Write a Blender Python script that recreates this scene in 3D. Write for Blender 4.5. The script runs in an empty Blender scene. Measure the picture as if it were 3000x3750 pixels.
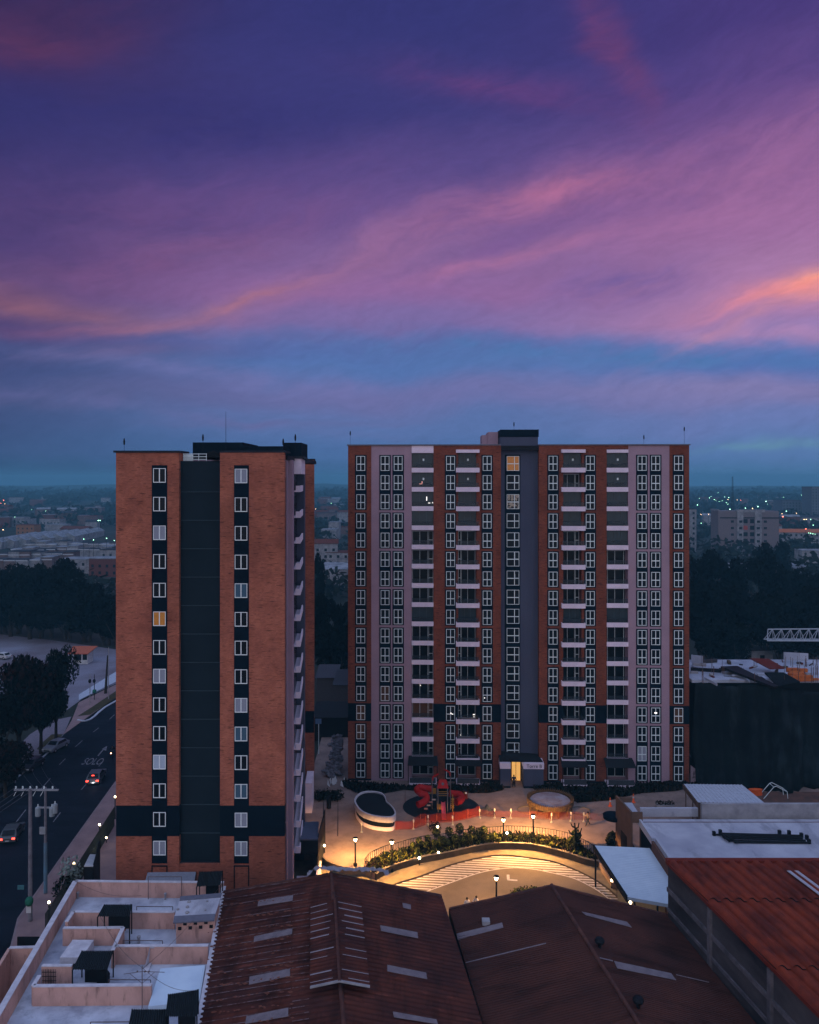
import bpy, math, random
from mathutils import Vector, Matrix
random.seed(7)
C = bpy.context.scene.collection
F = 2871.0; HY = 1752.0; CZ = 41.0
# ---------------- camera ----------------
cd = bpy.data.cameras.new("camera"); cam = bpy.data.objects.new("camera", cd); C.objects.link(cam)
cam.location = (0, 0, CZ); cam.rotation_euler = (math.radians(90), 0, 0)
cd.sensor_fit = 'VERTICAL'; cd.sensor_height = 37.5; cd.lens = 28.71
cd.shift_y = -(1875 - HY) / 3750.0
cd.clip_start = 0.5; cd.clip_end = 12000
sc = bpy.context.scene; sc.camera = cam
sc.render.resolution_x = 819; sc.render.resolution_y = 1024
sc.view_settings.view_transform = 'Standard'; sc.view_settings.look = 'None'
sc.view_settings.gamma = 1; sc.view_settings.exposure = 0.0
sc.cycles.max_bounces = 5; sc.cycles.diffuse_bounces = 3; sc.cycles.volume_bounces = 0
sc.cycles.caustics_reflective = False; sc.cycles.caustics_refractive = False
sc.cycles.sample_clamp_indirect = 3.0; sc.cycles.use_denoising = True; sc.cycles.use_adaptive_sampling = True; sc.cycles.adaptive_threshold = 0.025

def S(r, g, b, k=1.0):
    f = lambda c: (c/255/12.92) if c/255 <= 0.04045 else ((c/255+0.055)/1.055)**2.4
    return (f(r)*k, f(g)*k, f(b)*k, 1.0)

# ---------------- world ----------------
world = bpy.data.worlds.new("World"); sc.world = world; world.use_nodes = True
wt = world.node_tree; wn = wt.nodes; wn.clear()
class E:                                    # tiny expression helper over Math nodes
    def __init__(s, o): s.o = o
    def _m(s, op, b=None, c=None, clamp=False):
        n = wn.new('ShaderNodeMath'); n.operation = op; n.use_clamp = clamp
        for i, v in enumerate((s, b, c)):
            if v is None: continue
            if isinstance(v, E): wt.links.new(v.o, n.inputs[i])
            else: n.inputs[i].default_value = v
        return E(n.outputs[0])
    def __add__(s, b): return s._m('ADD', b)
    def __sub__(s, b): return s._m('SUBTRACT', b)
    def __mul__(s, b): return s._m('MULTIPLY', b)
    def __truediv__(s, b): return s._m('DIVIDE', b)
    def clamp(s): return s._m('ADD', 0.0, clamp=True)
def wcomb(x, y, z=0.0):
    n = wn.new('ShaderNodeCombineXYZ')
    for i, v in enumerate((x, y, z)):
        if isinstance(v, E): wt.links.new(v.o, n.inputs[i])
        else: n.inputs[i].default_value = v
    return n.outputs[0]
def wnoise(vec, scale, detail=4, rough=0.55):
    n = wn.new('ShaderNodeTexNoise'); n.inputs['Scale'].default_value = scale
    n.inputs['Detail'].default_value = detail; n.inputs['Roughness'].default_value = rough
    wt.links.new(vec, n.inputs['Vector']); return E(n.outputs['Fac'])
def wramp(fac, stops):
    n = wn.new('ShaderNodeValToRGB'); cr = n.color_ramp; cr.interpolation = 'EASE'
    cr.elements[0].position = stops[0][0]; cr.elements[0].color = stops[0][1]
    cr.elements[1].position = stops[-1][0]; cr.elements[1].color = stops[-1][1]
    for p, c in stops[1:-1]:
        e = cr.elements.new(p); e.color = c
    wt.links.new(fac.o, n.inputs[0]); return n.outputs[0]
def wmix(fac, a, b):
    n = wn.new('ShaderNodeMix'); n.data_type = 'RGBA'
    for k, v in ((0, fac), (6, a), (7, b)):
        if isinstance(v, E): wt.links.new(v.o, n.inputs[k])
        elif isinstance(v, (tuple, float)): n.inputs[k].default_value = v
        else: wt.links.new(v, n.inputs[k])
    return n.outputs[2]
def wsmooth(x, a, b):
    n = wn.new('ShaderNodeMapRange'); n.interpolation_type = 'SMOOTHSTEP'
    wt.links.new(x.o, n.inputs[0]); n.inputs[1].default_value = a; n.inputs[2].default_value = b
    return E(n.outputs[0])
tc = wn.new('ShaderNodeTexCoord'); sp = wn.new('ShaderNodeSeparateXYZ'); wt.links.new(tc.outputs['Generated'], sp.inputs[0])
dx, dy, dz = (E(sp.outputs[i]) for i in range(3))
AZ = dx._m('ARCTAN2', dy) * 57.2958
EL = dz._m('ARCSINE') * 57.2958
base = wcomb(AZ, EL * 2.2)
n1 = wnoise(base, 0.045, 5); n2 = wnoise(wcomb(AZ + 40.0, EL * 2.2 + 13.0), 0.06, 5)
AZw = AZ + (n1 - 0.5) * 11.0
ELw = EL + (n2 - 0.5) * 4.5
def ae(px, py):
    a = math.atan((px-1500)/F); return math.degrees(a), math.degrees(math.atan((HY-py)/F*math.cos(a)))
def ramp_py(px, rows): return [(max(0, ae(px, py)[1]/35), S(*c)) for py, c in rows]
mid = [(1756,(54,90,130)),(1712,(66,100,146)),(1660,(76,108,160)),(1560,(90,114,168)),(1440,(106,112,166)),(1345,(84,114,172)),(1265,(86,106,168)),
       (1180,(124,106,162)),(1080,(140,102,156)),(950,(126,96,150)),(800,(106,82,142)),(640,(84,72,134)),(420,(62,60,122)),(0,(54,55,116))]
left = [(1756,(42,72,106)),(1712,(50,78,116)),(1640,(60,82,126)),(1540,(62,80,126)),(1440,(72,82,130)),(1320,(54,72,122)),(1210,(78,66,116)),
        (1120,(112,80,114)),(1040,(94,72,120)),(900,(76,62,116)),(700,(62,55,110)),(450,(54,52,108)),(200,(60,48,96)),(0,(50,42,86))]
right = [(1756,(64,104,148)),(1712,(78,116,162)),(1660,(90,122,174)),(1540,(106,122,178)),(1420,(120,118,170)),(1320,(84,112,178)),(1240,(130,122,182)),
         (1140,(170,126,172)),(1000,(166,120,166)),(800,(156,108,158)),(620,(134,94,148)),(440,(110,80,140)),(200,(84,66,130)),(0,(72,58,122))]
f = ELw / 35.0
cl, cm, cr_ = wramp(f, ramp_py(120, left)), wramp(f, ramp_py(1500, mid)), wramp(f, ramp_py(2880, right))
col = wmix(wsmooth(AZw, -29.0, -7.0), cl, cm)
col = wmix(wsmooth(AZw, 2.0, 27.0), col, cr_)
# cloud bands: long soft ellipses set out by azimuth and elevation
st1 = wnoise(wcomb(AZw * 0.35 - ELw * 0.25, ELw + AZw * -0.32), 0.75, 6, 0.6)
st2 = wnoise(wcomb(AZw, ELw * 2.0), 0.22, 6, 0.6)
md = wsmooth(st1 * 0.55 + st2 * 0.45, 0.36, 0.62)
blobs = [ # px, py, tilt, len, wid, colour, strength
 (120,1128,-3,420,34,(150,98,112),.45),(470,1200,8,300,26,(160,100,122),.5),(880,1112,17,360,36,(158,108,130),.42),
 (960,1085,20,180,15,(196,122,120),.4),(1230,985,26,360,60,(152,106,148),.5),(1650,850,22,420,80,(156,106,150),.5),
 (1960,735,14,340,60,(170,108,150),.5),(2080,700,5,260,34,(188,112,148),.5),(1850,955,14,330,30,(178,114,154),.55),(2700,690,14,560,110,(172,114,160),.4),
 (2640,560,10,500,90,(158,104,152),.35),(2940,1055,9,130,36,(255,168,142),1.0),(2880,1085,6,260,34,(240,140,140),.7),
 (2690,1190,22,240,20,(200,138,162),.6),(2820,1225,-4,380,26,(206,142,176),.5),
 (2230,150,-58,230,46,(118,66,112),.6),(1850,320,-8,420,60,(104,64,122),.55),(60,170,12,330,70,(104,56,86),.5),(300,90,20,380,90,(80,50,92),.35),
 (650,760,8,620,120,(108,76,126),.5),(600,930,14,560,70,(126,84,130),.5),(1200,620,8,600,90,(96,74,134),.4),
 (2250,1040,4,220,70,(104,88,152),.7),(1850,900,20,140,24,(118,84,146),.5),(1400,1240,-3,700,46,(140,108,160),.3),
 (400,1310,8,420,40,(104,90,134),.6),(200,1370,0,420,60,(54,74,122),.4),(1750,1275,-2,800,44,(80,114,170),.85),(2450,1310,-2,800,44,(78,118,174),.95),
 (1100,1400,-4,900,40,(114,114,168),.6),(300,1480,3,800,40,(90,92,138),.5),(700,1530,-5,600,20,(102,104,156),.45),(1100,1545,4,400,16,(104,100,150),.4),
 (2700,1420,-4,600,60,(136,128,176),.5),(2850,1632,1,320,14,(104,150,168),.5),(700,460,4,700,120,(46,46,106),.5),(2650,330,12,500,90,(106,76,136),.4),
]
for (px, py, tilt, ln, wd, c, stg) in blobs:
    a, e = ae(px, py); t = math.radians(tilt); k = 0.01996
    u = AZw - a; v = ELw - e
    p = (u * math.cos(t) + v * math.sin(t)) / (ln*k); q = (v * math.cos(t) - u * math.sin(t)) / (wd*k)
    g = E((p*p + q*q).o) * -1.0
    g = g._m('EXPONENT')
    m = (g * stg * (md * 0.75 + 0.45)).clamp()
    col = wmix(m, col, S(*c))
# fine luminance texture of the thin cloud sheet
st3 = wnoise(wcomb(AZw * 0.5 + ELw * 0.3, ELw * 1.6 - AZw * 0.42), 1.6, 8, 0.68)
tex = (st1 - 0.5) * 0.22 + (st3 - 0.5) * 0.30 + 1.0
mul = wn.new('ShaderNodeVectorMath'); mul.operation = 'SCALE'; wt.links.new(col, mul.inputs[0]); wt.links.new(tex.o, mul.inputs['Scale'])
col = mul.outputs[0]
# the western half of the sky, behind the camera, still holds the afterglow
low = wmix(wsmooth(EL, 0.0, 32.0), (0.86, 0.78, 0.82, 1), (0.56, 0.64, 0.92, 1))
low = wmix(wsmooth(EL, 30.0, 75.0), low, (0.60, 0.82, 1.32, 1))
col = wmix(wsmooth(EL, 34.0, 62.0), col, (0.48, 0.66, 1.14, 1))
col = wmix(wsmooth(dy * -1.0, -0.35, 0.35), col, low)
col = wmix(wsmooth(EL * -1.0, 3.0, 12.0), col, (0.02, 0.03, 0.05, 1))
bg = wn.new('ShaderNodeBackground'); wo = wn.new('ShaderNodeOutputWorld')
wt.links.new(col, bg.inputs[0]); bg.inputs[1].default_value = 1.0; wt.links.new(bg.outputs[0], wo.inputs[0])
# the last glow of the sun that has gone down behind the camera
sl = bpy.data.lights.new("sun", 'SUN'); sun = bpy.data.objects.new("sun", sl); C.objects.link(sun)
sl.energy = 0.22; sl.angle = math.radians(30); sl.color = (1.0, 0.86, 0.82)
sun.rotation_euler = (math.radians(64), 0, math.radians(-24))

# ---------------- helpers ----------------
def W(px, py, z=0.0):
    D = (CZ - z) * F / (py - HY); return Vector(((px-1500)*D/F, D, z))
def WD(px, py, D): return Vector(((px-1500)*D/F, D, CZ-(py-HY)*D/F))
def on_plane(px, py, p0, n, off=0.0):
    d = Vector(((px-1500)/F, 1, -(py-HY)/F)); o = Vector((0, 0, CZ)); n = n.normalized()
    t = (p0 + n*off - o).dot(n) / d.dot(n); return o + d*t
MATS = {}
def mat(name, c, rough=0.85, c2=None, scale=3.0, amt=0.5, bump=0.0, emit=None, es=0.0, metal=0.0, stretch=(1,1,1), spec=0.06, alpha=1.0, brick=None, detail=6, thr=None, bscale=None, mul2=None):
    if name in MATS: return MATS[name]
    m = bpy.data.materials.new(name); m.use_nodes = True; t = m.node_tree; n = t.nodes; b = n['Principled BSDF']
    c = tuple(c[:3]) + (1,)
    b.inputs['Roughness'].default_value = rough; b.inputs['Metallic'].default_value = metal
    b.inputs['Specular IOR Level'].default_value = spec; b.inputs['Alpha'].default_value = alpha
    tcn = n.new('ShaderNodeTexCoord'); mp = n.new('ShaderNodeMapping'); mp.inputs['Scale'].default_value = stretch
    t.links.new(tcn.outputs['Object'], mp.inputs[0])
    nz = n.new('ShaderNodeTexNoise'); nz.inputs['Scale'].default_value = scale; nz.inputs['Detail'].default_value = detail
    nz.inputs['Roughness'].default_value = 0.6; t.links.new(mp.outputs[0], nz.inputs['Vector'])
    if c2 is None: c2 = tuple(x*(1-0.35*amt) for x in c[:3])
    c2 = tuple(c2[:3]) + (1,)
    mr = n.new('ShaderNodeMapRange'); lo, hi = thr or (0.35, 0.65)
    mr.inputs[1].default_value = lo; mr.inputs[2].default_value = hi; t.links.new(nz.outputs['Fac'], mr.inputs[0])
    mx = n.new('ShaderNodeMix'); mx.data_type = 'RGBA'; t.links.new(mr.outputs[0], mx.inputs[0])
    mx.inputs[6].default_value = c; mx.inputs[7].default_value = c2
    out = mx.outputs[2]
    if brick:
        br = n.new('ShaderNodeTexBrick'); br.inputs['Scale'].default_value = brick[0]
        br.inputs['Mortar Size'].default_value = brick[1]; br.inputs['Color1'].default_value = (1,1,1,1); br.inputs['Color2'].default_value = (.8,.78,.78,1)
        br.inputs['Mortar'].default_value = (.62,.62,.66,1); br.inputs['Row Height'].default_value = 0.25
        mp2 = n.new('ShaderNodeMapping'); mp2.inputs['Rotation'].default_value = (math.radians(90), 0, 0)
        t.links.new(tcn.outputs['Object'], mp2.inputs[0]); t.links.new(mp2.outputs[0], br.inputs['Vector'])
        # long dark weather streaks in the courses
        mp3 = n.new('ShaderNodeMapping'); mp3.inputs['Scale'].default_value = (1.1, 1.1, 9.0); t.links.new(tcn.outputs['Object'], mp3.inputs[0])
        nz3 = n.new('ShaderNodeTexNoise'); nz3.inputs['Scale'].default_value = 1.0; nz3.inputs['Detail'].default_value = 7; t.links.new(mp3.outputs[0], nz3.inputs['Vector'])
        mr3 = n.new('ShaderNodeMapRange'); mr3.inputs[1].default_value = 0.57; mr3.inputs[2].default_value = 0.66; mr3.inputs[3].default_value = 1.0; mr3.inputs[4].default_value = 0.42
        t.links.new(nz3.outputs['Fac'], mr3.inputs[0])
        m1 = n.new('ShaderNodeVectorMath'); m1.operation = 'MULTIPLY'; t.links.new(out, m1.inputs[0]); t.links.new(br.outputs['Color'], m1.inputs[1])
        m2 = n.new('ShaderNodeVectorMath'); m2.operation = 'SCALE'; t.links.new(m1.outputs[0], m2.inputs[0]); t.links.new(mr3.outputs[0], m2.inputs['Scale'])
        out = m2.outputs[0]
    for (s2, st2, lo2, hi2, k2) in (mul2 or ()):     # further wear: blotches and runs
        mpb = n.new('ShaderNodeMapping'); mpb.inputs['Scale'].default_value = st2; mpb.inputs['Location'].default_value = (s2*3, s2*7, s2); t.links.new(tcn.outputs['Object'], mpb.inputs[0])
        nb2 = n.new('ShaderNodeTexNoise'); nb2.inputs['Scale'].default_value = s2; nb2.inputs['Detail'].default_value = 8; nb2.inputs['Roughness'].default_value = .65; t.links.new(mpb.outputs[0], nb2.inputs['Vector'])
        mb2 = n.new('ShaderNodeMapRange'); mb2.inputs[1].default_value = lo2; mb2.inputs[2].default_value = hi2; mb2.inputs[3].default_value = 1.0; mb2.inputs[4].default_value = k2; t.links.new(nb2.outputs['Fac'], mb2.inputs[0])
        vb = n.new('ShaderNodeVectorMath'); vb.operation = 'SCALE'; t.links.new(out, vb.inputs[0]); t.links.new(mb2.outputs[0], vb.inputs['Scale']); out = vb.outputs[0]
    t.links.new(out, b.inputs['Base Color'])
    if bump:
        bp = n.new('ShaderNodeBump'); bp.inputs['Strength'].default_value = bump; bp.inputs['Distance'].default_value = 0.05
        nb = n.new('ShaderNodeTexNoise'); nb.inputs['Scale'].default_value = bscale or scale*4; nb.inputs['Detail'].default_value = 4
        t.links.new(mp.outputs[0], nb.inputs['Vector']); t.links.new(nb.outputs['Fac'], bp.inputs['Height']); t.links.new(bp.outputs[0], b.inputs['Normal'])
    if emit:
        b.inputs['Emission Color'].default_value = tuple(emit[:3]) + (1,); b.inputs['Emission Strength'].default_value = es
    MATS[name] = m; return m

def glow_glass(name, col, s, tr=.75):         # lit clear globe: it glows and lets its bulb's light through
    m = bpy.data.materials.new(name); m.use_nodes = True; t = m.node_tree; t.nodes.clear(); n = t.nodes
    e = n.new('ShaderNodeEmission'); e.inputs[0].default_value = tuple(col)+(1,); e.inputs[1].default_value = s
    tr_ = n.new('ShaderNodeBsdfTransparent'); tr_.inputs[0].default_value = (tr,tr,tr,1); a = n.new('ShaderNodeAddShader'); o = n.new('ShaderNodeOutputMaterial')
    t.links.new(e.outputs[0], a.inputs[0]); t.links.new(tr_.outputs[0], a.inputs[1]); t.links.new(a.outputs[0], o.inputs[0]); MATS[name] = m; return m
class MB:
    def __init__(s): s.v = []; s.f = []; s.m = []
    def add(s, vs, fs, mi=0):
        o = len(s.v); s.v += [tuple(v) for v in vs]; s.f += [tuple(i+o for i in f) for f in fs]; s.m += [mi]*len(fs); return s
    def box(s, x0, y0, z0, x1, y1, z1, mi=0):
        v = [(x0,y0,z0),(x1,y0,z0),(x1,y1,z0),(x0,y1,z0),(x0,y0,z1),(x1,y0,z1),(x1,y1,z1),(x0,y1,z1)]
        return s.add(v, [(0,3,2,1),(4,5,6,7),(0,1,5,4),(1,2,6,5),(2,3,7,6),(3,0,4,7)], mi)
    def prism(s, pts, z0, z1, mi=0, top=True, mtop=None):
        n = len(pts); a = sum(pts[i][0]*pts[(i+1)%n][1]-pts[(i+1)%n][0]*pts[i][1] for i in range(n))
        if a < 0: pts = list(reversed(pts))
        v = [(p[0],p[1],z0) for p in pts] + [(p[0],p[1],z1) for p in pts]
        s.add(v, [(i,(i+1)%n,n+(i+1)%n,n+i) for i in range(n)], mi)
        s.add(v, [tuple(range(n,2*n))], mi if mtop is None else mtop); s.add(v, [tuple(reversed(range(n)))], mi); return s
    def poly(s, pts, mi=0): return s.add(pts, [tuple(range(len(pts)))], mi)
    def wall(s, p, q, z0, z1, th=0.2, mi=0):   # upright slab from p to q (xy), thickness th centred
        p = Vector(p[:2]); q = Vector(q[:2]); d = (q-p).normalized(); n = Vector((-d.y, d.x))*th/2
        return s.prism([p-n, q-n, q+n, p+n], z0, z1, mi)
    def slab(s, pts, th, mi=0):                # any planar polygon given a thickness downward
        n = len(pts); v = [tuple(p) for p in pts] + [(p[0],p[1],p[2]-th) for p in pts]
        s.add(v, [tuple(range(n)), tuple(reversed(range(n,2*n)))] + [(i,n+i,n+(i+1)%n,(i+1)%n) for i in range(n)], mi); return s
    def tube(s, p, q, r, r2=None, n=8, mi=0, cap=True):
        p = Vector(p); q = Vector(q); r2 = r if r2 is None else r2; d = (q-p).normalized()
        a = d.orthogonal().normalized(); b = d.cross(a)
        v = [p+(a*math.cos(2*math.pi*i/n)+b*math.sin(2*math.pi*i/n))*r for i in range(n)] + [q+(a*math.cos(2*math.pi*i/n)+b*math.sin(2*math.pi*i/n))*r2 for i in range(n)]
        fs = [(i,(i+1)%n,n+(i+1)%n,n+i) for i in range(n)]
        if cap: fs += [tuple(reversed(range(n))), tuple(range(n,2*n))]
        return s.add(v, fs, mi)
    def path(s, pts, r, n=8, mi=0):
        for a, b in zip(pts, pts[1:]): s.tube(a, b, r, n=n, mi=mi)
        return s
    def ball(s, c, r, sz=1.0, n=10, mi=0, jit=0.0):
        v = []; fs = []; m = n//2
        for j in range(m+1):
            th = math.pi*j/m
            for i in range(n):
                k = 1+random.uniform(-jit, jit); v.append((c[0]+r*k*math.sin(th)*math.cos(2*math.pi*i/n), c[1]+r*k*math.sin(th)*math.sin(2*math.pi*i/n), c[2]+r*k*sz*math.cos(th)))
        for j in range(m):
            for i in range(n): fs.append((j*n+i, (j+1)*n+i, (j+1)*n+(i+1)%n, j*n+(i+1)%n))
        return s.add(v, fs, mi)
    def lathe(s, prof, c=(0,0,0), n=12, mi=0):
        v = []; fs = []
        for r, z in prof:
            for i in range(n): v.append((c[0]+r*math.cos(2*math.pi*i/n), c[1]+r*math.sin(2*math.pi*i/n), c[2]+z))
        for j in range(len(prof)-1):
            for i in range(n): fs.append((j*n+i, j*n+(i+1)%n, (j+1)*n+(i+1)%n, (j+1)*n+i))
        return s.add(v, fs, mi)
    def build(s, name, mats, parent=None, smooth=False, **props):
        me = bpy.data.meshes.new(name); me.from_pydata(s.v, [], s.f); me.validate()
        for m in (mats if isinstance(mats, (list, tuple)) else [mats]): me.materials.append(m)
        if len(me.polygons) == len(s.m): me.polygons.foreach_set('material_index', s.m)
        if smooth: me.polygons.foreach_set('use_smooth', [True]*len(me.polygons))
        o = bpy.data.objects.new(name, me); C.objects.link(o)
        if parent: o.parent = parent
        for k, v in props.items(): o[k] = v
        return o
def thing(name, label, cat, loc=(0,0,0), rz=0.0, group=None):
    o = bpy.data.objects.new(name, None); C.objects.link(o); o.empty_display_size = 0.3
    o.location = loc; o.rotation_euler = (0, 0, rz); o['label'] = label; o['category'] = cat
    if group: o['group'] = group
    return o
def copy_tree(o, parent=None):
    c = o.copy(); C.objects.link(c)
    if parent: c.parent = parent
    for ch in list(o.children): copy_tree(ch, c)
    return c
def dup(o, loc, rz, label=None, scale=None):
    c = copy_tree(o); c.location = loc; c.rotation_euler = (0, 0, rz)
    if label: c['label'] = label
    if scale: c.scale = scale
    return c
def struct(name, mb, m): return mb.build(name, m, kind='structure')
def center(pts):                              # move a world-space MB to local coordinates about pts
    return sum(pts, Vector((0,0,0)))/len(pts)
def shift(mb, o): mb.v = [(v[0]-o[0], v[1]-o[1], v[2]-o[2]) for v in mb.v]; return mb
def catmull(pts, k=8, closed=False):
    P = [Vector(p) for p in pts]; n = len(P); out = []
    rng = range(n) if closed else range(n-1)
    for i in rng:
        g = (lambda j: P[j % n]) if closed else (lambda j: P[max(0, min(n-1, j))])
        p0, p1, p2, p3 = g(i-1), g(i), g(i+1), g(i+2)
        for t in range(k):
            u = t/k; out.append(0.5*((2*p1)+(-p0+p2)*u+(2*p0-5*p1+4*p2-p3)*u*u+(-p0+3*p1-3*p2+p3)*u**3))
    if not closed: out.append(P[-1])
    return out
def inside(x, y, poly):
    r = False; n = len(poly)
    for i in range(n):
        x1, y1 = poly[i][0], poly[i][1]; x2, y2 = poly[(i+1)%n][0], poly[(i+1)%n][1]
        if (y1 > y) != (y2 > y) and x < (x2-x1)*(y-y1)/(y2-y1)+x1: r = not r
    return r

# materials
M = dict(
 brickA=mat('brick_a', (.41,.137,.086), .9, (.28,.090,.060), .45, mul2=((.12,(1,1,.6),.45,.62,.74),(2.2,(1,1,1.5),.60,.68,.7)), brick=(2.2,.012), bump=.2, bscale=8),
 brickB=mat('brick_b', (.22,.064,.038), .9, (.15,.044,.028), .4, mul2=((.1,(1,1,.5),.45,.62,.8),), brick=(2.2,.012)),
 mauve=mat('mauve_render', (.30,.20,.25), .9, (.26,.175,.22), .4),
 pale=mat('pale_render', (.66,.55,.65), .85, (.56,.47,.56), .8),
 navy=mat('navy_render', (.004,.009,.017), .8, (.003,.007,.013), .6, spec=.03),
 slate=mat('slate_render', (.062,.068,.105), .8, (.048,.052,.085), .5, stretch=(1,1,.2)),
 dark=mat('dark_metal', (.009,.010,.013), .6),
 frame=mat('window_frame', (.64,.72,.74), .6),
 frameA=mat('white_frame', (.72,.77,.80), .6),
 glass=mat('dark_glass', (.006,.008,.012), .25, spec=.12),
 teal=mat('teal_glazing', (.018,.032,.042), .2, spec=.3),
 curtain=mat('curtain', (.24,.26,.32), .9, (.19,.2,.26), 6, stretch=(6,1,.3)),
 curtblue=mat('blue_curtain', (.06,.11,.16), .9, (.04,.08,.12), 6, stretch=(6,1,.3)),
 lit=mat('lit_room', (.3,.15,.05), .9, (.2,.08,.03), 3, emit=(1,.40,.14), es=.15, stretch=(3,1,1)),
 litdim=mat('dim_room', (.05,.03,.02), .9, emit=(1,.35,.15), es=.014),
 roofdark=mat('roof_felt', (.014,.015,.018), .9),
 white=mat('white_paint', (.44,.44,.46), .7, (.34,.34,.36), 1.2),
 concrete=mat('concrete', (.30,.29,.31), .9, (.2,.19,.21), .8, bump=.3),
 paving=mat('paving', (.24,.17,.15), .9, (.165,.12,.11), .45, mul2=((.9,(1,1,1),.52,.62,.85),), bump=.2),
 asphalt=mat('asphalt', (.010,.013,.021), .9, (.006,.008,.014), .25, bump=.2, detail=9, mul2=((.5,(.25,1.6,1),.5,.6,.7),(1.5,(1,1,1),.62,.66,1.7))),
 drive=mat('drive_surface', (.17,.13,.10), .9, (.13,.10,.075), .35, bump=.2),
 side=mat('pavement', (.24,.16,.16), .9, (.18,.12,.125), .6, bump=.2),
 soil=mat('soil', (.028,.020,.017), .95, (.014,.012,.010), 1.2, bump=.5),
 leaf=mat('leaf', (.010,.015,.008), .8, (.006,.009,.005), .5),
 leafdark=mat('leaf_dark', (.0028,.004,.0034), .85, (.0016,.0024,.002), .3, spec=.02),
 leafred=mat('leaf_red', (.022,.007,.006), .85, (.007,.006,.005), .5),
 leaflit=mat('leaf_painted_lit', (.085,.095,.018), .75, (.03,.04,.010), 1.5),  # lighter leaf colour: the light on the planted bed is put into it
 bark=mat('bark', (.035,.028,.024), .95),
 lampglow=None,
 lampwhite=mat('lamp_white', (1,1,.95), .5, emit=(.9,1,.92), es=7),
 red=mat('tail_light', (.6,.02,.02), .4, emit=(1,.05,.03), es=7),
 redplastic=mat('red_plastic', (.34,.014,.012), .5, (.27,.011,.010), 2),
 orange=mat('orange_plastic', (.62,.10,.03), .6),
 yellow=mat('yellow_plastic', (.42,.20,.04), .6),
 marking=mat('marking_paint', (.50,.46,.45), .8, (.36,.33,.32), 2.5),
 skin=mat('skin', (.16,.08,.05), .7), hair=mat('hair', (.01,.008,.007), .8),
)
M['lampglow'] = glow_glass('lamp_glow', (1,.78,.42), 12)
# =============== TOWER B (wide tower) ===============
BL = Vector((-8.35, 106.5, 0.0)); BR = Vector((37.5, 105.1, 0.0))
BA = math.atan2(BR.y-BL.y, BR.x-BL.x); bu = Vector((math.cos(BA), math.sin(BA), 0)); bn = Vector((-bu.y, bu.x, 0))
BWID = (BR-BL).length
def xb(px, y=0.0):                            # local x on tower B's face for an image column
    o = BL + bn*y; k = (px-1500)/F; return (k*o.y - o.x)/(bu.x - k*bu.y)
tb = thing('apartment_tower', 'wide seventeen storey apartment tower of brick and mauve bays with pale balconies', 'apartment tower', BL, BA, None)
ZR = 45.45; DEP = 14.0
c = dict(a0=0.0, a1=xb(1360), m1=xb(1508), k1=xb(1588), b2a=xb(1678), b2b=xb(1745), s0=xb(1835), s1=xb(1974), b3a=xb(2063), b3b=xb(2130), b4=xb(2222), m2=xb(2301), a4=xb(2452.5), e=BWID)
ztop = lambda r: 44.03 - 2.6*r
core = MB(); core.box(0.02, 1.62, 0, BWID-.02, DEP, ZR-.5); core.build('core_wall', M['mauve'], tb)
bz0, bz1 = ztop(13)-2.2, ztop(13)+.26         # dark band storey
NB = lambda: MB()
for x0, x1 in ((0, c['a1']), (c['k1'], c['b2a']), (c['b2b'], c['s0']), (c['s1'], c['b3a']), (c['b3b'], c['b4']), (c['a4'], BWID)):
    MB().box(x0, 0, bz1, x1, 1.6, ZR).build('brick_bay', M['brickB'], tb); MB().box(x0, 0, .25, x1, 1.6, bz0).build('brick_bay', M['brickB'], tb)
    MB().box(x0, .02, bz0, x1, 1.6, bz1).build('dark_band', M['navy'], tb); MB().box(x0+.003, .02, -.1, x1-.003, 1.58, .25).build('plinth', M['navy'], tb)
for x0, x1 in ((c['a1'], c['m1']), (c['m2'], c['a4'])): MB().box(x0, .06, 0, x1, 1.6, ZR-.02).build('mauve_bay', M['mauve'], tb)
for x0, x1 in ((c['b2a'], c['b2b']), (c['b3a'], c['b3b'])): MB().box(x0, .01, ztop(0)+.42, x1, 1.6, ZR).build('brick_head', M['brickB'], tb)
MB().box(c['b4'], .01, ztop(0)+.95, c['m2'], 1.6, ZR).build('brick_head', M['brickB'], tb)
MB().box(c['m1'], .02, ztop(0)+.42, c['k1'], 1.6, ZR-.01).build('fascia', M['pale'], tb)
# side walls in brick
MB().box(-.03, .3, 0, .02, DEP, ZR).build('side_wall', M['brickB'], tb); MB().box(BWID-.02, .3, 0, BWID+.03, DEP, ZR).build('side_wall', M['brickB'], tb)
# stair shaft
sh = MB(); sh.box(c['s0'], 1.0, 3.0, c['s1'], 7.5, ZR+1.2); shf = sh.build('stair_shaft', M['slate'], tb)
cp = MB(); cp.box(c['s0']+.0, .95, ZR+1.2, c['s1']+.05, 7.6, 47.65)
for k in range(7): cp.box(c['s0']+k*.86, .90, 46.65, c['s0']+.05+k*.86, .95, 47.7)
cp.build('shaft_crown', M['navy'], tb)
MB().box(xb(1765,5), 4.5, ZR-.5, xb(1786,5), 9, 47.1).box(xb(1786,5), 4, ZR-.5, xb(1822,5), 9, 47.5).build('penthouse', M['mauve'], tb)
MB().box(-.15, -.12, ZR, c['s0']-.02, DEP+.1, ZR+.16).build('coping', mat('coping', (.12,.12,.15), .8), tb); MB().box(c['s1']+.02, -.12, ZR, BWID+.15, DEP+.1, ZR+.16).build('coping', mat('coping', (.12,.12,.15), .8), tb)
MB().box(.1, .1, ZR-.6, BWID-.1, DEP-.1, ZR-.02).build('roof', M['roofdark'], tb)
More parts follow.
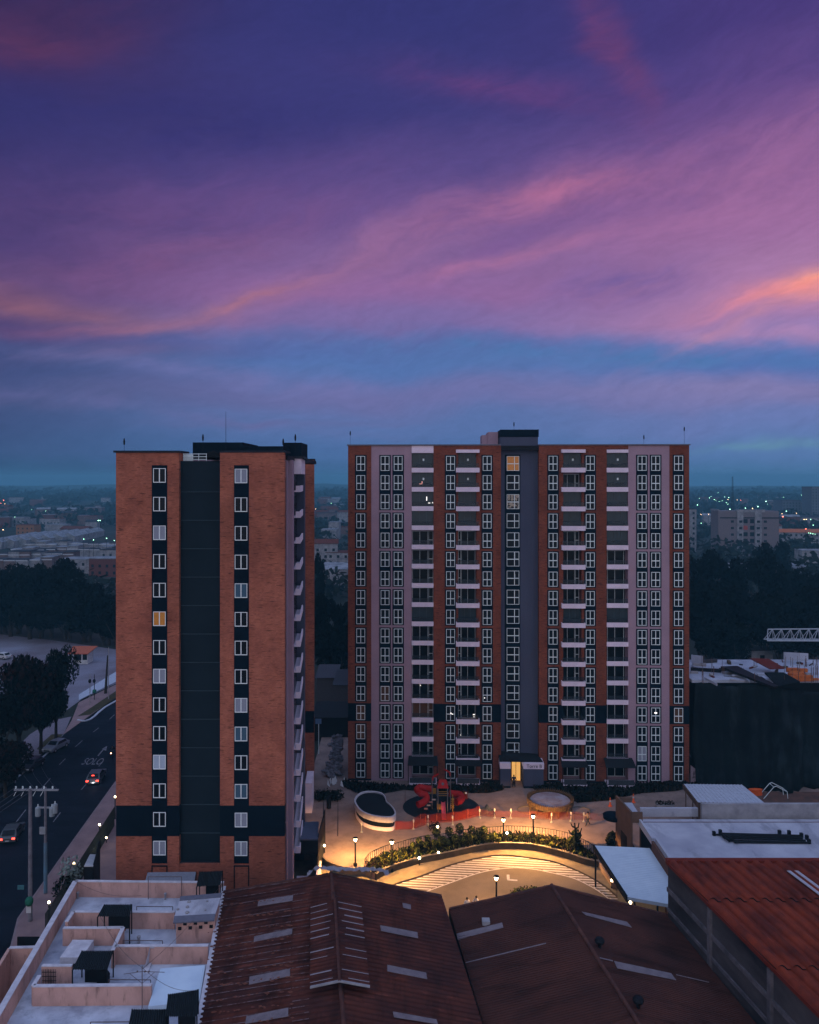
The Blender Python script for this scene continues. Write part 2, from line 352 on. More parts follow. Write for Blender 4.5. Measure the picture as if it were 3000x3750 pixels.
def rod(x, y, z, h, parent, r=.028):
    m = MB(); m.tube((x,y,z), (x,y,z+h), r*.6, n=6); m.lathe([(0,h),(r*2.6,h+.05),(r*3.2,h+.35),(r*1.6,h+.6),(0,h+.65)], (x,y,z), 8)
    return m.build('lightning_rod', M['dark'], parent)
for x, h in ((.25, 1.3), (c['s0']+1.9, 4.0), (xb(2362), .7), (BWID-.5, 1.8)): rod(x, .5 if h != 4.0 else 1.5, ZR+.1 if h != 4.0 else 47.6, min(h,1.8) if h != 4.0 else .5, tb)
# window surrounds
WIN = [(1305,1338.5,'a'), (1394,1427,'m'), (1442,1475,'m'), (1634,1666.5,'b'), (1768,1800.5,'b'), (2009,2042,'b'), (2145,2178,'b'), (2335,2368,'m'), (2385,2418,'m'), (2468.5,2501,'a')]
GR = [(0,2),(3,4),(5,6),(7,8),(9,10),(11,12),(13,13),(14,16)]
for p0, p1, k in WIN:
    x0, x1 = xb(p0)-.17, xb(p1)+.17; y = 0 if k != 'm' else .06
    for g0, g1 in GR:
        if g0 == 13 and k != 'm': continue
        MB().box(x0, y-.05, ztop(g1)-2.13, x1, y, ztop(g0)+.15).build('window_surround', M['navy'], tb)
def cross_frame(w, h, mbx, x=0, z=0, y=0, bt=.07, hz=.55, vx=.5, b2=.045):
    t = .06
    mbx.box(x, y-t, z, x+w, y, z+bt); mbx.box(x, y-t, z+h-bt, x+w, y, z+h)
    mbx.box(x, y-t, z+bt, x+bt, y, z+h-bt); mbx.box(x+w-bt, y-t, z+bt, x+w, y, z+h-bt)
    hh = z+h*(1-hz)
    mbx.box(x+bt, y-t*.9, hh-b2*1.3, x+w-bt, y, hh+b2*1.3); mbx.box(x+w*vx-b2, y-t*.8, z+bt, x+w*vx+b2, y, hh-b2*1.3); mbx.box(x+w*vx-b2, y-t*.8, hh+b2*1.3, x+w*vx+b2, y, z+h-bt)
# one prototype, then copies; the rest of the 170 in one part
WW, WH = 1.17, 1.99
wp = MB(); cross_frame(WW, WH, wp); w0 = wp.build('window', M['frame'], tb)
pp = MB().box(.05, -.02, .05, WW-.05, -.005, WH-.05); p0_ = pp.build('pane', M['glass'], w0)
restf, restp = MB(), MB(); first = True
special = {(1,15):'lit', (0,16):'x'}
LITW = {(14,0):'litdim2', (13,0):'litdim', (13,9):'litdim', (12,1):'litdim', (15,7):'curt', (2,0):'x'}
for ci, (a, b, k) in enumerate(WIN):
    for r in range(17):
        x = xb((a+b)/2)-WW/2; y = -.05 if k != 'm' else .01; z = ztop(r)-WH
        if r >= 7:
            if first: w = w0; pn = p0_; first = False
            else:
                w = w0.copy(); C.objects.link(w); w.parent = tb; pn = p0_.copy(); C.objects.link(pn); pn.parent = w
            w.location = (x, y, z)
            v = LITW.get((r, ci))
            if v and v != 'x':
                pn.data = pn.data.copy(); pn.data.materials[0] = M['curtain'] if v == 'curt' else M['litdim']
                w['label'] = 'window with pale curtains' if v == 'curt' else 'window with a faint warm glow'
        else:
            cross_frame(WW, WH, restf, x, z, y); restp.box(x+.05, y-.02, z+.05, x+WW-.05, y-.005, z+WH-.05)
rf = restf.build('window', M['frame'], tb); rf['kind'] = 'stuff'; restp.build('pane', M['glass'], rf)
# balconies: four stacks of seventeen
def bal(b0, b1, yf, side, wide0=None, wide1=None, door=()):
    protoB = None
    for r in range(17):
        zt = ztop(r)-1.6; zb = zt-.62
        x0, x1 = (b0, b1) if wide0 is None else (wide0, wide1)
        if r < 16:
            if protoB is None:
                m = MB(); m.box(0, yf, 0, x1-x0, yf+.12, .62)
                if yf < -.2: m.box(0, yf+.12, 0, .12, -.003, .62); m.box(x1-x0-.12, yf+.12, 0, x1-x0, -.003, .62)
                m.box(.005, yf+.12, 0, x1-x0-.005, 1.6 if wide0 is None else -.01, .14)
                if wide0 is not None: m.box(b0-x0+.01, -.01, 0, b1-x0-.01, 1.6, .14)
                protoB = m.build('balcony', M['pale'], tb); bo = protoB
                g = MB(); g.box(.1, yf+.04, .62, x1-x0-.1, yf+.055, 1.22); gl = g.build('glass_railing', mat('railing_glass', (.03,.04,.05), .15, alpha=.35, spec=.3), bo)
                g2 = None
            else: bo = copy_tree(protoB, tb)
            bo.location = (x0, 0, zb)
        # sliding door at the back wall
        if protoB is not None:
            z0 = zb+.16; h = 2.22; bw = b1-b0-.1
            if r == 0: bal.d = None
            if getattr(bal, 'd', None) is None:
                d = MB(); t = .06
                d.box(0, -t, 0, bw, 0, .06); d.box(0, -t, h-.07, bw, 0, h)
                for u in door: d.box(u*bw-.03, -t, .06, u*bw+.03, 0, h-.07)
                s0, s1 = side
                d.box(s0*bw, -t*.8, h*.42, s1*bw, 0, h*.47)
                bal.d = d.build('balcony_door', M['frame'], tb); MB().box(.02, -.02, .02, bw-.02, -.005, h-.02).build('pane', M['glass'], bal.d); do = bal.d
            else: do = copy_tree(bal.d, tb)
            do.location = (b0+.05, 1.6, z0)
            if r == 13 and door[0] < .02 and b0 < 12:
                ch = do.children[0]; ch.data = ch.data.copy(); ch.data.materials[0] = M['litdim']; do['label'] = 'balcony door with a faint warm glow'
    # upper lintel
    MB().box(x0, yf, ztop(0)+.42, x1, 0.0, ztop(0)+.85).build('balcony_canopy', M['pale'], tb)
bal(c['m1'], c['k1'], -.12, (.8,.98), door=(.012,.36,.74,.79,.988))
bal(c['b2a'], c['b2b'], -.75, (.02,.15), xb(1670.5,-.75), xb(1756.5,-.75), door=(.012,.14,.19,.55,.975))
bal(c['b3a'], c['b3b'], -.75, (.8,.98), xb(2058,-.75), xb(2145,-.75), door=(.012,.32,.74,.79,.985))
bal(c['b4'], c['m2'], -.12, (.02,.1), door=(.012,.09,.14,.5,.93))
# glazed-in balconies
glz = {0:[0,1,2,3,8], 1:[0,1,2,3,8], 2:[0,2,3,8], 3:[0,1,2,3,4,8]}
bays = [(c['m1'],c['k1']), (c['b2a'],c['b2b']), (c['b3a'],c['b3b']), (c['b4'],c['m2'])]
for bi, rows in glz.items():
    x0, x1 = bays[bi]
    for r in rows:
        z0 = ztop(r)-1.6; z1 = ztop(r)+.36
        g = MB(); g.box(x0+.02, .3, z0-.45, x1-.02, .32, z1)
        go = g.build('balcony_glazing', M['teal'], tb); s = MB()
        for u in (.0, .36, .68, .985): s.box(x0+.03+(x1-x0-.1)*u, .26, z0-.45, x0+.06+(x1-x0-.1)*u, .3, z1)
        s.build('glazing_bar', mat('dim_bar', (.06,.08,.095), .6), go)
        if r < 2: MB().box(x0+(x1-x0)*.5, .285, z0+.95, x0+(x1-x0)*.5+.22, .298, z0+1.25).build('notice', M['frame'], go)
# small lit things seen in rooms
def glow(x, z, w, h, y=-.09, m='lampwhite'):
    MB().box(x-w/2, y, z-h/2, x+w/2, y+.02, z+h/2).build('room_lamp', M[m], tb)
mat('room_white', (1,.95,.9), .5, emit=(1,.93,.85), es=1.6); M['rw'] = MATS['room_white']; mat('room_red', (1,.5,.4), .5, emit=(1,.45,.4), es=.9); M['rr'] = MATS['room_red']
for px, py, w, h, m, y in ((1572,1842,.3,.16,'rw',.2),(1584,1841,.14,.16,'rw',.2),(1563,1826,.1,.55,'rw',.2),(1541,1772,.45,.12,'rr',.2),(1546,1768,.1,.35,'rr',.2),
                      (1652,2612,.14,.14,'rw',-.12),(1657,2615,.16,.1,'rw',-.12),(1736,2617,.26,.12,'rw',1.5),(1736,2625,.24,.1,'rw',1.5),(1775,2556,.12,.12,'rw',-.12),
                      (1687,2692,.1,.16,'rw',1.4),(1687,2703,.1,.12,'rw',1.4),(2402,2611,.35,.16,'rw',-.1),(2021,2606,.16,.14,'litdim',-.12),(1540,2510,.1,.14,'rw',1.4),(2247,2284,.22,.2,'rw',.25)):
    x = xb(px, y); D = (BL+bu*x+bn*y).y; glow(x, CZ-(py-HY)*D/F, w, h, y, m)
# stair windows
sx0, sx1 = xb(1856,1), xb(1901.5,1)
MB().box(sx0-.25, .93, 3.3, sx1+.15, 1.0, ztop(0)+.2).build('window_strip', M['navy'], tb)
sw = None; swid = sx1-sx0; stairlit = []
for r in range(16):
    if sw is None:
        m = MB(); cross_frame(swid, WH, m, bt=.06, hz=.52, vx=.62); sw = m.build('stair_window', M['frame'], tb)
        MB().box(.05, -.02, .05, swid-.05, -.005, WH-.05).build('pane', M['glass'], sw); o = sw
    else: o = copy_tree(sw, tb)
    o.location = (sx0, .93, ztop(r)-WH)
    if r in (0, 2): stairlit.append((o, r))
    if r in (1, 4, 6, 11, 15, 5):
        ma = MB(); w2, h2 = swid*.36, WH*.5
        for q in ((0,0,w2,.06),(0,h2-.06,w2,h2),(0,.06,.06,h2-.06),(w2-.06,.06,w2,h2-.06)): ma.box(q[0], -.05, q[1], q[2], 0, q[3])
        s_ = ma.build('open_sash', M['frame'], o); s_.location = (swid*.63, -.02 if r in (1,4,5) else -.12, WH*.49); s_.rotation_euler = (math.radians(-14 if r in (6,11,15) else -3), math.radians(0), math.radians(0))
for o, r in stairlit:
    ch = [c_ for c_ in o.children if c_.name.startswith('pane')][0]; ch.data = ch.data.copy()
    ch.data.materials[0] = M['lit'] if r == 0 else mat('pale_lit', (.3,.25,.2), .9, (.02,.02,.03), 2.5, thr=(.5,.52), emit=(.5,.4,.3), es=.03)
    o['label'] = 'brightly lit orange stair window' if r == 0 else 'stair window with a pale curtain'
# entrance block
ex0, ex1 = xb(1833,-2), xb(1991,-2)
d0, d1 = xb(1870,-2), xb(1918,-2)
for q0, q1 in ((ex0,d0),(d1,ex1)): MB().box(q0, -2, .25, q1, 1.0, 3.25).build('entrance_block', M['slate'], tb)
en = MB(); en.box(ex0, -2.04, -.1, d0, .98, .25); en.box(d1, -2.04, -.1, ex1, .98, .25); en.build('entrance_plinth', M['navy'], tb)
en = MB(); en.box(ex0-.06, -2.06, 2.55, d0+.02, .9, 3.3); en.box(d1-.02, -2.06, 2.55, ex1+.06, .9, 3.3); sgn = en.build('entrance_fascia', M['pale'], tb)
MB().slab([Vector((ex0-.1,-1.6,3.36)), Vector((ex1,-1.6,3.36)), Vector((ex1-.4,1.0,3.5)), Vector((ex0-.1,1.0,3.9))], .06).build('entrance_canopy', M['roofdark'], tb)
MB().box(d0-.02, .6, .0, d1+.02, .65, 3.2).build('entrance_surround', M['dark'], tb)
dr = MB(); dr.box(d0+.35, .5, .05, d1-.1, .58, 2.75); drr = dr.build('entrance_door', mat('door_glow', (.5,.25,.08), .8, (.3,.12,.03), 1.6, emit=(1,.5,.13), es=.75, stretch=(1.5,1,1)), tb)
fr = MB()
for u in (0, .46, .94): fr.box(d0+.35+(d1-d0-.45)*u, .44, .05, d0+.41+(d1-d0-.45)*u, .5, 2.75)
fr.build('door_frame', M['dark'], drr)
def text_mesh(name, s, size, m, parent=None, ext=.01):
    tcv = bpy.data.curves.new(name, 'FONT'); tcv.body = s; tcv.size = size; tcv.extrude = ext; tcv.align_x = 'CENTER'; tcv.align_y = 'CENTER'
    to = bpy.data.objects.new(name, tcv); C.objects.link(to); dg = bpy.context.evaluated_depsgraph_get()
    me = bpy.data.meshes.new_from_object(to.evaluated_get(dg)); C.objects.unlink(to); bpy.data.objects.remove(to)
    me.materials.clear(); me.materials.append(m); o = bpy.data.objects.new(name, me); C.objects.link(o)
    if parent: o.parent = parent
    return o
tx = text_mesh('sign_lettering', 'Torre B', .62, M['dark'], sgn); tx.location = (xb(1957,-2.1), -2.075, 2.92); tx.rotation_euler = (math.radians(90), 0, 0)
# terraces and awnings on the ground floor
for i, (x0, x1) in enumerate(bays):
    a = MB(); a.slab([Vector((x0-.5,-2.0,2.85)), Vector((x1+.6,-2.0,2.85)), Vector((x1+.5,0,3.45)), Vector((x0-.4,0,3.45))], .06)
    ao = a.build('awning', M['roofdark'], tb); a = MB()
    for x in (x0-.4, x1+.5): MB().tube((x,-1.9,.5), (x,-1.9,2.85), .05).build('awning_post', M['dark'], ao)
    MB().box(x0-.3, -2.0, -.05, x1+.4, -.05, .5).build('terrace_plinth', M['pale'], tb)
    MB().box(x0-.2, -1.98, .5, x1+.3, -1.95, 1.2).build('terrace_railing', mat('terrace_rail', (.04,.045,.055), .6), tb)

# =============== TOWER A (near tower) ===============
AD = 71.3; GA = -0.6; kA = AD/F
xa = lambda px: (px-1500)*kA
AX0, AX1 = xa(425), xa(1042.4); AW = AX1-AX0
ta = thing('apartment_tower', 'tall brick tower with blue-black window strips and balconies, standing beside the avenue', 'apartment tower', (AX0, AD, 0))
la = lambda px: xa(px)-AX0
za = lambda py: CZ-(py-HY)*kA
ZA = 43.35; SHR = -.085                      # the plan is slightly skewed, as the street is
def sk(mbx): mbx.v = [(v[0]+SHR*max(0, v[1]-.0)*min(1, max(0, v[0]/AW)) , v[1], v[2]) for v in mbx.v]; return mbx
b0, b1, b2, b3 = la(656), la(806), la(1042.4), la(425)
bt_, bb_ = 11.25, 8.45
for x0, x1 in ((0, b0), (b1, AW)):
    dp = 3 if x0 == 0 else .55; MB().box(x0, 0, bt_, x1, dp, ZA).build('brick_wall', M['brickA'], ta); MB().box(x0, 0, GA, x1, dp, bb_).build('brick_wall', M['brickA'], ta); MB().box(x0, .015, bb_, x1, dp, bt_).build('dark_band', M['navy'], ta)
MB().box(b0, .05, GA, b1, 3, 5.9).build('brick_wall', M['brickA'], ta)
pn = MB(); pn.box(b0, .45, 5.9, b1, 3, 42.6)
for k in range(15):
    z = 39.76-2.6*k
    if z > 6.4: MB().box(b0+.05, .37, z-.03, b1-.05, .45, z+.04).build('panel_joint', mat('joint_metal', (.030,.048,.060), .7), ta)
pn.box(b0, .3, 5.85, b1, .45, 5.95); pn.build('dark_panel', mat('deep_panel', (.008,.015,.022), .8, (.006,.012,.018), .5, spec=.1), ta)
m = MB(); m.box(.02, 3, GA, AW, 27.5, ZA-.6); sk(m); m.build('core_wall', M['mauve'], ta)
m = MB(); m.box(-.0, 3, GA, .02, 27, ZA); m.build('side_wall', M['brickA'], ta)
# window strips
SW = [(556.5, 613.0), (857.5, 912.0)]
for a, b in SW:
    MB().box(la(a), -.03, 6.0, la(b), 0, 42.2).build('window_strip', M['navy'], ta); fr = MB()
    for x in (la(a)-.02, la(b)-.07): fr.box(x, -.05, GA, x+.09, 0, 5.7)
    fr.box(la(a)-.02, -.05, 5.7, la(b)+.02, 0, 5.82).build('dark_frame', M['dark'], ta)
wa = None
kinds = {(0,2):'c',(0,5):'o',(0,7):'c',(0,10):'w',(0,13):'c',(1,0):'c',(1,4):'b',(1,8):'c2',(1,9):'b',(1,12):'c',(1,13):'c',(1,11):'b2'}
cw = mat('white_curtain', (.36,.42,.52), .9, (.3,.36,.46), 5, stretch=(5,1,.4))
ow = mat('orange_room', (.3,.15,.04), .9, (.2,.09,.025), 3, emit=(1,.36,.06), es=.12, stretch=(3,1,1))
for ci, px in enumerate((562.3, 860.8)):
    for r in range(14):
        if wa is None:
            q = MB(); w, h, t = 1.13, 1.30, .06
            for bx in ((0,0,w,.07),(0,h-.05,w,h),(0,.07,.055,h-.05),(w-.055,.07,w,h-.05),(w/2-.04,.07,w/2+.04,h-.05)): q.box(bx[0], -t, bx[1], bx[2], 0, bx[3])
            wa = q.build('window', M['frameA'], ta); MB().box(.03, -.025, .03, w-.03, -.008, h-.03).build('pane', M['glass'], wa); o = wa
        else: o = copy_tree(wa, ta)
        o.location = (la(px), -.03, 41.92-1.30-2.605*r - (.05 if ci else 0))
        k = kinds.get((ci, r))
        if k:
            ch = o.children[0]; ch.data = ch.data.copy()
            ch.data.materials[0] = {'c':M['curtain'],'o':ow,'w':cw,'b':M['curtblue'],'c2':M['curtain'],'b2':M['curtblue']}[k]
            o['label'] = {'c':'window with drawn pale curtains','o':'lit orange window','w':'window with bright white curtains','b':'window with blue curtains','c2':'window with drawn pale curtains','b2':'window with blue curtains'}[k]
# roof edge and plant rooms
cpA = mat('cap_dark', (.02,.022,.03), .7)
m = MB(); m.box(-.2, -.12, ZA, b0+.1, 3, ZA+.18); m.box(b1, -.05, ZA, AW+.05, 3.1, ZA+.18); m.box(b0, 3, ZA-.6, AW-.2, 26, ZA-.2); m.build('coping', cpA, ta)
m = MB(); m.box(.2, 3.05, ZA-.6, AW-1, 26, ZA-.42); m.build('roof', M['roofdark'], ta)
def abox(p0, p1, top, D0, D1, name='plant_room', mt=None):
    x0 = (p0-1500)*D0/F-AX0; x1 = (p1-1500)*D0/F-AX0; z = CZ-(top-HY)*D0/F
    return MB().box(x0, D0-AD, ZA-.2, x1, D1-AD, z).build(name, mt or M['navy'], ta)
abox(706, 890, 1620, 80, 88); abox(890, 1038, 1634, 79, 86); abox(1037, 1104, 1621, 83, 88)
m = MB(); m.box(b0+.1, 1.0, 42.6, b0+1.0, 1.05, 43.2)
for k in range(3): m.tube((b0+.1, .9, 42.75+.25*k), (b0+2.3, .9, 42.75+.25*k), .03, n=6)
for k in range(4): m.tube((b0+.15+.7*k, .9, 42.5), (b0+.15+.7*k, .9, 43.3), .03, n=6)
m.build('roof_railing', M['frame'], ta)
m = MB(); m.slab([Vector((b0+1.2,1.2,42.9)),Vector((b0+2.9,1.0,43.6)),Vector((b1+.1,1.2,42.95)),Vector((b1-.6,4,42.9))], .1); m.build('roof_hatch', M['roofdark'], ta)
for px, top in ((440.5,1608),(733,1593),(1031,1609),(1076,1593)):
    x = la(px); rod(x, 1.0, ZA+.1, za(top)-ZA-.6, ta)
x = la(771); MB().tube((x, 6, ZA-.2), (x, 6, 47.6), .03, .015, 6).build('mast', M['dark'], ta)
# side elevation: stepped mauve pier, balconies, far brick block
pl = lambda D: AX1-AX0+SHR*(D-AD)           # local x of the side plane at depth D
def px_at(px, D): return (px-1500)*D/F-AX0
m = MB(); xm = px_at(1071.5, 76); m.prism([(pl(76)-1.5, 76-AD), (xm, 76-AD), (xm-.15, 78-AD), (pl(78)-1.5, 78-AD)], GA, ZA-.55); m.build('mauve_pier', M['mauve'], ta)
m = MB(); m.prism([(AW-.9,.56),(AW-.03,.56),(AW-.06,.9),(AW-.9,.9)], GA, ZA-.02); m.build('corner_brick', M['brickA'], ta)
m = MB()
for k in range(5): m.prism([(AW-.9,.92),(AW-.22,.92),(AW-.42,4.3),(AW-.9,4.3)], 8.2*k+.4, 8.2*k+8.3)
m.prism([(AW-2,.6),(AW-.92,.6),(AW-.92,4.4),(AW-2,4.4)], GA, ZA-.5)
m.build('slot_glazing', M['glass'], ta)
xr = px_at(1100.7, 79); xl = px_at(1083.3, 79); xf = px_at(1110.4, 85.2)
ba = None
for r in range(15):
    zt = CZ-(1778.8-HY)*79/F-2.6*r
    if ba is None:
        q = MB(); q.prism([(0,0),(xr-xl,0),(xf-xl,6.2),(xf-xl-.14,6.2),(xr-xl-.14,.14),(0,.14)], 0, .63)
        q.prism([(-.4,.02),(xr-xl-.02,.02),(xf-xl-.02,6.18),(xf-xl-1.3,6.18)], -.0, .13); ba = q.build('balcony', M['pale'], ta)
        g = MB(); g.prism([(-1.2,.6),(-.25,.6),(-.7,5.8),(-1.4,5.8)], .16, 2.2); g.build('balcony_glazing', M['glass'], ba); o = ba
    else: o = copy_tree(ba, ta)
    o.location = (xl, 79-AD, zt-.63)
# top fascia above the balconies
m = MB(); m.prism([(xl-.8,79-AD-.1),(xr+.1,79-AD-.1),(xf+.1,86-AD),(xf-1,86-AD)], ZA-1.9, ZA-.35); m.build('fascia', M['pale'], ta)
m = MB(); m.prism([(xl-.9,79-AD-.25),(xr+.35,79-AD-.25),(xf+.35,86.4-AD),(xf-1,86.4-AD)], ZA-.35, ZA-.1); m.build('coping', cpA, ta)
y2 = 85.5-AD; m = MB(); m.prism([(xf-1.2,y2),(xf+.06,y2),(xf-.6,y2+6),(xf-1.8,y2+6)], GA, ZA-.4); m.build('mauve_pier', M['slate'], ta)
fx0, fx1 = px_at(1113, 100.3), px_at(1151, 100.3); y3 = 100.3-AD
for z0, z1 in ((bt_,ZA),(GA,bb_)): MB().prism([(fx0-2,y3),(fx1,y3),(fx1-.95,y3+8),(fx0-2,y3+8)], z0, z1).build('brick_wall', M['brickA'], ta)
m = MB(); m.prism([(fx0-2,y3+.02),(fx1-.02,y3+.02),(fx1-.97,y3+8),(fx0-2,y3+8)], bb_, bt_); m.build('dark_band', M['navy'], ta)
m = MB(); m.prism([(fx0-2,y3-.1),(fx1+.15,y3-.1),(fx1-.8,y3+8),(fx0-2,y3+8)], ZA, ZA+.16); m.build('coping', cpA, ta)
# ground floor porch on the side
m = MB(); m.slab([WD(1110,3010,88)-Vector((AX0,AD,0)), WD(1168,3008,88)-Vector((AX0,AD,0)), WD(1165,3072,80)-Vector((AX0,AD,0)), WD(1100,3072,80)-Vector((AX0,AD,0))], .15); m.build('porch_roof', mat('porch_sheet', (.10,.11,.16), .7), ta)
q0 = WD(1165,3072,80)-Vector((AX0,AD,0)); q1 = WD(1100,3072,80)-Vector((AX0,AD,0))
m = MB(); m.box(q1.x, q0.y+.05, q0.z-1.6, q0.x, q0.y+.15, q0.z-.16)
m.box(q0.x-.15, q0.y+.1, GA, q0.x-.05, q0.y+7.5, q0.z-.16); m.build('porch_screen', M['dark'], ta)
m = MB(); m.box(q1.x-.4, q0.y+.2, GA, q1.x+.95, q0.y+.4, .25); m.box(q0.x-.12, q0.y-4, GA, q0.x+.1, q0.y+2, 1.0); m.build('porch_wall', M['pale'], ta)
m = MB(); m.prism([(px_at(1118,96),96-AD),(px_at(1143,96),96-AD),(px_at(1143,98),100-AD),(px_at(1118,98),100-AD)], 0, CZ-(2868-HY)*96/F); m.build('side_porch', M['pale'], ta)
# =============== GROUND ===============
GZ = -0.6
g = MB(); g.add([(-3400,-40,-.70),(3400,-40,-.70),(3400,4400,-.70),(-3400,4400,-.70)], [(0,1,2,3)])
struct('ground', g, mat('ground', (.022,.026,.022), .95, (.045,.04,.036), .012, thr=(.5,.62)))
# plaza platform
lip = [(1376,3199.6),(1392,3189),(1437,3168),(1536,3139),(1606,3126),(1650,3117),(1763,3093),(1846,3086.5),(1951,3091),(2064,3117),(2140,3142),(2192,3153)]
lipw = [W(px, py, 0.06) for px, py in lip]
lipc = catmull([Vector((p.x, p.y, 0)) for p in lipw], 5)
fr_ = [W(1177,3133), W(1198,3155), W(1246,3174), W(1293,3184), W(1335,3186), W(1362,3195)]
pz = [Vector((-13.2,90,0)), Vector((-11.5,85.5,0))] + catmull(fr_, 4) + lipc + [Vector((20.6,79.5,0)), Vector((24.4,79,0)), Vector((60,84,0)), Vector((60,128,0)), Vector((-14,128,0))]
pb = MB(); pb.prism([(p.x,p.y) for p in pz], -1.2, 0.0); struct('plaza_pavement', pb, M['paving'])
# lower walk in front of the retaining wall and the drive beyond its kerb
lo = MB(); lo.prism([(-14,62),(30,62),(30,92),(-14,92)], -1.0, GZ); struct('lower_walk', lo, mat('lower_walk', (.19,.15,.105), .9, (.135,.105,.075), .9, bump=.2))
outer = [(1410,3262),(1450,3238),(1540,3210),(1650,3169),(1750,3144),(1838,3132.5),(1936,3142),(2027,3157),(2091,3180),(2140,3202),(2200,3236),(2253,3278),(2290,3320)]
inner = [(1440,3300),(1520,3280),(1650,3233),(1763,3195),(1868,3178.5),(1951,3183),(2027,3198),(2102,3217),(2170,3250),(2215,3280),(2250,3312)]
OW = catmull([W(px,py,GZ) for px,py in outer], 6); IW = catmull([W(px,py,GZ) for px,py in inner], 6)
dr_ = MB(); dr_.poly([(p.x,p.y,GZ+.006) for p in OW] + [(22,62,GZ+.006),(-10,62,GZ+.006)][::1]); struct('driveway', dr_, M['drive'])
kb = MB()
for a, b in zip(OW, OW[1:]): kb.wall(a, b, GZ-.02, GZ+.10, .14)
struct('kerb', kb, mat('kerb_dark', (.07,.055,.045), .9))
mk = MB(); poly = [(p.x,p.y) for p in OW] + [(p.x,p.y) for p in reversed(IW)]
y = 70.0; z = GZ+.012
while y < 90:
    sl_ = -0.10; run = None; x = -6.0
    while x < 24:
        yy = y + (x-10)*sl_ ; ins = inside(x, yy, poly) and inside(x, yy+.21, poly)
        if ins and run is None: run = x
        if (not ins) and run is not None:
            if x-run > .25:
                w = .21; mk.add([(run,y+(run-10)*sl_,z),(x-.1,y+(x-.1-10)*sl_,z),(x-.1,y+(x-.1-10)*sl_+w,z),(run,y+(run-10)*sl_+w,z)], [(0,1,2,3)])
            run = None
        x += .12
    y += .50
for a, b in zip(IW, IW[1:]):
    d = (b-a).normalized(); n = Vector((-d.y, d.x, 0))*.07; zz = Vector((0,0,.014))
    mk.add([a-n+zz, b-n+zz, b+n+zz, a+n+zz], [(0,1,2,3)])
# the corner mark on the drive
def strip(p, q, w):
    d = (q-p).normalized(); n = Vector((-d.y, d.x, 0))*w/2; mk.add([p-n, q-n, q+n, p+n], [(0,1,2,3)])
A_ = W(1861,3203,GZ+.014); B_ = W(1862,3222,GZ+.014); C_ = W(1895,3224,GZ+.014)
strip(A_, B_, .28); strip(B_+Vector((-.1,.03,0)), C_, .28)
struct('road_markings', mk, M['marking'])
# retaining wall
rw = MB(); cpw = MB()
for i in range(len(lipc)-1):
    rw.wall(lipc[i], lipc[i+1], GZ-.1, .05, .22); cpw.wall(lipc[i], lipc[i+1], .05, .12, .30)
rwo = rw.build('retaining_wall', mat('wall_dark', (.055,.045,.038), .9, (.035,.03,.025), 1.5), None, label='low dark curved retaining wall between the lamp-lit plaza and the striped drive', category='retaining wall')
cpw.build('coping', mat('wall_cap', (.19,.16,.13), .9), rwo)
# low round kerb edge of plaza at the left
kb = MB(); fc = catmull(fr_, 4)
for a, b in zip(fc, fc[1:]): kb.wall(a, b, -.6, .14, .2)
struct('plaza_kerb', kb, mat('kerb_mid', (.12,.10,.085), .9))
# planting bed soil between wall and railing
rail_px = [(1335,3182),(1352,3160),(1383,3143),(1420,3128),(1460,3118),(1500,3106),(1560,3093),(1640,3084),(1725,3066),(1800,3060),(1870,3056),(1950,3060),(2020,3069),(2080,3082),(2120,3100),(2160,3120),(2190,3145)]
railw = catmull([W(px, py-0, 0.0) for px, py in rail_px], 4)
bd = MB(); bd.poly([(p.x,p.y,.02) for p in lipc] + [(p.x,p.y,.02) for p in reversed(railw)]); struct('planting_bed', bd, M['soil'])
# railing
fe = thing('railing', 'dark curved metal railing with thin upright bars behind the planted bed', 'railing', railw[0])
o0 = railw[0]; m = MB(); HR = 1.0
for a, b in zip(railw, railw[1:]):
    up = Vector((0,0,HR)); lo_ = Vector((0,0,.12)); m.tube(a+up-o0, b+up-o0, .035, n=5, cap=False); m.tube(a+lo_-o0, b+lo_-o0, .025, n=5, cap=False)
m.build('rail', M['dark'], fe); m = MB()
acc = 0; 
for a, b in zip(railw, railw[1:]):
    L = (b-a).length; t = acc
    while t < L:
        p = a.lerp(b, t/L)-o0; m.tube(p, p+Vector((0,0,HR)), .032, n=4, cap=False); t += .32
    acc = t-L
m.build('bars', M['dark'], fe)
# garden strip at the foot of tower B
def stuff_patch(name, label, poly, z, n, h, ms, cat='ground cover', seed=1, w=.25, zf=None):
    rnd = random.Random(seed); mb = MB(); xs = [p[0] for p in poly]; ys = [p[1] for p in poly]; k = 0; tries = 0
    while k < n and tries < n*20:
        tries += 1; x = rnd.uniform(min(xs), max(xs)); y = rnd.uniform(min(ys), max(ys))
        if not inside(x, y, poly): continue
        k += 1; a = rnd.uniform(0, 6.28); hh = h*rnd.uniform(.4, 1.2); ww = w*rnd.uniform(.5, 1.3); tx_, ty_ = rnd.uniform(-.3,.3), rnd.uniform(-.3,.3)
        zz = z if zf is None else zf(x, y)
        mb.add([(x-ww*math.cos(a),y-ww*math.sin(a),zz),(x+ww*math.cos(a),y+ww*math.sin(a),zz+hh*.2),(x+tx_+ww*.4*math.cos(a),y+ty_,zz+hh),(x+tx_-ww*.5,y+ty_+.1,zz+hh*.8)], [(0,1,2,3)], rnd.randrange(len(ms)))
    o = mb.build(name, ms, None, kind='stuff', label=label, category=cat); return o
gl1 = [(-8,105.9),(c['s0']-9.5,105.6),(14.2,105.2),(13.8,102.6),(9.5,101.6),(4,101.9),(-1,100.2),(-6,98.6),(-10,99.5),(-12.5,104)]
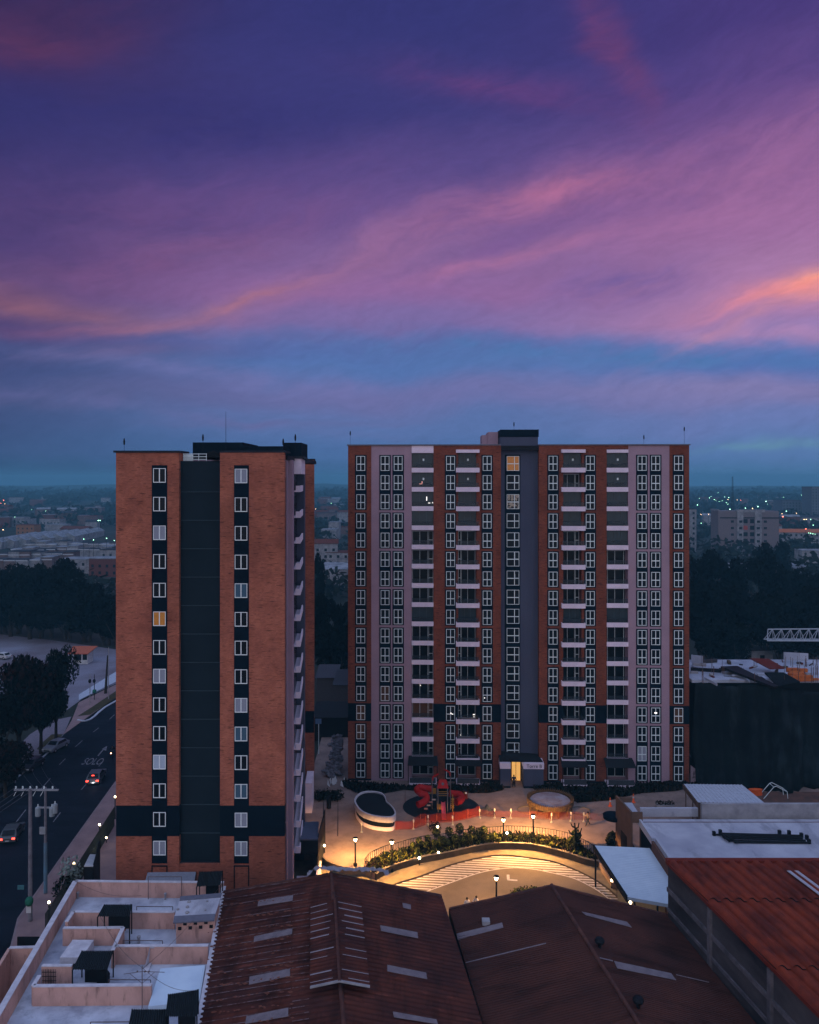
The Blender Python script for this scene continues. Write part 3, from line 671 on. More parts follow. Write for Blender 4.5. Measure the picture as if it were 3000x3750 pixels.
gl1 = [W(*p)[:2] for p in [(1255,2868),(1500,2888),(1838,2872),(1842,2895),(1790,2905),(1600,2905),(1480,2893),(1400,2908),(1330,2912),(1255,2880)]]
gl2 = [W(*p)[:2] for p in [(1930,2877),(2230,2880),(2500,2872),(2560,2880),(2470,2898),(2350,2905),(2230,2932),(2120,2940),(2040,2915),(1960,2893)]]
for nm, gl in (('garden_bed', gl1), ('garden_bed', gl2)):
    b_ = MB(); b_.poly([(x,y,.02) for x,y in gl]); struct(nm, b_, M['soil'])
stuff_patch('ground_cover', 'dark scrubby planting along the foot of the wide tower', gl1, .02, 2600, .55, [M['leaf'], M['soil'], M['leafdark']], seed=3)
stuff_patch('ground_cover', 'dark scrubby planting beside the tower entrance path', gl2, .02, 3800, .55, [M['leaf'], M['soil'], M['leafdark']], seed=4)
bedpoly = [(p.x,p.y) for p in lipc] + [(p.x,p.y) for p in reversed(railw)]
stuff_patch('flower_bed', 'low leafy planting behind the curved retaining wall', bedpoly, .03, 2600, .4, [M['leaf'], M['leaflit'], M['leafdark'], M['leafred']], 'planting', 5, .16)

# =============== PLAZA OBJECTS ===============
def leaf_ball(mb, c_, r, n, s, rnd, sz=1.0, nm=2, fill=.55):
    for _ in range(n):
        d = Vector((rnd.gauss(0,1), rnd.gauss(0,1), rnd.gauss(0,1))).normalized(); k = r*(fill+(1-fill)*rnd.random()**.5)
        p = Vector(c_)+Vector((d.x*k, d.y*k, d.z*k*sz)); a = Vector((rnd.gauss(0,1), rnd.gauss(0,1), rnd.gauss(0,1))).normalized(); b = a.cross(d+Vector((.01,.02,0))).normalized(); q = s*rnd.uniform(.6,1.4)
        mb.add([p-a*q, p+b*q*.6, p+a*q, p-b*q*.6], [(0,1,2,3)], rnd.randrange(nm))
rnd = random.Random(11)
topi = thing('topiary_bush', 'x', 'bush', (0,0,0), 0, 'clipped bushes along the railing')
m = MB(); m.tube((0,0,0),(0,0,.5),.04,n=6); m.build('stem', M['bark'], topi)
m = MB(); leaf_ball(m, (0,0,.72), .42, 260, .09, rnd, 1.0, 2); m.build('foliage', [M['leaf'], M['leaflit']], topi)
tpx = [(1566,3078,.9,0),(1598,3062,1.15,0),(1625,3070,.8,1),(1645,3056,1.1,0),(1662,3066,.9,1),(1683,3048,1.2,0),(1705,3060,.9,1),(1727,3052,1.1,0),(1738,3066,.8,1),(1752,3058,1.0,0),(1771,3058,1.2,0),(1784,3072,.9,1),(1806,3070,.9,0),(1826,3074,.8,1),
       (1536,3092,1.0,0),(1560,3094,.9,1),(1512,3104,.9,0),(1590,3090,1.0,1),(1616,3090,1.1,0),(1640,3086,1.0,1),(1668,3084,1.1,0),(1694,3080,1.0,1),(1720,3078,1.0,0),(1528,3112,.8,1),(2110,3075,1.3,0),(2092,3084,1.1,1)]
ords = "first second third fourth fifth sixth seventh eighth ninth tenth eleventh twelfth thirteenth fourteenth fifteenth sixteenth seventeenth eighteenth nineteenth twentieth twenty-first twenty-second twenty-third twenty-fourth".split()
for i, (px, py, s, k) in enumerate(tpx):
    p = W(px, py+18, .02); lab = f"round clipped bush, {ords[i] if i<24 else ''} along the railing bed from the left" if i < 24 else ("tall clipped bush beside the bed's broad plant" if i == 24 else "rounded bush crowding the broad plant at the bed end")
    o = topi if i == 0 else copy_tree(topi); o.location = p; o.scale = (s,s,s*(1.15 if k==0 else .9)); o['label'] = lab; o.rotation_euler = (0,0,i*1.3)
# sort labels by column
tl = sorted([o for o in C.objects if o.name.startswith('topiary_bush')], key=lambda o: o.location.x/o.location.y)
for i, o in enumerate(tl): o['label'] = (f"round clipped bush, {ords[i]} along the railing bed counting from the bean pavilion" if i < 24 else ["rounded bush crowding the branchy cactus at the bed end","tall clipped bush in front of the branchy cactus"][i-24])
# cactus-like shrub at the bed end
cx = W(2108,3110,.02); cact = thing('cactus_shrub', 'branching cactus-like shrub rising at the canopy end of the railing bed', 'shrub', cx)
m = MB(); m.tube((0,0,0),(0,0,1.9),.16,.10); m.tube((0,0,1.9),(-.1,0,2.9),.10,.07)
for s_, z0, dx_, dz_ in ((-1,1.6,.75,.5),(1,1.7,.7,.6),(1,1.1,.7,.5),(-1,2.4,.5,.45),(1,2.3,.4,.6)): m.tube((0,0,z0),(s_*dx_*.7,0,z0+.1),.09,.08); m.tube((s_*dx_*.7,0,z0+.1),(s_*dx_,0.05,z0+dz_),.08,.05)
m.build('stems', M['leaf'], cact); m = MB(); leaf_ball(m, (0,0,.5), .8, 420, .12, rnd, .8); m.build('foliage', [M['leaf'], M['leafdark']], cact)

# lamps
def make_lamp(h=3.0):
    t = thing('lamp_post', 'x', 'street lamp', (0,0,0), 0, 'lit lamp posts round the plaza')
    m = MB(); m.lathe([(.0,0),(.2,0),(.2,.25),(.14,.3),(.085,.32),(.075,h-.42),(.09,h-.4),(0,h-.4)]); m.build('post', M['dark'], t)
    m = MB(); m.lathe([(0,h-.38),(.11,h-.36),(.2,h-.12),(.19,h-.04),(0,h-.03)]); m.build('lamp_globe', M['lampglow'], t)
    m = MB(); m.lathe([(0,h+.06),(.12,h+.04),(.27,h-.03),(.26,h-.06),(0,h-.05)]); m.build('lamp_cap', M['dark'], t)
    return t
def pt(loc, e, r=.12, col=(1,.50,.14), kind='POINT'):
    l = bpy.data.lights.new('lamp_light', kind)
    if kind == 'SPOT': l.spot_size = math.radians(170); l.spot_blend = .18; l.energy = e*6; l.color = col; l.shadow_soft_size = r*.7
    o = bpy.data.objects.new('lamp_light', l); C.objects.link(o); o.location = loc; return o
lp = make_lamp()
LE = 5200
for i, (px, py, z, lab) in enumerate([(1301.5,3171,0,'tall lit lamp post standing alone on the plaza paving'),
        (1435.4,3192,GZ,'tall lit lamp post at the retaining wall end nearer the brick tower'), (1844,3104,GZ,'tall lit lamp post at the middle of the retaining wall'),
        (1953,3080,0,'tall lit lamp post inside the railing, between the middle one and the cactus shrub'), (1818,3335,GZ,'lit lamp post on the drive behind the brown ridged roof')]):
    p = W(px, py, z); o = lp if i == 0 else copy_tree(lp); o.location = p
    if z == GZ: o.scale = (1,1,1.12)
    o['label'] = lab; pt(p+Vector((0,0,3.02 if z == 0 else 3.4)), 1, .15, kind='SPOT').data.energy = LE*(1.7,1.0,.75,2.4,.3)[i]
# put the light just under each cap: lamps keep their own light
for o in list(C.objects):
    if o.name.startswith('lamp_light'): o.location.z -= .26
def make_bollard():
    t = thing('bollard_lamp', 'x', 'bollard lamp', (0,0,0), 0, 'short lit globe lamps')
    m = MB(); m.lathe([(0,0),(.09,0),(.07,.04),(.06,.55),(.1,.6),(0,.62)]); m.build('post', M['dark'], t)
    m = MB(); m.ball((0,0,.76),.13,1,10); m.build('lamp_globe', M['lampglow'], t, smooth=True); return t
bl = make_bollard()
for i, (px, py, z, lab, e) in enumerate([(1188,3122,0,'short globe lamp on the plaza edge by the near tower porch',110),(1603,3052,0,'short globe lamp behind the clipped bushes near the play area',50),
        (1536,3168,GZ+.0,'short globe lamp in front of the retaining wall, nearer the brick tower',100),(1606,3148,GZ,'short globe lamp in front of the retaining wall, nearer the middle lamp post',100),
        (1857,3075,0,'short globe lamp inside the railing beside the middle lamp post',70),(2241,3251,GZ,'short globe lamp beside the pale canopy, at the end of the stripes',90),
        (2309,3335,1.0,'short globe lamp under the front of the pale canopy',80),
        (389.6,3085,0,'small lamp inside the fence at the foot of the near tower',40),(361,3130,0,'small lamp inside the fence behind the pale gate roof',40)]):
    p = W(px, py, z); o = bl if i == 0 else copy_tree(bl); o.location = p; o['label'] = lab
    if i in (7, 8): o.scale = (.7,.7,.7)
    q = p+Vector((0,0,.76)); pt(q, e, .08)
for i, (px, py, lab) in enumerate([(364.6,3020,'globe lamp on the avenue pavement, farthest of three along the fence'),(271,3162,'globe lamp on the avenue pavement, middle of three along the fence'),(179.5,3304,'globe lamp on the avenue pavement, nearest of three along the fence'),(422,2918,'globe lamp at the far end of the fence, hidden at the near tower edge')]):
    p = W(px, py, 2.2); t = thing('fence_lamp', lab, 'street lamp', (p.x, p.y, GZ+.12), 0, 'globe lamps along the avenue fence')
    MB().lathe([(0,0),(.11,0),(.07,.05),(.06,2.45),(.1,2.5),(0,2.52)]).build('post', M['dark'], t); MB().ball((0,0,2.68),.11,1,10).build('lamp_globe', M['lampglow'], t, smooth=True); pt(p+Vector((0,0,.0)), 230, .08)
pt(WD(2400,3345,72.5), 420, .2); pt(Vector((d0+.8, 0, 0)) + tb.location + Vector((0,-1.5,2.4)), 40, .1)

# bean-shaped pavilion
ko = [(1298,2935),(1306,2913),(1330,2899),(1365,2896.5),(1398,2903),(1412,2918),(1417,2934),(1433,2948),(1447,2966),(1450,2982),(1436,2992),(1400,2992),(1355,2984),(1318,2966)]
kw = catmull([W(px,py,1.7) for px,py in ko], 5, True); kc = center(kw)
kp = thing('bean_pavilion', 'low bean-shaped pavilion with a white rim, dark flat roof and a glass band', 'pavilion', (kc.x,kc.y,0))
loc = [(p.x-kc.x, p.y-kc.y) for p in kw]
sc_ = lambda k: [(x*k, y*k) for x, y in loc]
m = MB(); n = len(loc); a_, b_ = sc_(1.0), sc_(.93)
for i in range(n):
    j = (i+1) % n; m.add([(*a_[i],1.05),(*a_[j],1.05),(*a_[j],1.72),(*a_[i],1.72),(*b_[j],1.72),(*b_[i],1.72),(*b_[j],1.55),(*b_[i],1.55)], [(0,1,2,3),(3,2,4,5),(5,4,6,7)])
m.prism(sc_(.99), 1.03, 1.06); m.build('roof_rim', mat('rim_white', (.50,.46,.50), .7), kp)
m = MB(); m.prism(sc_(.935), 1.06, 1.56); m.build('roof', M['roofdark'], kp)
m = MB(); m.prism(sc_(.93), .42, 1.04); m.build('glass_band', M['glass'], kp)
m = MB(); m.prism(sc_(.955), 0, .42); m.build('base', M['pale'], kp)
kd = W(1363,3000,.5); m = MB(); m.box(kd.x-kc.x-.3, kd.y-kc.y-.55, .45, kd.x-kc.x+.2, kd.y-kc.y-.5, 1.02); m.box(kd.x-kc.x+.3, kd.y-kc.y-.5, .45, kd.x-kc.x+.75, kd.y-kc.y-.45, 1.02); m.build('door', M['frame'], kp)

# rubber play surface and play structure
mc = W(1615,2956); rx = 4.75
m = MB(); m.prism([(mc.x+rx*math.cos(t)*1.0, mc.y+.1+4.1*math.sin(t)) for t in [i*math.pi/24 for i in range(48)]], 0.0, .03)
struct('play_surface', m, mat('rubber', (.012,.018,.026), .95))
pD = W(1622,2975); ps = thing('play_structure', 'red and orange playground tower with two tube slides, roof, flags and stepping plates', 'play structure', (pD.x, pD.y, 0.03))
X = lambda px, D=97.0: (px-1500)*D/F-pD.x
Z = lambda py, D=97.0: CZ-(py-HY)*D/F
ppos = [(X(1604),0),(X(1638),0),(X(1602),1.3),(X(1640),1.3),(X(1583),.9),(X(1584),2.0),(X(1650),.7),(X(1652),1.9)]
for i, (x, y) in enumerate(ppos):
    top = [2.9,2.9,2.9,2.9,4.0,3.0,2.4,4.2][i]; MB().tube((x,y,0),(x,y,top),.06).build('post', mat('post_grey', (.16,.13,.13), .5), ps)
x0, x1 = X(1601), X(1642)
m = MB(); m.slab([Vector((x0,-.1,3.0)),Vector((x1,-.1,3.0)),Vector((x1-.25,.55,3.75)),Vector((x0+.25,.55,3.75))], .06); m.slab([Vector((x1,1.5,3.0)),Vector((x0,1.5,3.0)),Vector((x0+.25,.7,3.75)),Vector((x1-.25,.7,3.75))], .06)
m.slab([Vector((x0+.25,.55,3.75)),Vector((x1-.25,.55,3.75)),Vector((x1-.25,.7,3.75)),Vector((x0+.25,.7,3.75))], .06); m.build('roof', M['redplastic'], ps)
m = MB(); m.add([(x0+.68+.18*math.cos(t*math.pi/6), .19+.08*math.sin(t*math.pi/6)-.04, 3.4+.17*math.sin(t*math.pi/6)) for t in range(12)], [tuple(range(12))]); m.build('round_emblem', mat('emblem_grey', (.14,.10,.11), .7), ps)
m = MB(); m.box(x0, 0, 1.15, x1, 1.4, 1.25); m.box(X(1582), .9, 1.35, x0, 2.1, 1.45); m.box(x1, .7, .95, X(1655), 1.9, 1.05); m.build('deck', M['dark'], ps)
m = MB()
for k in range(3): m.tube((x0,1.4,1.45+.25*k),(x1,1.4,1.45+.25*k),.04,n=6)
m.box(X(1600), -.05, .35, X(1618), 0, 1.0); m.box(x0-.9,1.8,1.5,x0-.1,1.86,2.2); m.build('side_panel', M['yellow'], ps)
xs_ = X(1622); m = MB()
sp_ = [(0,1.2),(-.5,.95),(-1.3,.35),(-1.9,.12),(-2.3,.1)]
for (y0_,z0_),(y1_,z1_) in zip(sp_, sp_[1:]):
    m.slab([Vector((xs_-.22,y1_,z1_)),Vector((xs_+.22,y1_,z1_)),Vector((xs_+.22,y0_,z0_)),Vector((xs_-.22,y0_,z0_))], .04)
    for s_ in (-.24,.2): m.slab([Vector((xs_+s_,y1_,z1_+.14)),Vector((xs_+s_+.05,y1_,z1_+.14)),Vector((xs_+s_+.05,y0_,z0_+.14)),Vector((xs_+s_,y0_,z0_+.14))], .16)
m.build('slide', mat('slide_pink', (.48,.07,.09), .5), ps)
def tubepath(pts, r, name, mt):
    P = catmull(pts, 7); m = MB(); n = 12; rings = []
    for i, p in enumerate(P):
        d = (P[min(i+1,len(P)-1)]-P[max(i-1,0)]).normalized(); a = d.cross(Vector((0,0,1))).normalized(); b = a.cross(d); rr = r*(1.07 if i % 7 == 0 else 1)
        rings.append([p+(a*math.cos(2*math.pi*k/n)+b*math.sin(2*math.pi*k/n))*rr for k in range(n)])
    vs = [v for r_ in rings for v in r_]; fs = [(i*n+k, i*n+(k+1)%n, (i+1)*n+(k+1)%n, (i+1)*n+k) for i in range(len(rings)-1) for k in range(n)]
    m.add(vs, fs); return m.build(name, mt, ps, smooth=True)
tubepath([Vector((X(1586),1.6,Z(2877,99))),Vector((X(1560),1.8,Z(2877,99))),Vector((X(1538),1.7,Z(2878,98.5))),Vector((X(1528),1.1,Z(2886,98))),Vector((X(1540),.5,Z(2897,97.5))),Vector((X(1558),.5,Z(2903,97.5))),Vector((X(1562),.2,Z(2914,97.5))),Vector((X(1548),-.4,Z(2926,97))),Vector((X(1530),-.8,Z(2935,96.5)))], .40, 'tube_slide', M['redplastic'])
tubepath([Vector((X(1648),1.6,Z(2898,98.5))),Vector((X(1668),1.7,Z(2902,98.5))),Vector((X(1685),1.5,Z(2908,98))),Vector((X(1692),.9,Z(2917,97.5))),Vector((X(1684),.2,Z(2926,97))),Vector((X(1668),-.2,Z(2932,96.5)))], .42, 'tube_slide', M['redplastic'])
for (xa_, xb_, y_, z_) in ((X(1583),X(1606),.9,4.05),(X(1652),X(1628),1.9,4.25)):
    s_ = 1 if xb_ > xa_ else -1; m = MB(); m.box(min(xa_,xa_+s_*.15),y_-.06,z_-.5,max(xa_,xa_+s_*.15),y_,z_); m.slab([Vector((xa_,y_-.06,z_)),Vector((xb_,y_-.06,z_+.45)),Vector((xb_+.05*s_,y_+.0,z_+.3)),Vector((xa_,y_,z_-.2))], .08); m.build('flag', M['redplastic'], ps)
for k, (px, py) in enumerate([(1589,2928),(1578,2937),(1570,2949),(1560,2961)]):
    D = 96.8-.35*k; x = X(px, D); z = Z(py, D)-.03; m = MB(); m.box(x-.22, D-pD.y-.15, z-.04, x+.22, D-pD.y+.15, z+.03); so = m.build('stepping_plate', mat('plate', (.40,.16,.13), .6) if k % 2 else mat('plate_pale', (.5,.33,.25), .6), ps); MB().tube((x,D-pD.y,0),(x,D-pD.y,z-.04),.04,n=6).build('step_post', M['dark'], so)
m = MB(); xq = X(1657)
for k in range(5): m.lathe([(0,.0),(.2,.02),(.22,.1),(0,.14)], (xq,.1,.45+.26*k), 10)
m.tube((xq,.1,0),(xq,.1,2.1),.05); m.build('spiral_climber', M['yellow'], ps)
bn_ = W(1704,2925); t = thing('litter_bin', 'dark red box bin with a white notice beside the red slide', 'bin', bn_); m = MB(); m.box(-.28,-.25,0,.28,.25,1.05); m.build('body', mat('bin_red', (.09,.012,.012), .6), t); MB().box(-.02,-.262,.72,.2,-.252,.95).build('notice', M['frame'], t); m = MB(); m.box(-.3,-.27,1.05,.3,.27,1.1); m.build('lid', M['dark'], t)
# grey tarpaulin heap
hp = W(1760,2975); t = thing('tarp_heap', 'crumpled grey tarpaulin heap behind the orange netting', 'tarpaulin', hp)
m = MB(); rr = random.Random(5); gx, gy = 12, 6; vs = []
for j in range(gy):
    for i in range(gx):
        u, v = i/(gx-1), j/(gy-1); e = math.sin(math.pi*v)*(math.sin(math.pi*u)*.45 + (.75 if .6 < u < .85 else 0)*(1-abs(u-.74)/.14 if .6 < u < .88 else 0)); vs.append(((u-.5)*3.6, (v-.5)*1.8, max(0,e*1.05+rr.uniform(-.06,.06))+.01))
m.add(vs, [(j*gx+i, j*gx+i+1, (j+1)*gx+i+1, (j+1)*gx+i) for j in range(gy-1) for i in range(gx-1)]); m.build('sheet', mat('tarp', (.045,.05,.06), .8), t)
# round timber ring
rc = W(2024, 2985); rc.y += 1.6; t = thing('timber_ring', 'round timber-shuttered raised ring on short posts with a pale blue inner deck', 'timber structure', rc)
R_ = 2.75; m = MB(); N = 56
for i in range(N):
    a = 2*math.pi*i/N; b = 2*math.pi*(i+1)/N
    for r0, r1, z0, z1 in ((R_,R_+.06,.85,1.42),): m.prism([(r0*math.cos(a),r0*math.sin(a)),(r1*math.cos(a),r1*math.sin(a)),(r1*math.cos(b),r1*math.sin(b)),(r0*math.cos(b),r0*math.sin(b))], z0, z1)
m.build('rim', mat('timber', (.08,.05,.03), .9, (.045,.03,.02), 3), t)
m = MB()
for i in range(64):
    a = 2*math.pi*i/64; ca, sa = math.cos(a), math.sin(a); m.tube(((R_+.1)*ca,(R_+.1)*sa,.9),((R_+.1)*ca,(R_+.1)*sa,1.58),.035,n=4); m.tube(((R_-.28)*ca,(R_-.28)*sa,1.38),((R_+.12)*ca,(R_+.12)*sa,1.48),.03,n=4)
m.build('battens', mat('batten', (.12,.075,.042), .9), t)
m = MB(); m.prism([((R_-.3)*math.cos(i*math.pi/16),(R_-.3)*math.sin(i*math.pi/16)) for i in range(32)], 1.0, 1.2); m.build('inner_deck', mat('ring_deck', (.26,.25,.30), .9, (.20,.14,.15), .8), t)
for i in range(12):
    a = 2*math.pi*i/12+.2; MB().box(-.09,-.09,0,.09,.09,.9).build('prop', MATS['timber'], t).location = ((R_-.15)*math.cos(a),(R_-.15)*math.sin(a),0)
for sx, off, lab in ((-1,-1.2,'left'),(1,2.4,'right')):
    m = MB(); cxr = rc.x+ (-2.4 if sx < 0 else 3.6); cyr = rc.y-.2-(.3 if sx > 0 else 0); r1 = 1.3
    pts = [(cxr+r1*math.cos(i*math.pi/12)*(1.3 if sx<0 else 1), cyr+r1*.9*math.sin(i*math.pi/12)) for i in range(25)]
    for a, b in zip(pts, pts[1:]): m.wall(a, b, 0, .1, .1)
    struct('planter_kerb', m, MATS['kerb_mid'])
# orange netting
mesh_o = mat('orange_mesh', (.26,.028,.010), .8, (.17,.018,.008), 2, alpha=.32)
mesh_thin = mat('orange_mesh_thin', (.26,.040,.014), .8, (.17,.022,.010), 2, alpha=.13)
def netting(pts, h, lab, posts=True):
    p0 = pts[0]; t = thing('safety_netting', lab, 'netting', p0); m = MB(); P = catmull(pts, 4)
    for i, (a, b) in enumerate(zip(P, P[1:])):
        ha = h*(1+.08*math.sin(i*1.7)); hb = h*(1+.08*math.sin((i+1)*1.7)); a_ = a-p0; b_ = b-p0; w_ = Vector((0,.012,0))
        m.add([a_+Vector((0,0,.05)), b_+Vector((0,0,.05)), b_+Vector((0,0,hb)), a_+Vector((0,0,ha))], [(0,1,2,3)])
    no = m.build('net', mesh_thin if h < 1.0 else mesh_o, t); md2 = no.modifiers.new('Solidify', 'SOLIDIFY'); md2.thickness = .01
    for p in pts: MB().tube(p-p0, p-p0+Vector((0,0,h*1.08)), .02, n=6).build('stake', mat('stake', (.4,.16,.08), .8), t)
netting([W(1448,3040),W(1516,3036),W(1560,3022)], 1.0, 'orange safety netting beside the bean-shaped pavilion')
netting([W(1516,3035),W(1540,3018),W(1600,3015),W(1660,3010),W(1714,3000),W(1757,2988)], 1.15, 'orange safety netting round the front of the play surface')
netting([W(1757,2990),W(1812,2994),W(1871,2994),W(1940,2998)], .8, 'orange safety netting between play area and timber ring')
netting([W(1940,3000),W(2020,3003),W(2100,3003),W(2160,3006)], .95, 'orange safety netting in front of the timber ring')
netting([W(2160,3006),W(2210,3006),W(2257,3004)], .9, 'orange safety netting between the timber ring and the brown wall')
# white posts with discs
post_w = mat('post_white', (.30,.29,.28), .8)
wp_ = thing('marker_post', 'x', 'marker post', (0,0,0), 0, 'white marker posts along the netting')
m = MB(); m.lathe([(0,0),(.16,0),(.14,.1),(.04,.12),(.028,.9),(.0,.91)], n=8); m.build('post', post_w, wp_); MB().box(-.08,-.05,.8,.08,-.03,1.15).build('plate', M['white'], wp_)
for i, (px, py, lab) in enumerate([(1325,3048,'white marker post in front of the bean-shaped pavilion'),(1515,3036,'white marker post at the near end of the orange netting'),(1568,3020,'white marker post beside the dark shrub by the play area'),(1658,3022,'white marker post in front of the red slide'),(1757,2996,'white marker post at the tarpaulin-side tip of the play surface'),(1812,2995,'white marker post in front of the grey tarpaulin'),(1871,2996,'white marker post midway between tarpaulin and timber ring'),(2020,3012,'white marker post in front of the timber ring'),(2091,3008,'white marker post between the timber ring and the walking person'),(2138,3010,'white square sign post beside the walking person')]):
    o = wp_ if i == 0 else copy_tree(wp_); o.location = W(px, py); o['label'] = lab
bd1 = thing('stake_post', 'slim dark rod standing on paving between pavilion and play surface', 'post', W(1484,2938)); MB().tube((0,0,0),(0,0,1.5),.03,n=6).build('rod', mat('stake2', (.12,.05,.04), .8), bd1)
# shrub by play area
sh_ = thing('shrub', 'sparse dark shrub between the play area and the clipped bushes', 'shrub', W(1590,3042)); m = MB(); leaf_ball(m, (0,0,.55), .9, 260, .1, rnd, .6, 2, .1); m.build('foliage', [M['leafdark'], M['leafred']], sh_)
m = MB()
for k in range(5): m.tube((0,0,0),(random.uniform(-.5,.5),random.uniform(-.3,.3),.8),.025,.01,5)
m.build('stem', M['bark'], sh_)
# cones
cn = thing('traffic_cone', 'x', 'traffic cone', (0,0,0), 0, 'orange traffic delineators'); m = MB(); m.lathe([(0,0),(.28,0),(.28,.05),(.13,.07),(.10,.5),(.07,1.05),(.0,1.08)], n=10); m.build('body', M['orange'], cn); MB().lathe([(.112,.55),(.1,.75)], n=10).build('band', M['white'], cn)
for i, (px, py, z, lab) in enumerate([(2235,2952,0,'orange delineator beside the brown annex wall'),(2320,2938,0,'orange delineator behind the brown annex roof'),(1181,3082,0,'bright orange delineator by the near tower porch'),(2274,3326,GZ,'orange delineator in front of the pale canopy')]):
    o = cn if i == 0 else copy_tree(cn); o.location = W(px, py, z); o['label'] = lab
b9 = thing('drive_bush', 'dark grassy bush on the drive island behind the apex of the brown roof', 'bush', W(1945,3292,GZ)); m = MB()
for k in range(6): leaf_ball(m, (-1.5+.6*k,.1*k,.55+.12*math.sin(k)), .62, 120, .13, rnd, .8, 2, .2)
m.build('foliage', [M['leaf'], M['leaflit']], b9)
# plant in tub & small potted
pp_ = thing('potted_plants', 'small row of potted plants behind the white roof', 'potted plants', W(2435,2956)); m = MB(); m.box(-1.1,-.3,0,1.1,.3,.35); m.build('trough', M['concrete'], pp_); m = MB()
for k in range(5): leaf_ball(m, (-.9+.45*k,0,.55), .3, 50, .1, rnd)
m.build('foliage', [M['leaf'], M['leafred']], pp_)

# =============== PEOPLE ===============
def person(name_label, loc, rz, joints, cloth, pants, hair=True):
    """joints: dict of positions; one skinned body, hair and clothes as children"""
    t = thing('person', name_label, 'person', loc, rz)
    J = joints
    def skin(name, verts, edges, radii, m, root=0, sub=1):
        me = bpy.data.meshes.new(name); me.from_pydata(verts, edges, []); o = bpy.data.objects.new(name, me); C.objects.link(o)
        sk_ = o.modifiers.new('Skin', 'SKIN'); d = me.skin_vertices[0].data
        for i, r in enumerate(radii): d[i].radius = (r, r)
        d[root].use_root = True; s2 = o.modifiers.new('Subd', 'SUBSURF'); s2.levels = sub; s2.render_levels = sub
        dg = bpy.context.evaluated_depsgraph_get(); me2 = bpy.data.meshes.new_from_object(o.evaluated_get(dg)); bpy.data.objects.remove(o)
        me2.materials.clear(); me2.materials.append(m); o2 = bpy.data.objects.new(name, me2); C.objects.link(o2); o2.parent = t; return o2
    V = [J['pelvis'], J['chest'], J['neck'], J['head0'], J['head1']]; Ed = [(0,1),(1,2),(2,3),(3,4)]; R = [.13,.15,.055,.075,.085]
    for s in 'LR':
        i = len(V); V += [J['sh'+s], J['el'+s], J['ha'+s], J['kn_hip'+s] if 'kn_hip'+s in J else J['hip'+s], J['kn'+s], J['an'+s], J['toe'+s]]
        R += [.06,.042,.03,.085,.06,.042,.035]; Ed += [(1,i),(i,i+1),(i+1,i+2),(0,i+3),(i+3,i+4),(i+4,i+5),(i+5,i+6)]
        h = Vector(J['ha'+s]); d = (h-Vector(J['el'+s])).normalized(); a = d.orthogonal().normalized(); wrist = i+2
        for k in range(5):
            off = a*(.03*(k-2)/2); L = [.05,.085,.095,.088,.07][k]; j = len(V)
            V += [tuple(h+off+d*.06), tuple(h+off*1.3+d*(.06+L)+Vector((0,0,-.015)))]; R += [.011,.008]; Ed += [(wrist,j),(j,j+1)]
    b = skin('body', [tuple(v) for v in V], Ed, R, M['skin'])
    # shirt & trousers
    V = [J['pelvis'], J['chest'], J['neck']]; Ed = [(0,1),(1,2)]; R = [.16,.18,.07]
    for s in 'LR':
        i = len(V); e = Vector(J['el'+s]).lerp(Vector(J['ha'+s]), .7); V += [J['sh'+s], J['el'+s], tuple(e)]; R += [.085,.062,.05]; Ed += [(1,i),(i,i+1),(i+1,i+2)]
    skin('shirt', [tuple(v) for v in V], Ed, R, cloth)
    V = [J['pelvis']]; Ed = []; R = [.165]
    for s in 'LR':
        i = len(V); V += [J['hip'+s], J['kn'+s], J['an'+s]]; R += [.11,.085,.065]; Ed += [(0,i),(i,i+1),(i+1,i+2)]
    skin('trousers', [tuple(v) for v in V], Ed, R, pants)
    hd = Vector(J['head1']); MB().ball(hd+Vector((0,.015,.03)), .105, 1.0, 10).build('hair', M['hair'], t, smooth=True)
    fc = hd+Vector((0,-.085,-.02)); m = MB(); m.tube(fc, fc+Vector((0,-.03,-.02)), .012, .016, 5)
    m.ball(fc+Vector((.03,.0,.02)), .010); m.ball(fc+Vector((-.03,.0,.02)), .010); m.box(fc.x-.025, fc.y-.006, fc.z-.06, fc.x+.025, fc.y+.004, fc.z-.052); m.build('face', M['hair'], t)
    return t
def stand(h=1.7, st=.09, swing=0, arm=.05, reach=0, lean=0):
    k = h/1.7
    J = dict(pelvis=(0,0,.92), chest=(0,-lean*.5,1.27), neck=(0,-lean*.8,1.46), head0=(0,-lean*.9,1.52), head1=(0,-lean,1.60))
    for s, x in (('L',-1),('R',1)):
        f_ = swing*x
        J['sh'+s] = (x*.19,-lean*.6,1.40); J['el'+s] = (x*(.24+arm),-lean*.6+f_*.12-reach*.15,1.13); J['ha'+s] = (x*(.25+arm),-lean*.6+f_*.3-reach*.4,.90+reach*.15+abs(f_)*.05)
        J['hip'+s] = (x*.09,0,.86); J['kn'+s] = (x*(.09+st*.3),-f_*.16-.02,.48); J['an'+s] = (x*(.09+st*.5),-f_*.34,.09+ (0.05 if f_<0 else 0)); J['toe'+s] = (x*(.1+st*.5),-f_*.34-.16,.04)
    return {n_: Vector(v)*k for n_, v in J.items()}
person('person in dark clothes standing beside the lit entrance doorway', Vector((d0+.28, 0, 0))+tb.location+Vector((.1,-2.6,.0)), 0, stand(1.7), mat('cloth_dark', (.03,.03,.04), .9), M['dark'])
person('person in grey top and dark trousers striding across the plaza', W(2153,3024), math.radians(-75), stand(1.66, swing=1.0), mat('cloth_grey', (.17,.13,.13), .9), mat('cloth_navy', (.03,.035,.05), .9))
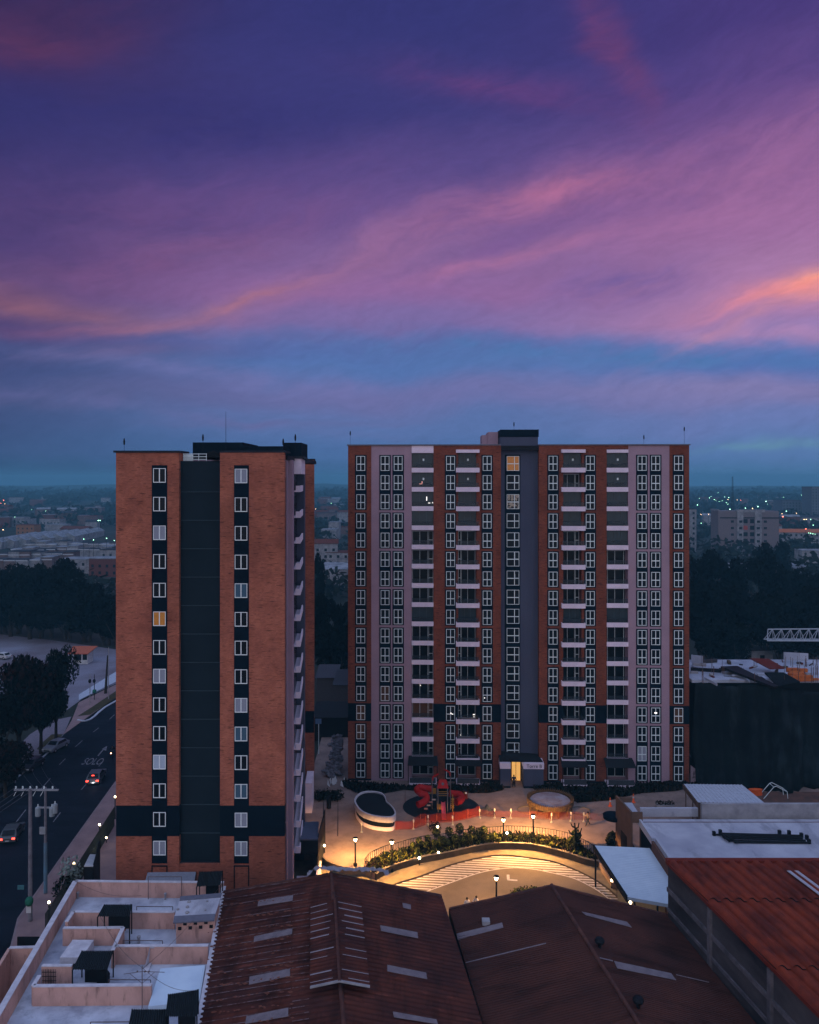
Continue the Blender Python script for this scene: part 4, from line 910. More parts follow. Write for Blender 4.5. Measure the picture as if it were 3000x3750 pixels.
person('person in white shirt on the drive, reaching toward a yellow bag', W(1748,3345,GZ), math.radians(-60), stand(1.7, reach=.9, lean=.12), mat('cloth_white', (.62,.55,.50), .9), mat('cloth_blue', (.05,.06,.09), .9))
person('person in white shirt half hidden by the brown roof edge', W(1711,3352,GZ), math.radians(20), stand(1.68), MATS['cloth_white'], MATS['cloth_blue'])
t = thing('yellow_bag', 'small yellow bag held by the person in white on the drive', 'bag', W(1763,3340,GZ)+Vector((0,0,.55))); m = MB(); m.lathe([(0,0),(.16,.03),(.19,.25),(.1,.38),(0,.4)], n=8); m.build('body', mat('bag_yellow', (.6,.3,.04), .7), t); MB().path([(-.08,0,.36),(-.05,0,.52),(.05,0,.52),(.08,0,.36)],.012,5).build('handle', M['dark'], t)
# =============== STREET ===============
rk = [(40,3400),(67,3359),(424,2858),(560,2690),(700,2560)]       # kerb by tower A
lk = [(700,2440),(560,2480),(426,2556),(331,2623),(231,2695),(160,2755),(92,2809),(0,2878),(-160,2990),(-420,3200)]
road = MB(); RP = [W(px,py,GZ) for px,py in rk]; RP[0] = Vector((-30,40,GZ)); RP.insert(1, W(67,3359,GZ)); LP = [W(px,py,GZ) for px,py in lk]
RP = [Vector((-26.5,45,GZ))] + [W(px,py,GZ) for px,py in rk[1:]]
road.poly([(p.x,p.y,GZ) for p in RP+LP] + [(-75,45,GZ)]); road.v = [(x,y,GZ+.0) for x,y,z in road.v]; struct('avenue', road, M['asphalt'])
# pavement between kerb and fence
fl = [(420,2952),(167,3343),(60,3510)]
FP = [W(px,py,GZ+.12) for px,py in fl]; KP = [W(px,py,GZ+.12) for px,py in ((424,2862),(240,3118),(67,3363))]
sd = MB(); sd.prism([(p.x,p.y) for p in [Vector((-26.4,45,0))]+list(reversed(KP))] + [(-32,112),(-26.6,112)] + [(-26.6,90),(-26.6,71.3)] + [(-20,71.3),(-20,45)], -.9, GZ+.12); struct('avenue_pavement', sd, M['side'])
kb = MB(); K2 = [Vector((-26.5,45,0))]+list(reversed(KP))
for a, b in zip(K2, K2[1:]): kb.wall(a, b, GZ-.05, GZ+.14, .16)
struct('avenue_kerb', kb, mat('kerb_pale', (.22,.17,.18), .9))
# far side pavements, verge, parking lot
def patch(name, pts, m, z=GZ, dz=0.0):
    b = MB(); b.poly([tuple(W(px,py,z)+Vector((0,0,dz))) for px,py in pts]); return struct(name, b, m)
patch('parking_lot', [(-400,2300),(0,2322),(200,2345),(430,2378),(700,2400),(700,2470),(430,2500),(300,2560),(230,2610),(100,2640),(-100,2650),(-500,2500)], mat('dust_lot', (.19,.19,.24), .95, (.11,.085,.10), .06, bump=.1), GZ, -.05)
patch('far_pavement', [(430,2505),(289,2573),(262,2640),(231,2692),(331,2620),(430,2550)], M['side'], GZ, .05)
patch('grass_verge', [(430,2528),(345,2585),(284,2624),(331,2618),(430,2552)], mat('verge', (.06,.045,.025), .95, (.035,.035,.02), .8), GZ, .06)
patch('side_path', [(430,2458),(289,2545),(289,2566),(430,2496)], mat('pale_path', (.36,.40,.48), .9), GZ, .10)
patch('far_pavement', [(262,2625),(231,2695),(160,2757),(60,2835),(0,2880),(-200,3010),(-300,3000),(-60,2830),(60,2740),(110,2690),(190,2640)], mat('far_side', (.17,.15,.18), .95), GZ, .05)
patch('grass_verge', [(231,2690),(190,2690),(150,2725),(135,2745),(160,2752),(215,2712)], MATS['verge'], GZ, .06)
kb = MB(); KL = catmull([W(px,py,0) for px,py in ((700,2440),(426,2556),(331,2623),(284,2625))], 4)
for a, b in zip(KL, KL[1:]): kb.wall(a, b, GZ-.05, GZ+.16, .35)
KL = catmull([W(px,py,0) for px,py in ((231,2695),(160,2757),(92,2811),(0,2880))], 4)
for a, b in zip(KL, KL[1:]): kb.wall(a, b, GZ-.05, GZ+.14, .2)
struct('avenue_kerb', kb, mat('kerb_white', (.40,.42,.48), .9))
# road markings
rm = MB(); zr = GZ+.008
def dash(a, b, w=.13):
    p, q = W(*a, zr), W(*b, zr); d = (q-p).normalized(); n = Vector((-d.y,d.x,0))*w/2; rm.add([p-n,q-n,q+n,p+n], [(0,1,2,3)])
for a, b in (((401,2634),(420,2617)),((342,2681),(362,2665)),((276,2735),(302,2712)),((61,2834),(92,2809)),((298,2892),(320,2867)),((362,2806),(378,2788)),((-40,2935),(10,2885)),((150,2890),(185,2850)),((195,3010),(222,2975)),((218,2800),(240,2778)),((408,2577),(416,2572)),((60,3010),(95,2965))): dash(a, b)
mkpaint = mat('road_paint', (.20,.20,.22), .8, (.09,.09,.105), 3); struct('lane_markings', rm, mkpaint)
ar = MB(); P = lambda px, py: W(px, py, zr)
for q in ([(357,2767),(361,2769),(382,2744),(378,2742)], [(373,2743),(393,2731),(389,2750)]): ar.poly([P(*k) for k in q])
struct('road_arrow', ar, mkpaint)
so = text_mesh('road_lettering', 'SOLO', 1.0, mkpaint, None, 0.0); so['kind'] = 'structure'
me = so.data; xs = [v.co.x for v in me.vertices]; ys = [v.co.y for v in me.vertices]; mnx, mxx, mny, mxy = min(xs), max(xs), min(ys), max(ys)
q00, q10, q01, q11 = P(296,2800), P(369,2800), P(318,2776), P(386,2777)
for v in me.vertices:
    u = (v.co.x-mnx)/(mxx-mnx); w = (v.co.y-mny)/(mxy-mny); p = q00*(1-u)*(1-w)+q10*u*(1-w)+q01*(1-u)*w+q11*u*w; v.co = Vector((p.x, p.y, zr+.001))
# fence along the avenue
F0, F1 = W(420,2952,1.85), W(167,3343,1.85); F0.z = F1.z = GZ+.12; fn = thing('slat_fence', 'tall dark green slatted fence along the avenue beside the near tower', 'fence', F1)
m = MB(); d = (F0-F1); L = d.length; d.normalize(); t_ = 0
while t_ < L:
    p = d*t_; m.box(p.x-.03, p.y-.03, 0, p.x+.03, p.y+.03, 2.3); t_ += .28
m.build('slats', mat('fence_green', (.03,.035,.03), .7), fn); m = MB()
for z in (.2,1.2,2.25): m.tube((0,0,z), d*L+Vector((0,0,z)), .035, n=5)
m.build('rail', M['dark'], fn)
# gate roof (pale tilted panel) and low house beside tower A
gr = thing('gatehouse', 'small gatehouse with a pale tilted roof panel behind the avenue fence', 'gatehouse', W(330,3260,GZ)); o_ = gr.location
pts = [WD(330,3128,74)-o_, WD(365,3129,74)-o_, WD(341,3171,69)-o_, WD(308,3171,69)-o_]
MB().slab(pts, .08).build('roof', M['white'], gr)
m = MB(); m.wall(pts[2], pts[3], 0, pts[2].z-.1, .1); m.wall(pts[1], pts[2], 0, pts[2].z-.1, .1); m.build('wall', M['dark'], gr)
m = MB(); p = WD(372,3135,75)-o_; m.box(p.x-.1,p.y,0,p.x+1.0,p.y+1.2,1.6); m.build('side_box', M['concrete'], gr)
# cars
def make_car(lab, loc, rz, bodym, lights='rear', grp='cars on the avenue'):
    t = thing('car', lab, 'car', loc, rz, grp); W_, L_ = .88, 2.15
    prof = [(-L_,.35),(-L_,.82),(-1.75,.95),(-1.25,1.42),(.35,1.45),(1.05,1.0),(2.0,.86),(L_,.7),(L_,.32)]
    m = MB(); n = len(prof); vs = []
    for s, ins in ((-1,0),(1,0)):
        for y, z in prof: vs.append((s*(W_-(.16 if z > 1.2 else .0)), y, z))
    m.add(vs, [tuple(range(n)), tuple(reversed(range(n,2*n)))] + [(i, n+i, n+(i+1)%n, (i+1)%n) for i in range(n)]); b = m.build('body', bodym, t)
    bv = b.modifiers.new('Bevel', 'BEVEL'); bv.width = .06; bv.segments = 2
    g = MB(); g.add([(-.68,-1.76,.99),(.68,-1.76,.99),(.62,-1.29,1.40),(-.62,-1.29,1.40)], [(0,1,2,3)]); g.v = [(x,y-.03,z+.02) for x,y,z in g.v]; g.build('rear_window', M['glass'], t)
    g = MB(); g.add([(-.62,.40,1.42),(.62,.40,1.42),(.7,1.02,1.04),(-.7,1.02,1.04)], [(0,1,2,3)]); g.v = [(x,y+.03,z+.03) for x,y,z in g.v]; g.build('windscreen', M['glass'], t)
    for s in (-1,1):
        g = MB(); g.add([(s*.9,-1.5,1.02),(s*.9,.9,1.02),(s*.755,.3,1.37),(s*.755,-1.2,1.37)], [(0,1,2,3)]); g.build('side_window', M['glass'], t)
        for y in (-1.35,1.3):
            w = MB().tube((s*.68,y,.33),(s*.9,y,.33),.33,n=14).build('wheel', M['dark'], t); MB().tube((s*.9,y,.33),(s*.91,y,.33),.19,n=10).build('rim', M['concrete'], w)
        MB().box(s*.66-.16,-L_-.03,.66,s*.66+.16,-L_+.02,.82).build('tail_light', M['red'] if lights == 'rear' else mat('red_off', (.2,.01,.01), .4), t)
        MB().box(s*.66-.17,L_-.02,.58,s*.66+.17,L_+.03,.72).build('headlight', M['white'] if lights != 'moto' else M['white'], t)
    MB().box(-.2,-L_-.03,.46,.2,-L_,.58).build('number_plate', M['white'], t)
    m = MB(); m.box(-.5,L_,.42,.5,L_+.03,.6); m.build('grille', M['dark'], t)
    return t
grey = mat('car_grey', (.05,.055,.06), .35, spec=.5); silver = mat('car_silver', (.16,.18,.21), .35, spec=.5); blk = mat('car_black', (.012,.014,.018), .3, spec=.5)
r1 = math.radians(8)
c1 = make_car('dark car with tail lights and a high brake light, driving away near the lettering', W(353,2858,GZ), r1, grey); MB().box(-.15,-1.78,1.30,.15,-1.70,1.37).build('brake_light', M['red'], c1)
make_car('dark car with two glowing tail lights on the avenue behind the utility poles', W(46,3066,GZ), math.radians(12), grey)
make_car('silver car parked under the tree at the far kerb', W(205,2745,GZ), math.radians(168), silver, 'off', 'cars parked at the kerb')
make_car('dark car with a pale bumper facing the camera in the tree shade', W(116,2815,GZ), math.radians(176), blk, 'off', 'cars parked at the kerb')
make_car('black van-like car at the frame edge below the trees', W(12,2885,GZ), math.radians(176), blk, 'off', 'cars parked at the kerb')
make_car('white car on the pale lot beyond the trees', W(8,2412,GZ), math.radians(70), M['white'], 'off', 'cars on the lot')
pt(W(353,2872,GZ)+Vector((0,-1,.5)), 10, .1, (1,.08,.05)); pt(W(46,3080,GZ)+Vector((0,-1,.5)), 6, .1, (1,.08,.05))
mo = thing('motorcycle', 'motorcycle with rider and lit tail lamp at the edge of the near tower', 'motorcycle', W(411,2770,GZ), r1)
m = MB(); m.tube((0,-.5,.75),(0,.5,.8),.14,n=8); m.tube((0,.5,.8),(0,.75,.35),.05); m.tube((-.3,.5,1.0),(.3,.5,1.0),.03); m.build('frame', M['dark'], mo)
for y in (-.65,.72): MB().tube((-.06,y,.3),(.06,y,.3),.3,n=14).build('wheel', M['dark'], mo)
MB().ball((0,-.72,.72),.09).build('tail_light', mat('moto_light', (1,.5,.3), .4, emit=(1,.42,.25), es=9), mo)
person('rider in dark clothes sitting on the motorcycle', W(411,2770,GZ)+Vector((0,0,-.1)), math.radians(188), {**stand(1.7, lean=.15, reach=.8), 'knL':Vector((-.2,-.4,.72)),'knR':Vector((.2,-.4,.72)),'anL':Vector((-.2,-.15,.35)),'anR':Vector((.2,-.15,.35)),'toeL':Vector((-.2,-.35,.3)),'toeR':Vector((.2,-.35,.3))}, M['dark'], MATS['cloth_dark'])
# guard booth
gb = thing('guard_booth', 'white guard booth with an orange tiled roof on the pale lot', 'booth', W(290,2432,GZ)); o_ = gb.location
m = MB(); m.box(-1.4,0,0,1.9,3,.9); m.box(-1.4,0,.9,-1.2,.2,2.4); m.box(.5,0,.9,.75,.2,2.4); m.box(1.7,.2,.9,1.9,3,2.6); m.box(-1.4,2.8,.9,1.9,3,2.5); m.build('wall', M['white'], gb)
MB().box(-1.2,.1,.9,.5,.15,2.3).box(.75,.1,.9,1.7,.15,2.3).build('window', M['glass'], gb)
MB().slab([Vector((-2.4,-.5,2.45)),Vector((2.2,-.5,2.45)),Vector((2.7,3.6,3.3)),Vector((-2.9,3.6,3.3))], .15).build('roof', mat('tile_orange', (.36,.10,.06), .8), gb)
# utility poles
def pole(lab, px, py_base, py_top, parts, r=.17, pm=None):
    b = W(px, py_base, GZ+.1); top = CZ-(py_top-HY)*b.y/F-b.z; t = thing('utility_pole', lab, 'utility pole', b)
    MB().tube((0,0,0),(0,0,top),r,r*.72,10).build('shaft', pm or mat('pole_grey', (.17,.16,.19), .9, (.11,.10,.12), 2), t); return t, top, b
blue = mat('pole_blue', (.09,.19,.28), .8, (.10,.12,.15), .6)
u1, h1, b1_ = pole('nearer grey utility pole with a wide crossarm, posters and a green bin hung on it', 111, 3373, 2886, 0, .21)
u2, h2, b2_ = pole('farther utility pole with two transformer cans and a pale blue painted lower shaft', 167, 3272, 2883, 0, .17)
m = MB(); m.box(-1.5,-.07,h1-.24,2.3,.07,h1-.08); m.build('crossarm', mat('arm_grey', (.24,.25,.28), .8), u1); m = MB()
for x in (-1.35,-.7,0,.6,1.3,2.1): m.lathe([(0,0),(.06,0),(.09,.08),(.05,.12),(.08,.2),(0,.24)], (x,0,h1-.05), 8)
m.build('insulator', M['frame'], u1); m = MB()
for x in (-1.3,-.6,.5,1.2): m.tube((x,0,h1-.3),(x-.25,0,h1-.75),.025,n=4)
m.build('strut', M['frame'], u1)
m = MB(); m.ball((.05,-.3,2.0),.38,1.2,10); m.build('green_bin', mat('green_bin', (.02,.12,.08), .7), u1, smooth=True)
MB().box(-.25,-.28,.9,.22,-.262,1.8).build('poster', M['white'], u1); MB().box(-1.15,-.1,3.0,-.55,-.05,3.4).build('small_sign', mat('sign_teal', (.05,.14,.16), .7), u1)
MB().tube((0,0,.1),(0,0,h2*.48),.19,.175,10).build('painted_shaft', blue, u2)
for x, z in ((-.75,h2-2.2),(.65,h2-2.2),(.95,h2-1.9)):
    m = MB(); m.lathe([(0,0),(.24,.02),(.26,.1),(.26,.85),(.2,.93),(0,.95)], (x,0,z-.9+.2), 12); tr = m.build('transformer', mat('can_grey', (.26,.30,.34), .6), u2); MB().tube((x,0,z+.2),(x,0,z+.5),.05,n=6).build('bushing', M['frame'], tr)
m = MB(); m.box(-.9,-.06,h2-2.1,1.0,.06,h2-1.95); m.box(-.5,-.25,h2-4.6,.1,-.1,h2-3.9); m.box(-.9,-.08,h2-.35,1.3,.08,h2-.2); m.build('crossarm', MATS['arm_grey'], u2)
# wires
cb = thing('overhead_cables', 'thin overhead cables running from the utility poles across the avenue', 'cables', b1_+Vector((0,0,h1)))
m = MB()
for i, x in enumerate((-1.35,-.7,0,.6)):
    P0 = Vector((x,0,.1)); P1 = Vector((x-9,-28,-1.5+.1*i)); m.path([P0.lerp(P1,t/10)+Vector((0,0,-1.0*math.sin(math.pi*t/10))) for t in range(11)], .022, 4)
for i, x in enumerate((-1.0,.0,1.2)):
    P0 = Vector((b2_.x-b1_.x+x,b2_.y-b1_.y,b2_.z+h2-b1_.z-h1-.2)); P1 = WD(40+40*i,2700,150)-(b1_+Vector((0,0,h1))); m.path([P0.lerp(P1,t/10)+Vector((0,0,-1.6*math.sin(math.pi*t/10))) for t in range(11)], .012, 4)
m.build('wires', mat('wire', (.07,.075,.09), .7), cb)
# poles beyond
for i, (px, pb, pt_, lab) in enumerate([(387,2540,2400,'dark leaning trunk-like pole at the far pavement edge'),(398,2560,2370,'thin pole beside the dark leaning one'),(346,2563,2470,'short pole with a green drum by the pale path'),(330,2580,2465,'thin traffic post nearest the big tree')]):
    b = W(px, pb, GZ); t = thing('roadside_pole', lab, 'pole', b); MB().tube((0,0,0),(.4 if i==0 else 0,0,(pb-pt_)*b.y/F),.3 if i==0 else .09,.12 if i==0 else .06,8).build('shaft', M['bark'] if i in (0,2) else M['concrete'], t)
    if i in (2,3): MB().ball((0,-.1,(pb-pt_)*b.y/F*.75),.28,1.4).build('lamp_head', M['dark'], t)
    if i == 2: MB().tube((-.25,0,1.6),(.25,0,1.6),.35,n=10).build('green_drum', MATS['green_bin'], t)

# =============== TREES ===============
def crown(seed, R, H, n, s, z0, lobes=9, mats_=None):
    rn = random.Random(seed); mb = MB()
    for k in range(lobes):
        a = rn.uniform(0,6.28); rr = R*rn.uniform(.15,.62); zz = z0+H*rn.uniform(.22,.8); r = R*rn.uniform(.34,.55)
        leaf_ball(mb, (rr*math.cos(a), rr*math.sin(a), zz), r, n//lobes, s, rn, .8, 2, .45)
    return mb
def make_tree(seed, R, H, th, n, s, m1, lab, grp=None, nm='tree'):
    t = thing(nm, lab, 'tree', (0,0,0), 0, grp); m = MB(); rn = random.Random(seed)
    m.tube((0,0,-.2),(rn.uniform(-.2,.2),0,th+H*.3),.32*R/4,.16*R/4,8)
    for k in range(5):
        a = k*1.3; m.tube((0,0,th*.9),(R*.5*math.cos(a),R*.5*math.sin(a),th+H*.45),.13*R/4,.05,6)
    m.build('trunk', M['bark'], t); crown(seed, R, H, n, s, th*.8, mats_=m1).build('crown', m1, t); return t
rt = random.Random(21)
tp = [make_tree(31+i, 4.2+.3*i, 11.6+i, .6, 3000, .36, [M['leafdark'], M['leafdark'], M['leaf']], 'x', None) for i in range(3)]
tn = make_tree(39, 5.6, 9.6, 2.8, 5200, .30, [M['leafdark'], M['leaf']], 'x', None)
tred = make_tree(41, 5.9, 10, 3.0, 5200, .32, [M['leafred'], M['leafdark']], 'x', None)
used = {}
def plant(proto, px, pb, ptop, wpx, lab, grp=None, D=None):
    b = W(px, pb, GZ) if D is None else Vector(((px-1500)*D/F, D, GZ)); top = (CZ-(ptop-HY)*b.y/F)-GZ
    key = id(proto); o = proto if key not in used else copy_tree(proto); used[key] = 1
    hh = {tp[0]:11.2,tp[1]:12.2,tp[2]:13.2,tred:12, tn:11.5}.get(proto, 12); sx = wpx*b.y/F/2/4.6
    o.location = b; o.rotation_euler = (0,0,rt.uniform(0,6.28)); o.scale = (sx,sx,top/hh); o['label'] = lab
    if grp: o['group'] = grp
    return o
plant(tred, 70, 2800, 2372, 200, 'large reddish dark tree at the far kerb of the avenue before the pale lot')
plant(tn, 205, 2735, 2372, 128, 'dark rounded tree with twin trunks beside the parked silver car')
plant(tn, 150, 2760, 2440, 150, 'dark tree squeezed between the reddish and the rounded ones')
plant(tp[2], -30, 2860, 2500, 240, 'dark tree cut by the frame edge below the reddish tree')
plant(tred, 20, 2920, 2700, 150, 'low dark reddish shrub-like tree at the frame edge over the kerb')
G1 = 'dark trees in a belt behind the pale lot'
belt = [(40,2330,2060,220),(110,2340,2025,210),(190,2335,2010,200),(255,2345,2040,190),(330,2350,2095,170),(400,2360,2130,170),(0,2320,2090,200),(70,2320,2140,240),(150,2335,2120,240),(240,2340,2150,220),(310,2350,2180,200),(430,2368,2190,170),(380,2362,2220,150),(20,2318,2190,200)]
wds = ['tallest, broad','wide-topped','second tallest','round-headed','lower','thin-topped','edge','bushy low','dense low','spreading low','small ragged','short','stunted','low corner']
for i, (px, pb, pt_, w) in enumerate(belt): plant(tp[i%3], px, pb, pt_, w, f'{wds[i]} dark tree in the belt behind the pale lot', G1)
G2 = 'dark trees in the gap between the towers'
for i, (px, pb, pt_, w, lab) in enumerate([(1178,2475,2115,130,'tall dark tree against the near tower in the gap between the towers'),(1235,2470,2150,120,'dark tree in the middle of the gap between the towers'),(1275,2460,2200,110,'dark tree touching the wide tower in the gap'),(1200,2500,2260,130,'lower dark tree at the foot of the gap trees'),(1255,2500,2300,120,'low dark tree beside the wide tower in the gap'),(1170,2290,2020,60,'pointed far tree before the white block in the gap')]): plant(tp[(i+1)%3], px, pb, pt_, w, lab, G2)
G3 = 'dark trees by the building site'
rb = [(2560,2420,2110,170),(2640,2425,2080,190),(2720,2428,2150,180),(2800,2430,2170,190),(2880,2425,2130,200),(2960,2420,2100,200),(2590,2330,2010,160),(2670,2320,1985,150),(2750,2330,2000,170),(2830,2320,2010,160),(2905,2320,2030,160),(2985,2320,2060,170),(3040,2420,2150,200),(2600,2445,2230,170),(2700,2450,2260,160),(2860,2450,2240,170),(2970,2450,2210,180),(2545,2270,1990,120),(2790,2200,1985,120),(2870,2150,1950,80)]
w2 = ['dark tree touching the wide tower','broad dark tree near the wide tower','dark tree in front of the long white-roofed house','spreading dark tree under the white-roofed houses','dark tree behind the crane jib','tall dark tree over the crane jib','far tree below the pale block, close to the wide tower','tree hiding the foot of the pale block nearer the wide tower','tree hiding the middle of the pale block','tree hiding the foot of the pale block nearer the villa','tree between the pale block and the villa','tree at the frame edge beyond the houses','tree cut by the frame edge over the crane','low dark tree above the building site by the tower','low dark tree above the red site roof','low dark tree above the orange formwork','low dark tree at the frame edge above the site','small tree against the wide tower below the white annex','small tree between pale block and white-roofed house','round-headed tree between the pale block and the villa']
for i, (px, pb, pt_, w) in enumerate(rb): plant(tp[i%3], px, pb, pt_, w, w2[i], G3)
bare = thing('bare_tree', 'pale leafless bush-like tree behind the building site', 'tree', W(2690,2420,GZ)); m = MB(); m.tube((0,0,0),(0,0,4),.2,.1)
for k in range(60):
    a = rt.uniform(0,6.28); h = rt.uniform(2,5); L = rt.uniform(1.5,4.5); p = Vector((0,0,h*.7)); q = p+Vector((math.cos(a)*L,math.sin(a)*L,rt.uniform(.5,4))); m.tube(p,q,.05,.02,4)
m.build('trunk', mat('bark_pale', (.13,.10,.10), .9), bare); m = MB(); leaf_ball(m,(0,0,6),4.5,700,.18,rt,.7,1,.2); m.build('crown', mat('dry_leaf', (.10,.07,.065), .9), bare)
bare.scale = (1.5,1,1)
# distant woods: one mass
rn = random.Random(77); far = MB()
def clump(x, y, r, h, n, s):
    for _ in range(n):
        th = rn.uniform(0,6.28); ph = rn.random(); k = r*math.sqrt(rn.random()); p = Vector((x+k*math.cos(th), y+k*math.sin(th), GZ+h*(ph**.6)*(1-(k/r)**2*.6)))
        a = Vector((rn.gauss(0,1),rn.gauss(0,1),rn.gauss(0,.6))).normalized()*s*rn.uniform(.6,1.3); b = Vector((rn.gauss(0,1),rn.gauss(0,1),rn.gauss(0,1))).normalized()*s*.8; far.add([p-a,p+b,p+a,p-b],[(0,1,2,3)])
for _ in range(900):
    D = math.exp(rn.uniform(math.log(260), math.log(2600))); px = rn.uniform(-150, 3150)
    if 300 < D < 640 and px < 470 and rn.random() < .97: continue
    clump((px-1500)*D/F, D, D*.012+5*rn.random()+2, rn.uniform(6,13), 46, 1.0+D*.0022)
for _ in range(240):
    D = rn.uniform(1300, 2700); px = rn.uniform(-150, 3150); clump((px-1500)*D/F, D, rn.uniform(22,45), rn.uniform(9,20), 40, 5.5)
far.build('far_woods', mat('far_leaf', (.016,.022,.018), .9, (.010,.015,.013), .05), None, kind='stuff', label='dark far woods scattered through the town to the hazy horizon', category='woods')
hl = MB(); vs = []; N = 60
for i in range(N+1):
    a = -40+80*i/N; x = 3000*math.tan(math.radians(a)); h = 9+6*math.sin(i*.55)+5*math.sin(i*.21+1)+(6 if i<26 else 0); vs += [(x,3000,-1),(x,3000+250,h),(x,3000+700,-1)]
hl.add(vs, [(3*i+k,3*i+3+k,3*i+4+k,3*i+1+k) for i in range(N) for k in (0,1)]); struct('hills', hl, mat('hill', (.02,.028,.026), .95))
# =============== TOWN ===============
wallw = mat('house_white', (.26,.26,.28), .9, (.12,.12,.14), .4); wallp = mat('house_pink', (.15,.10,.10), .9, (.08,.055,.055), .4); wallr = mat('house_red', (.11,.04,.035), .9)
rfw = mat('roof_white', (.24,.26,.30), .8, (.10,.11,.13), .3); rfr = mat('roof_red', (.10,.03,.022), .9); rfg = mat('roof_grey', (.035,.035,.045), .9)
winf = M['glass']
def house(lab, x, y, w, d, h, rz, wm, rm_, flat=True, grp=None, win=True, nm='house', cat='house', lit=None):
    t = thing(nm, lab, cat, (x,y,GZ), rz, grp); MB().box(-w/2,0,-.2,w/2,d,h).build('wall', wm, t)
    m = MB()
    if flat:
        m.box(-w/2-.15,-.15,h,w/2+.15,d+.15,h+.3); 
    else:
        m.prism([(-w/2-.4,-.4),(w/2+.4,-.4),(w/2+.4,d+.4),(-w/2-.4,d+.4)], h, h+.12); m.add([(-w/2-.4,-.4,h+.12),(w/2+.4,-.4,h+.12),(w/2+.4,d+.4,h+.12),(-w/2-.4,d+.4,h+.12),(-w/2-.4,d/2,h+w*.0+1.8),(w/2+.4,d/2,h+1.8)], [(0,1,5,4),(2,3,4,5),(0,4,3),(1,2,5)])
    m.build('roof', rm_, t)
    if win:
        k = max(1, int(w/3)); rows_ = max(1, int(h/2.9))
        for r in range(rows_):
            for i in range(k): xx = -w/2+(i+.5)*w/k; MB().box(xx-.55,-.03,1.0+2.9*r,xx+.55,0,2.2+2.9*r).build('window', winf, t)
    return t
def hp_(px, pb): b = W(px, pb, GZ); return b.x, b.y
sideword = lambda px: 'across the avenue' if px < 440 else ('in the gap between the towers' if px < 1300 else 'beyond the building site')
G = 'pale gabled sheds'
shed_lab = ['first','second','third','fourth','fifth','sixth','last']
for i in range(7):
    x, y = hp_(-20+45*i, 2012-4*i); t = thing('gabled_shed', f'long pale gabled shed, {shed_lab[i]} from the frame edge, beyond the tree belt', 'shed', (x,y,GZ), math.radians(4), G)
    w = 8.2; MB().box(-w/2,0,0,w/2,60,4.2).build('wall', wallw, t); m = MB(); m.add([(-w/2-.2,-.3,4.2),(w/2+.2,-.3,4.2),(0,-.3,6.4),(-w/2-.2,60,4.2),(w/2+.2,60,4.2),(0,60,6.4)], [(0,1,2),(0,2,5,3),(1,4,5,2),(3,5,4)]); m.build('roof', rfw, t)
G = 'terraced houses'
rows = [(2020,110,420,9),(2042,60,430,10),(2062,10,250,7),(2085,-10,170,5)]
rowname = ['farthest','second','third','nearest']
for j, (py, a, b_, n) in enumerate(rows):
    for i in range(n):
        px = a+(b_-a)*i/(n-1); x, y = hp_(px, py+int(3*math.sin(i)));  w = (b_-a)/(n-1)*y/F*.93
        t = house(f'terraced house with pale roof edge, {ords[i]} from the frame edge in the {rowname[j]} terrace', x, y, w, 9, rt.choice([4.2,5.2,5.8]), math.radians(3), rt.choice([wallw,wallp,wallw]), rt.choice([rfg,rfw,rfg]), True, G, False)
        MB().box(-w/2,-.3,4.0,w/2,-.15,4.45).build('ledge', mat('ledge_pale', (.42,.45,.50), .8), t)
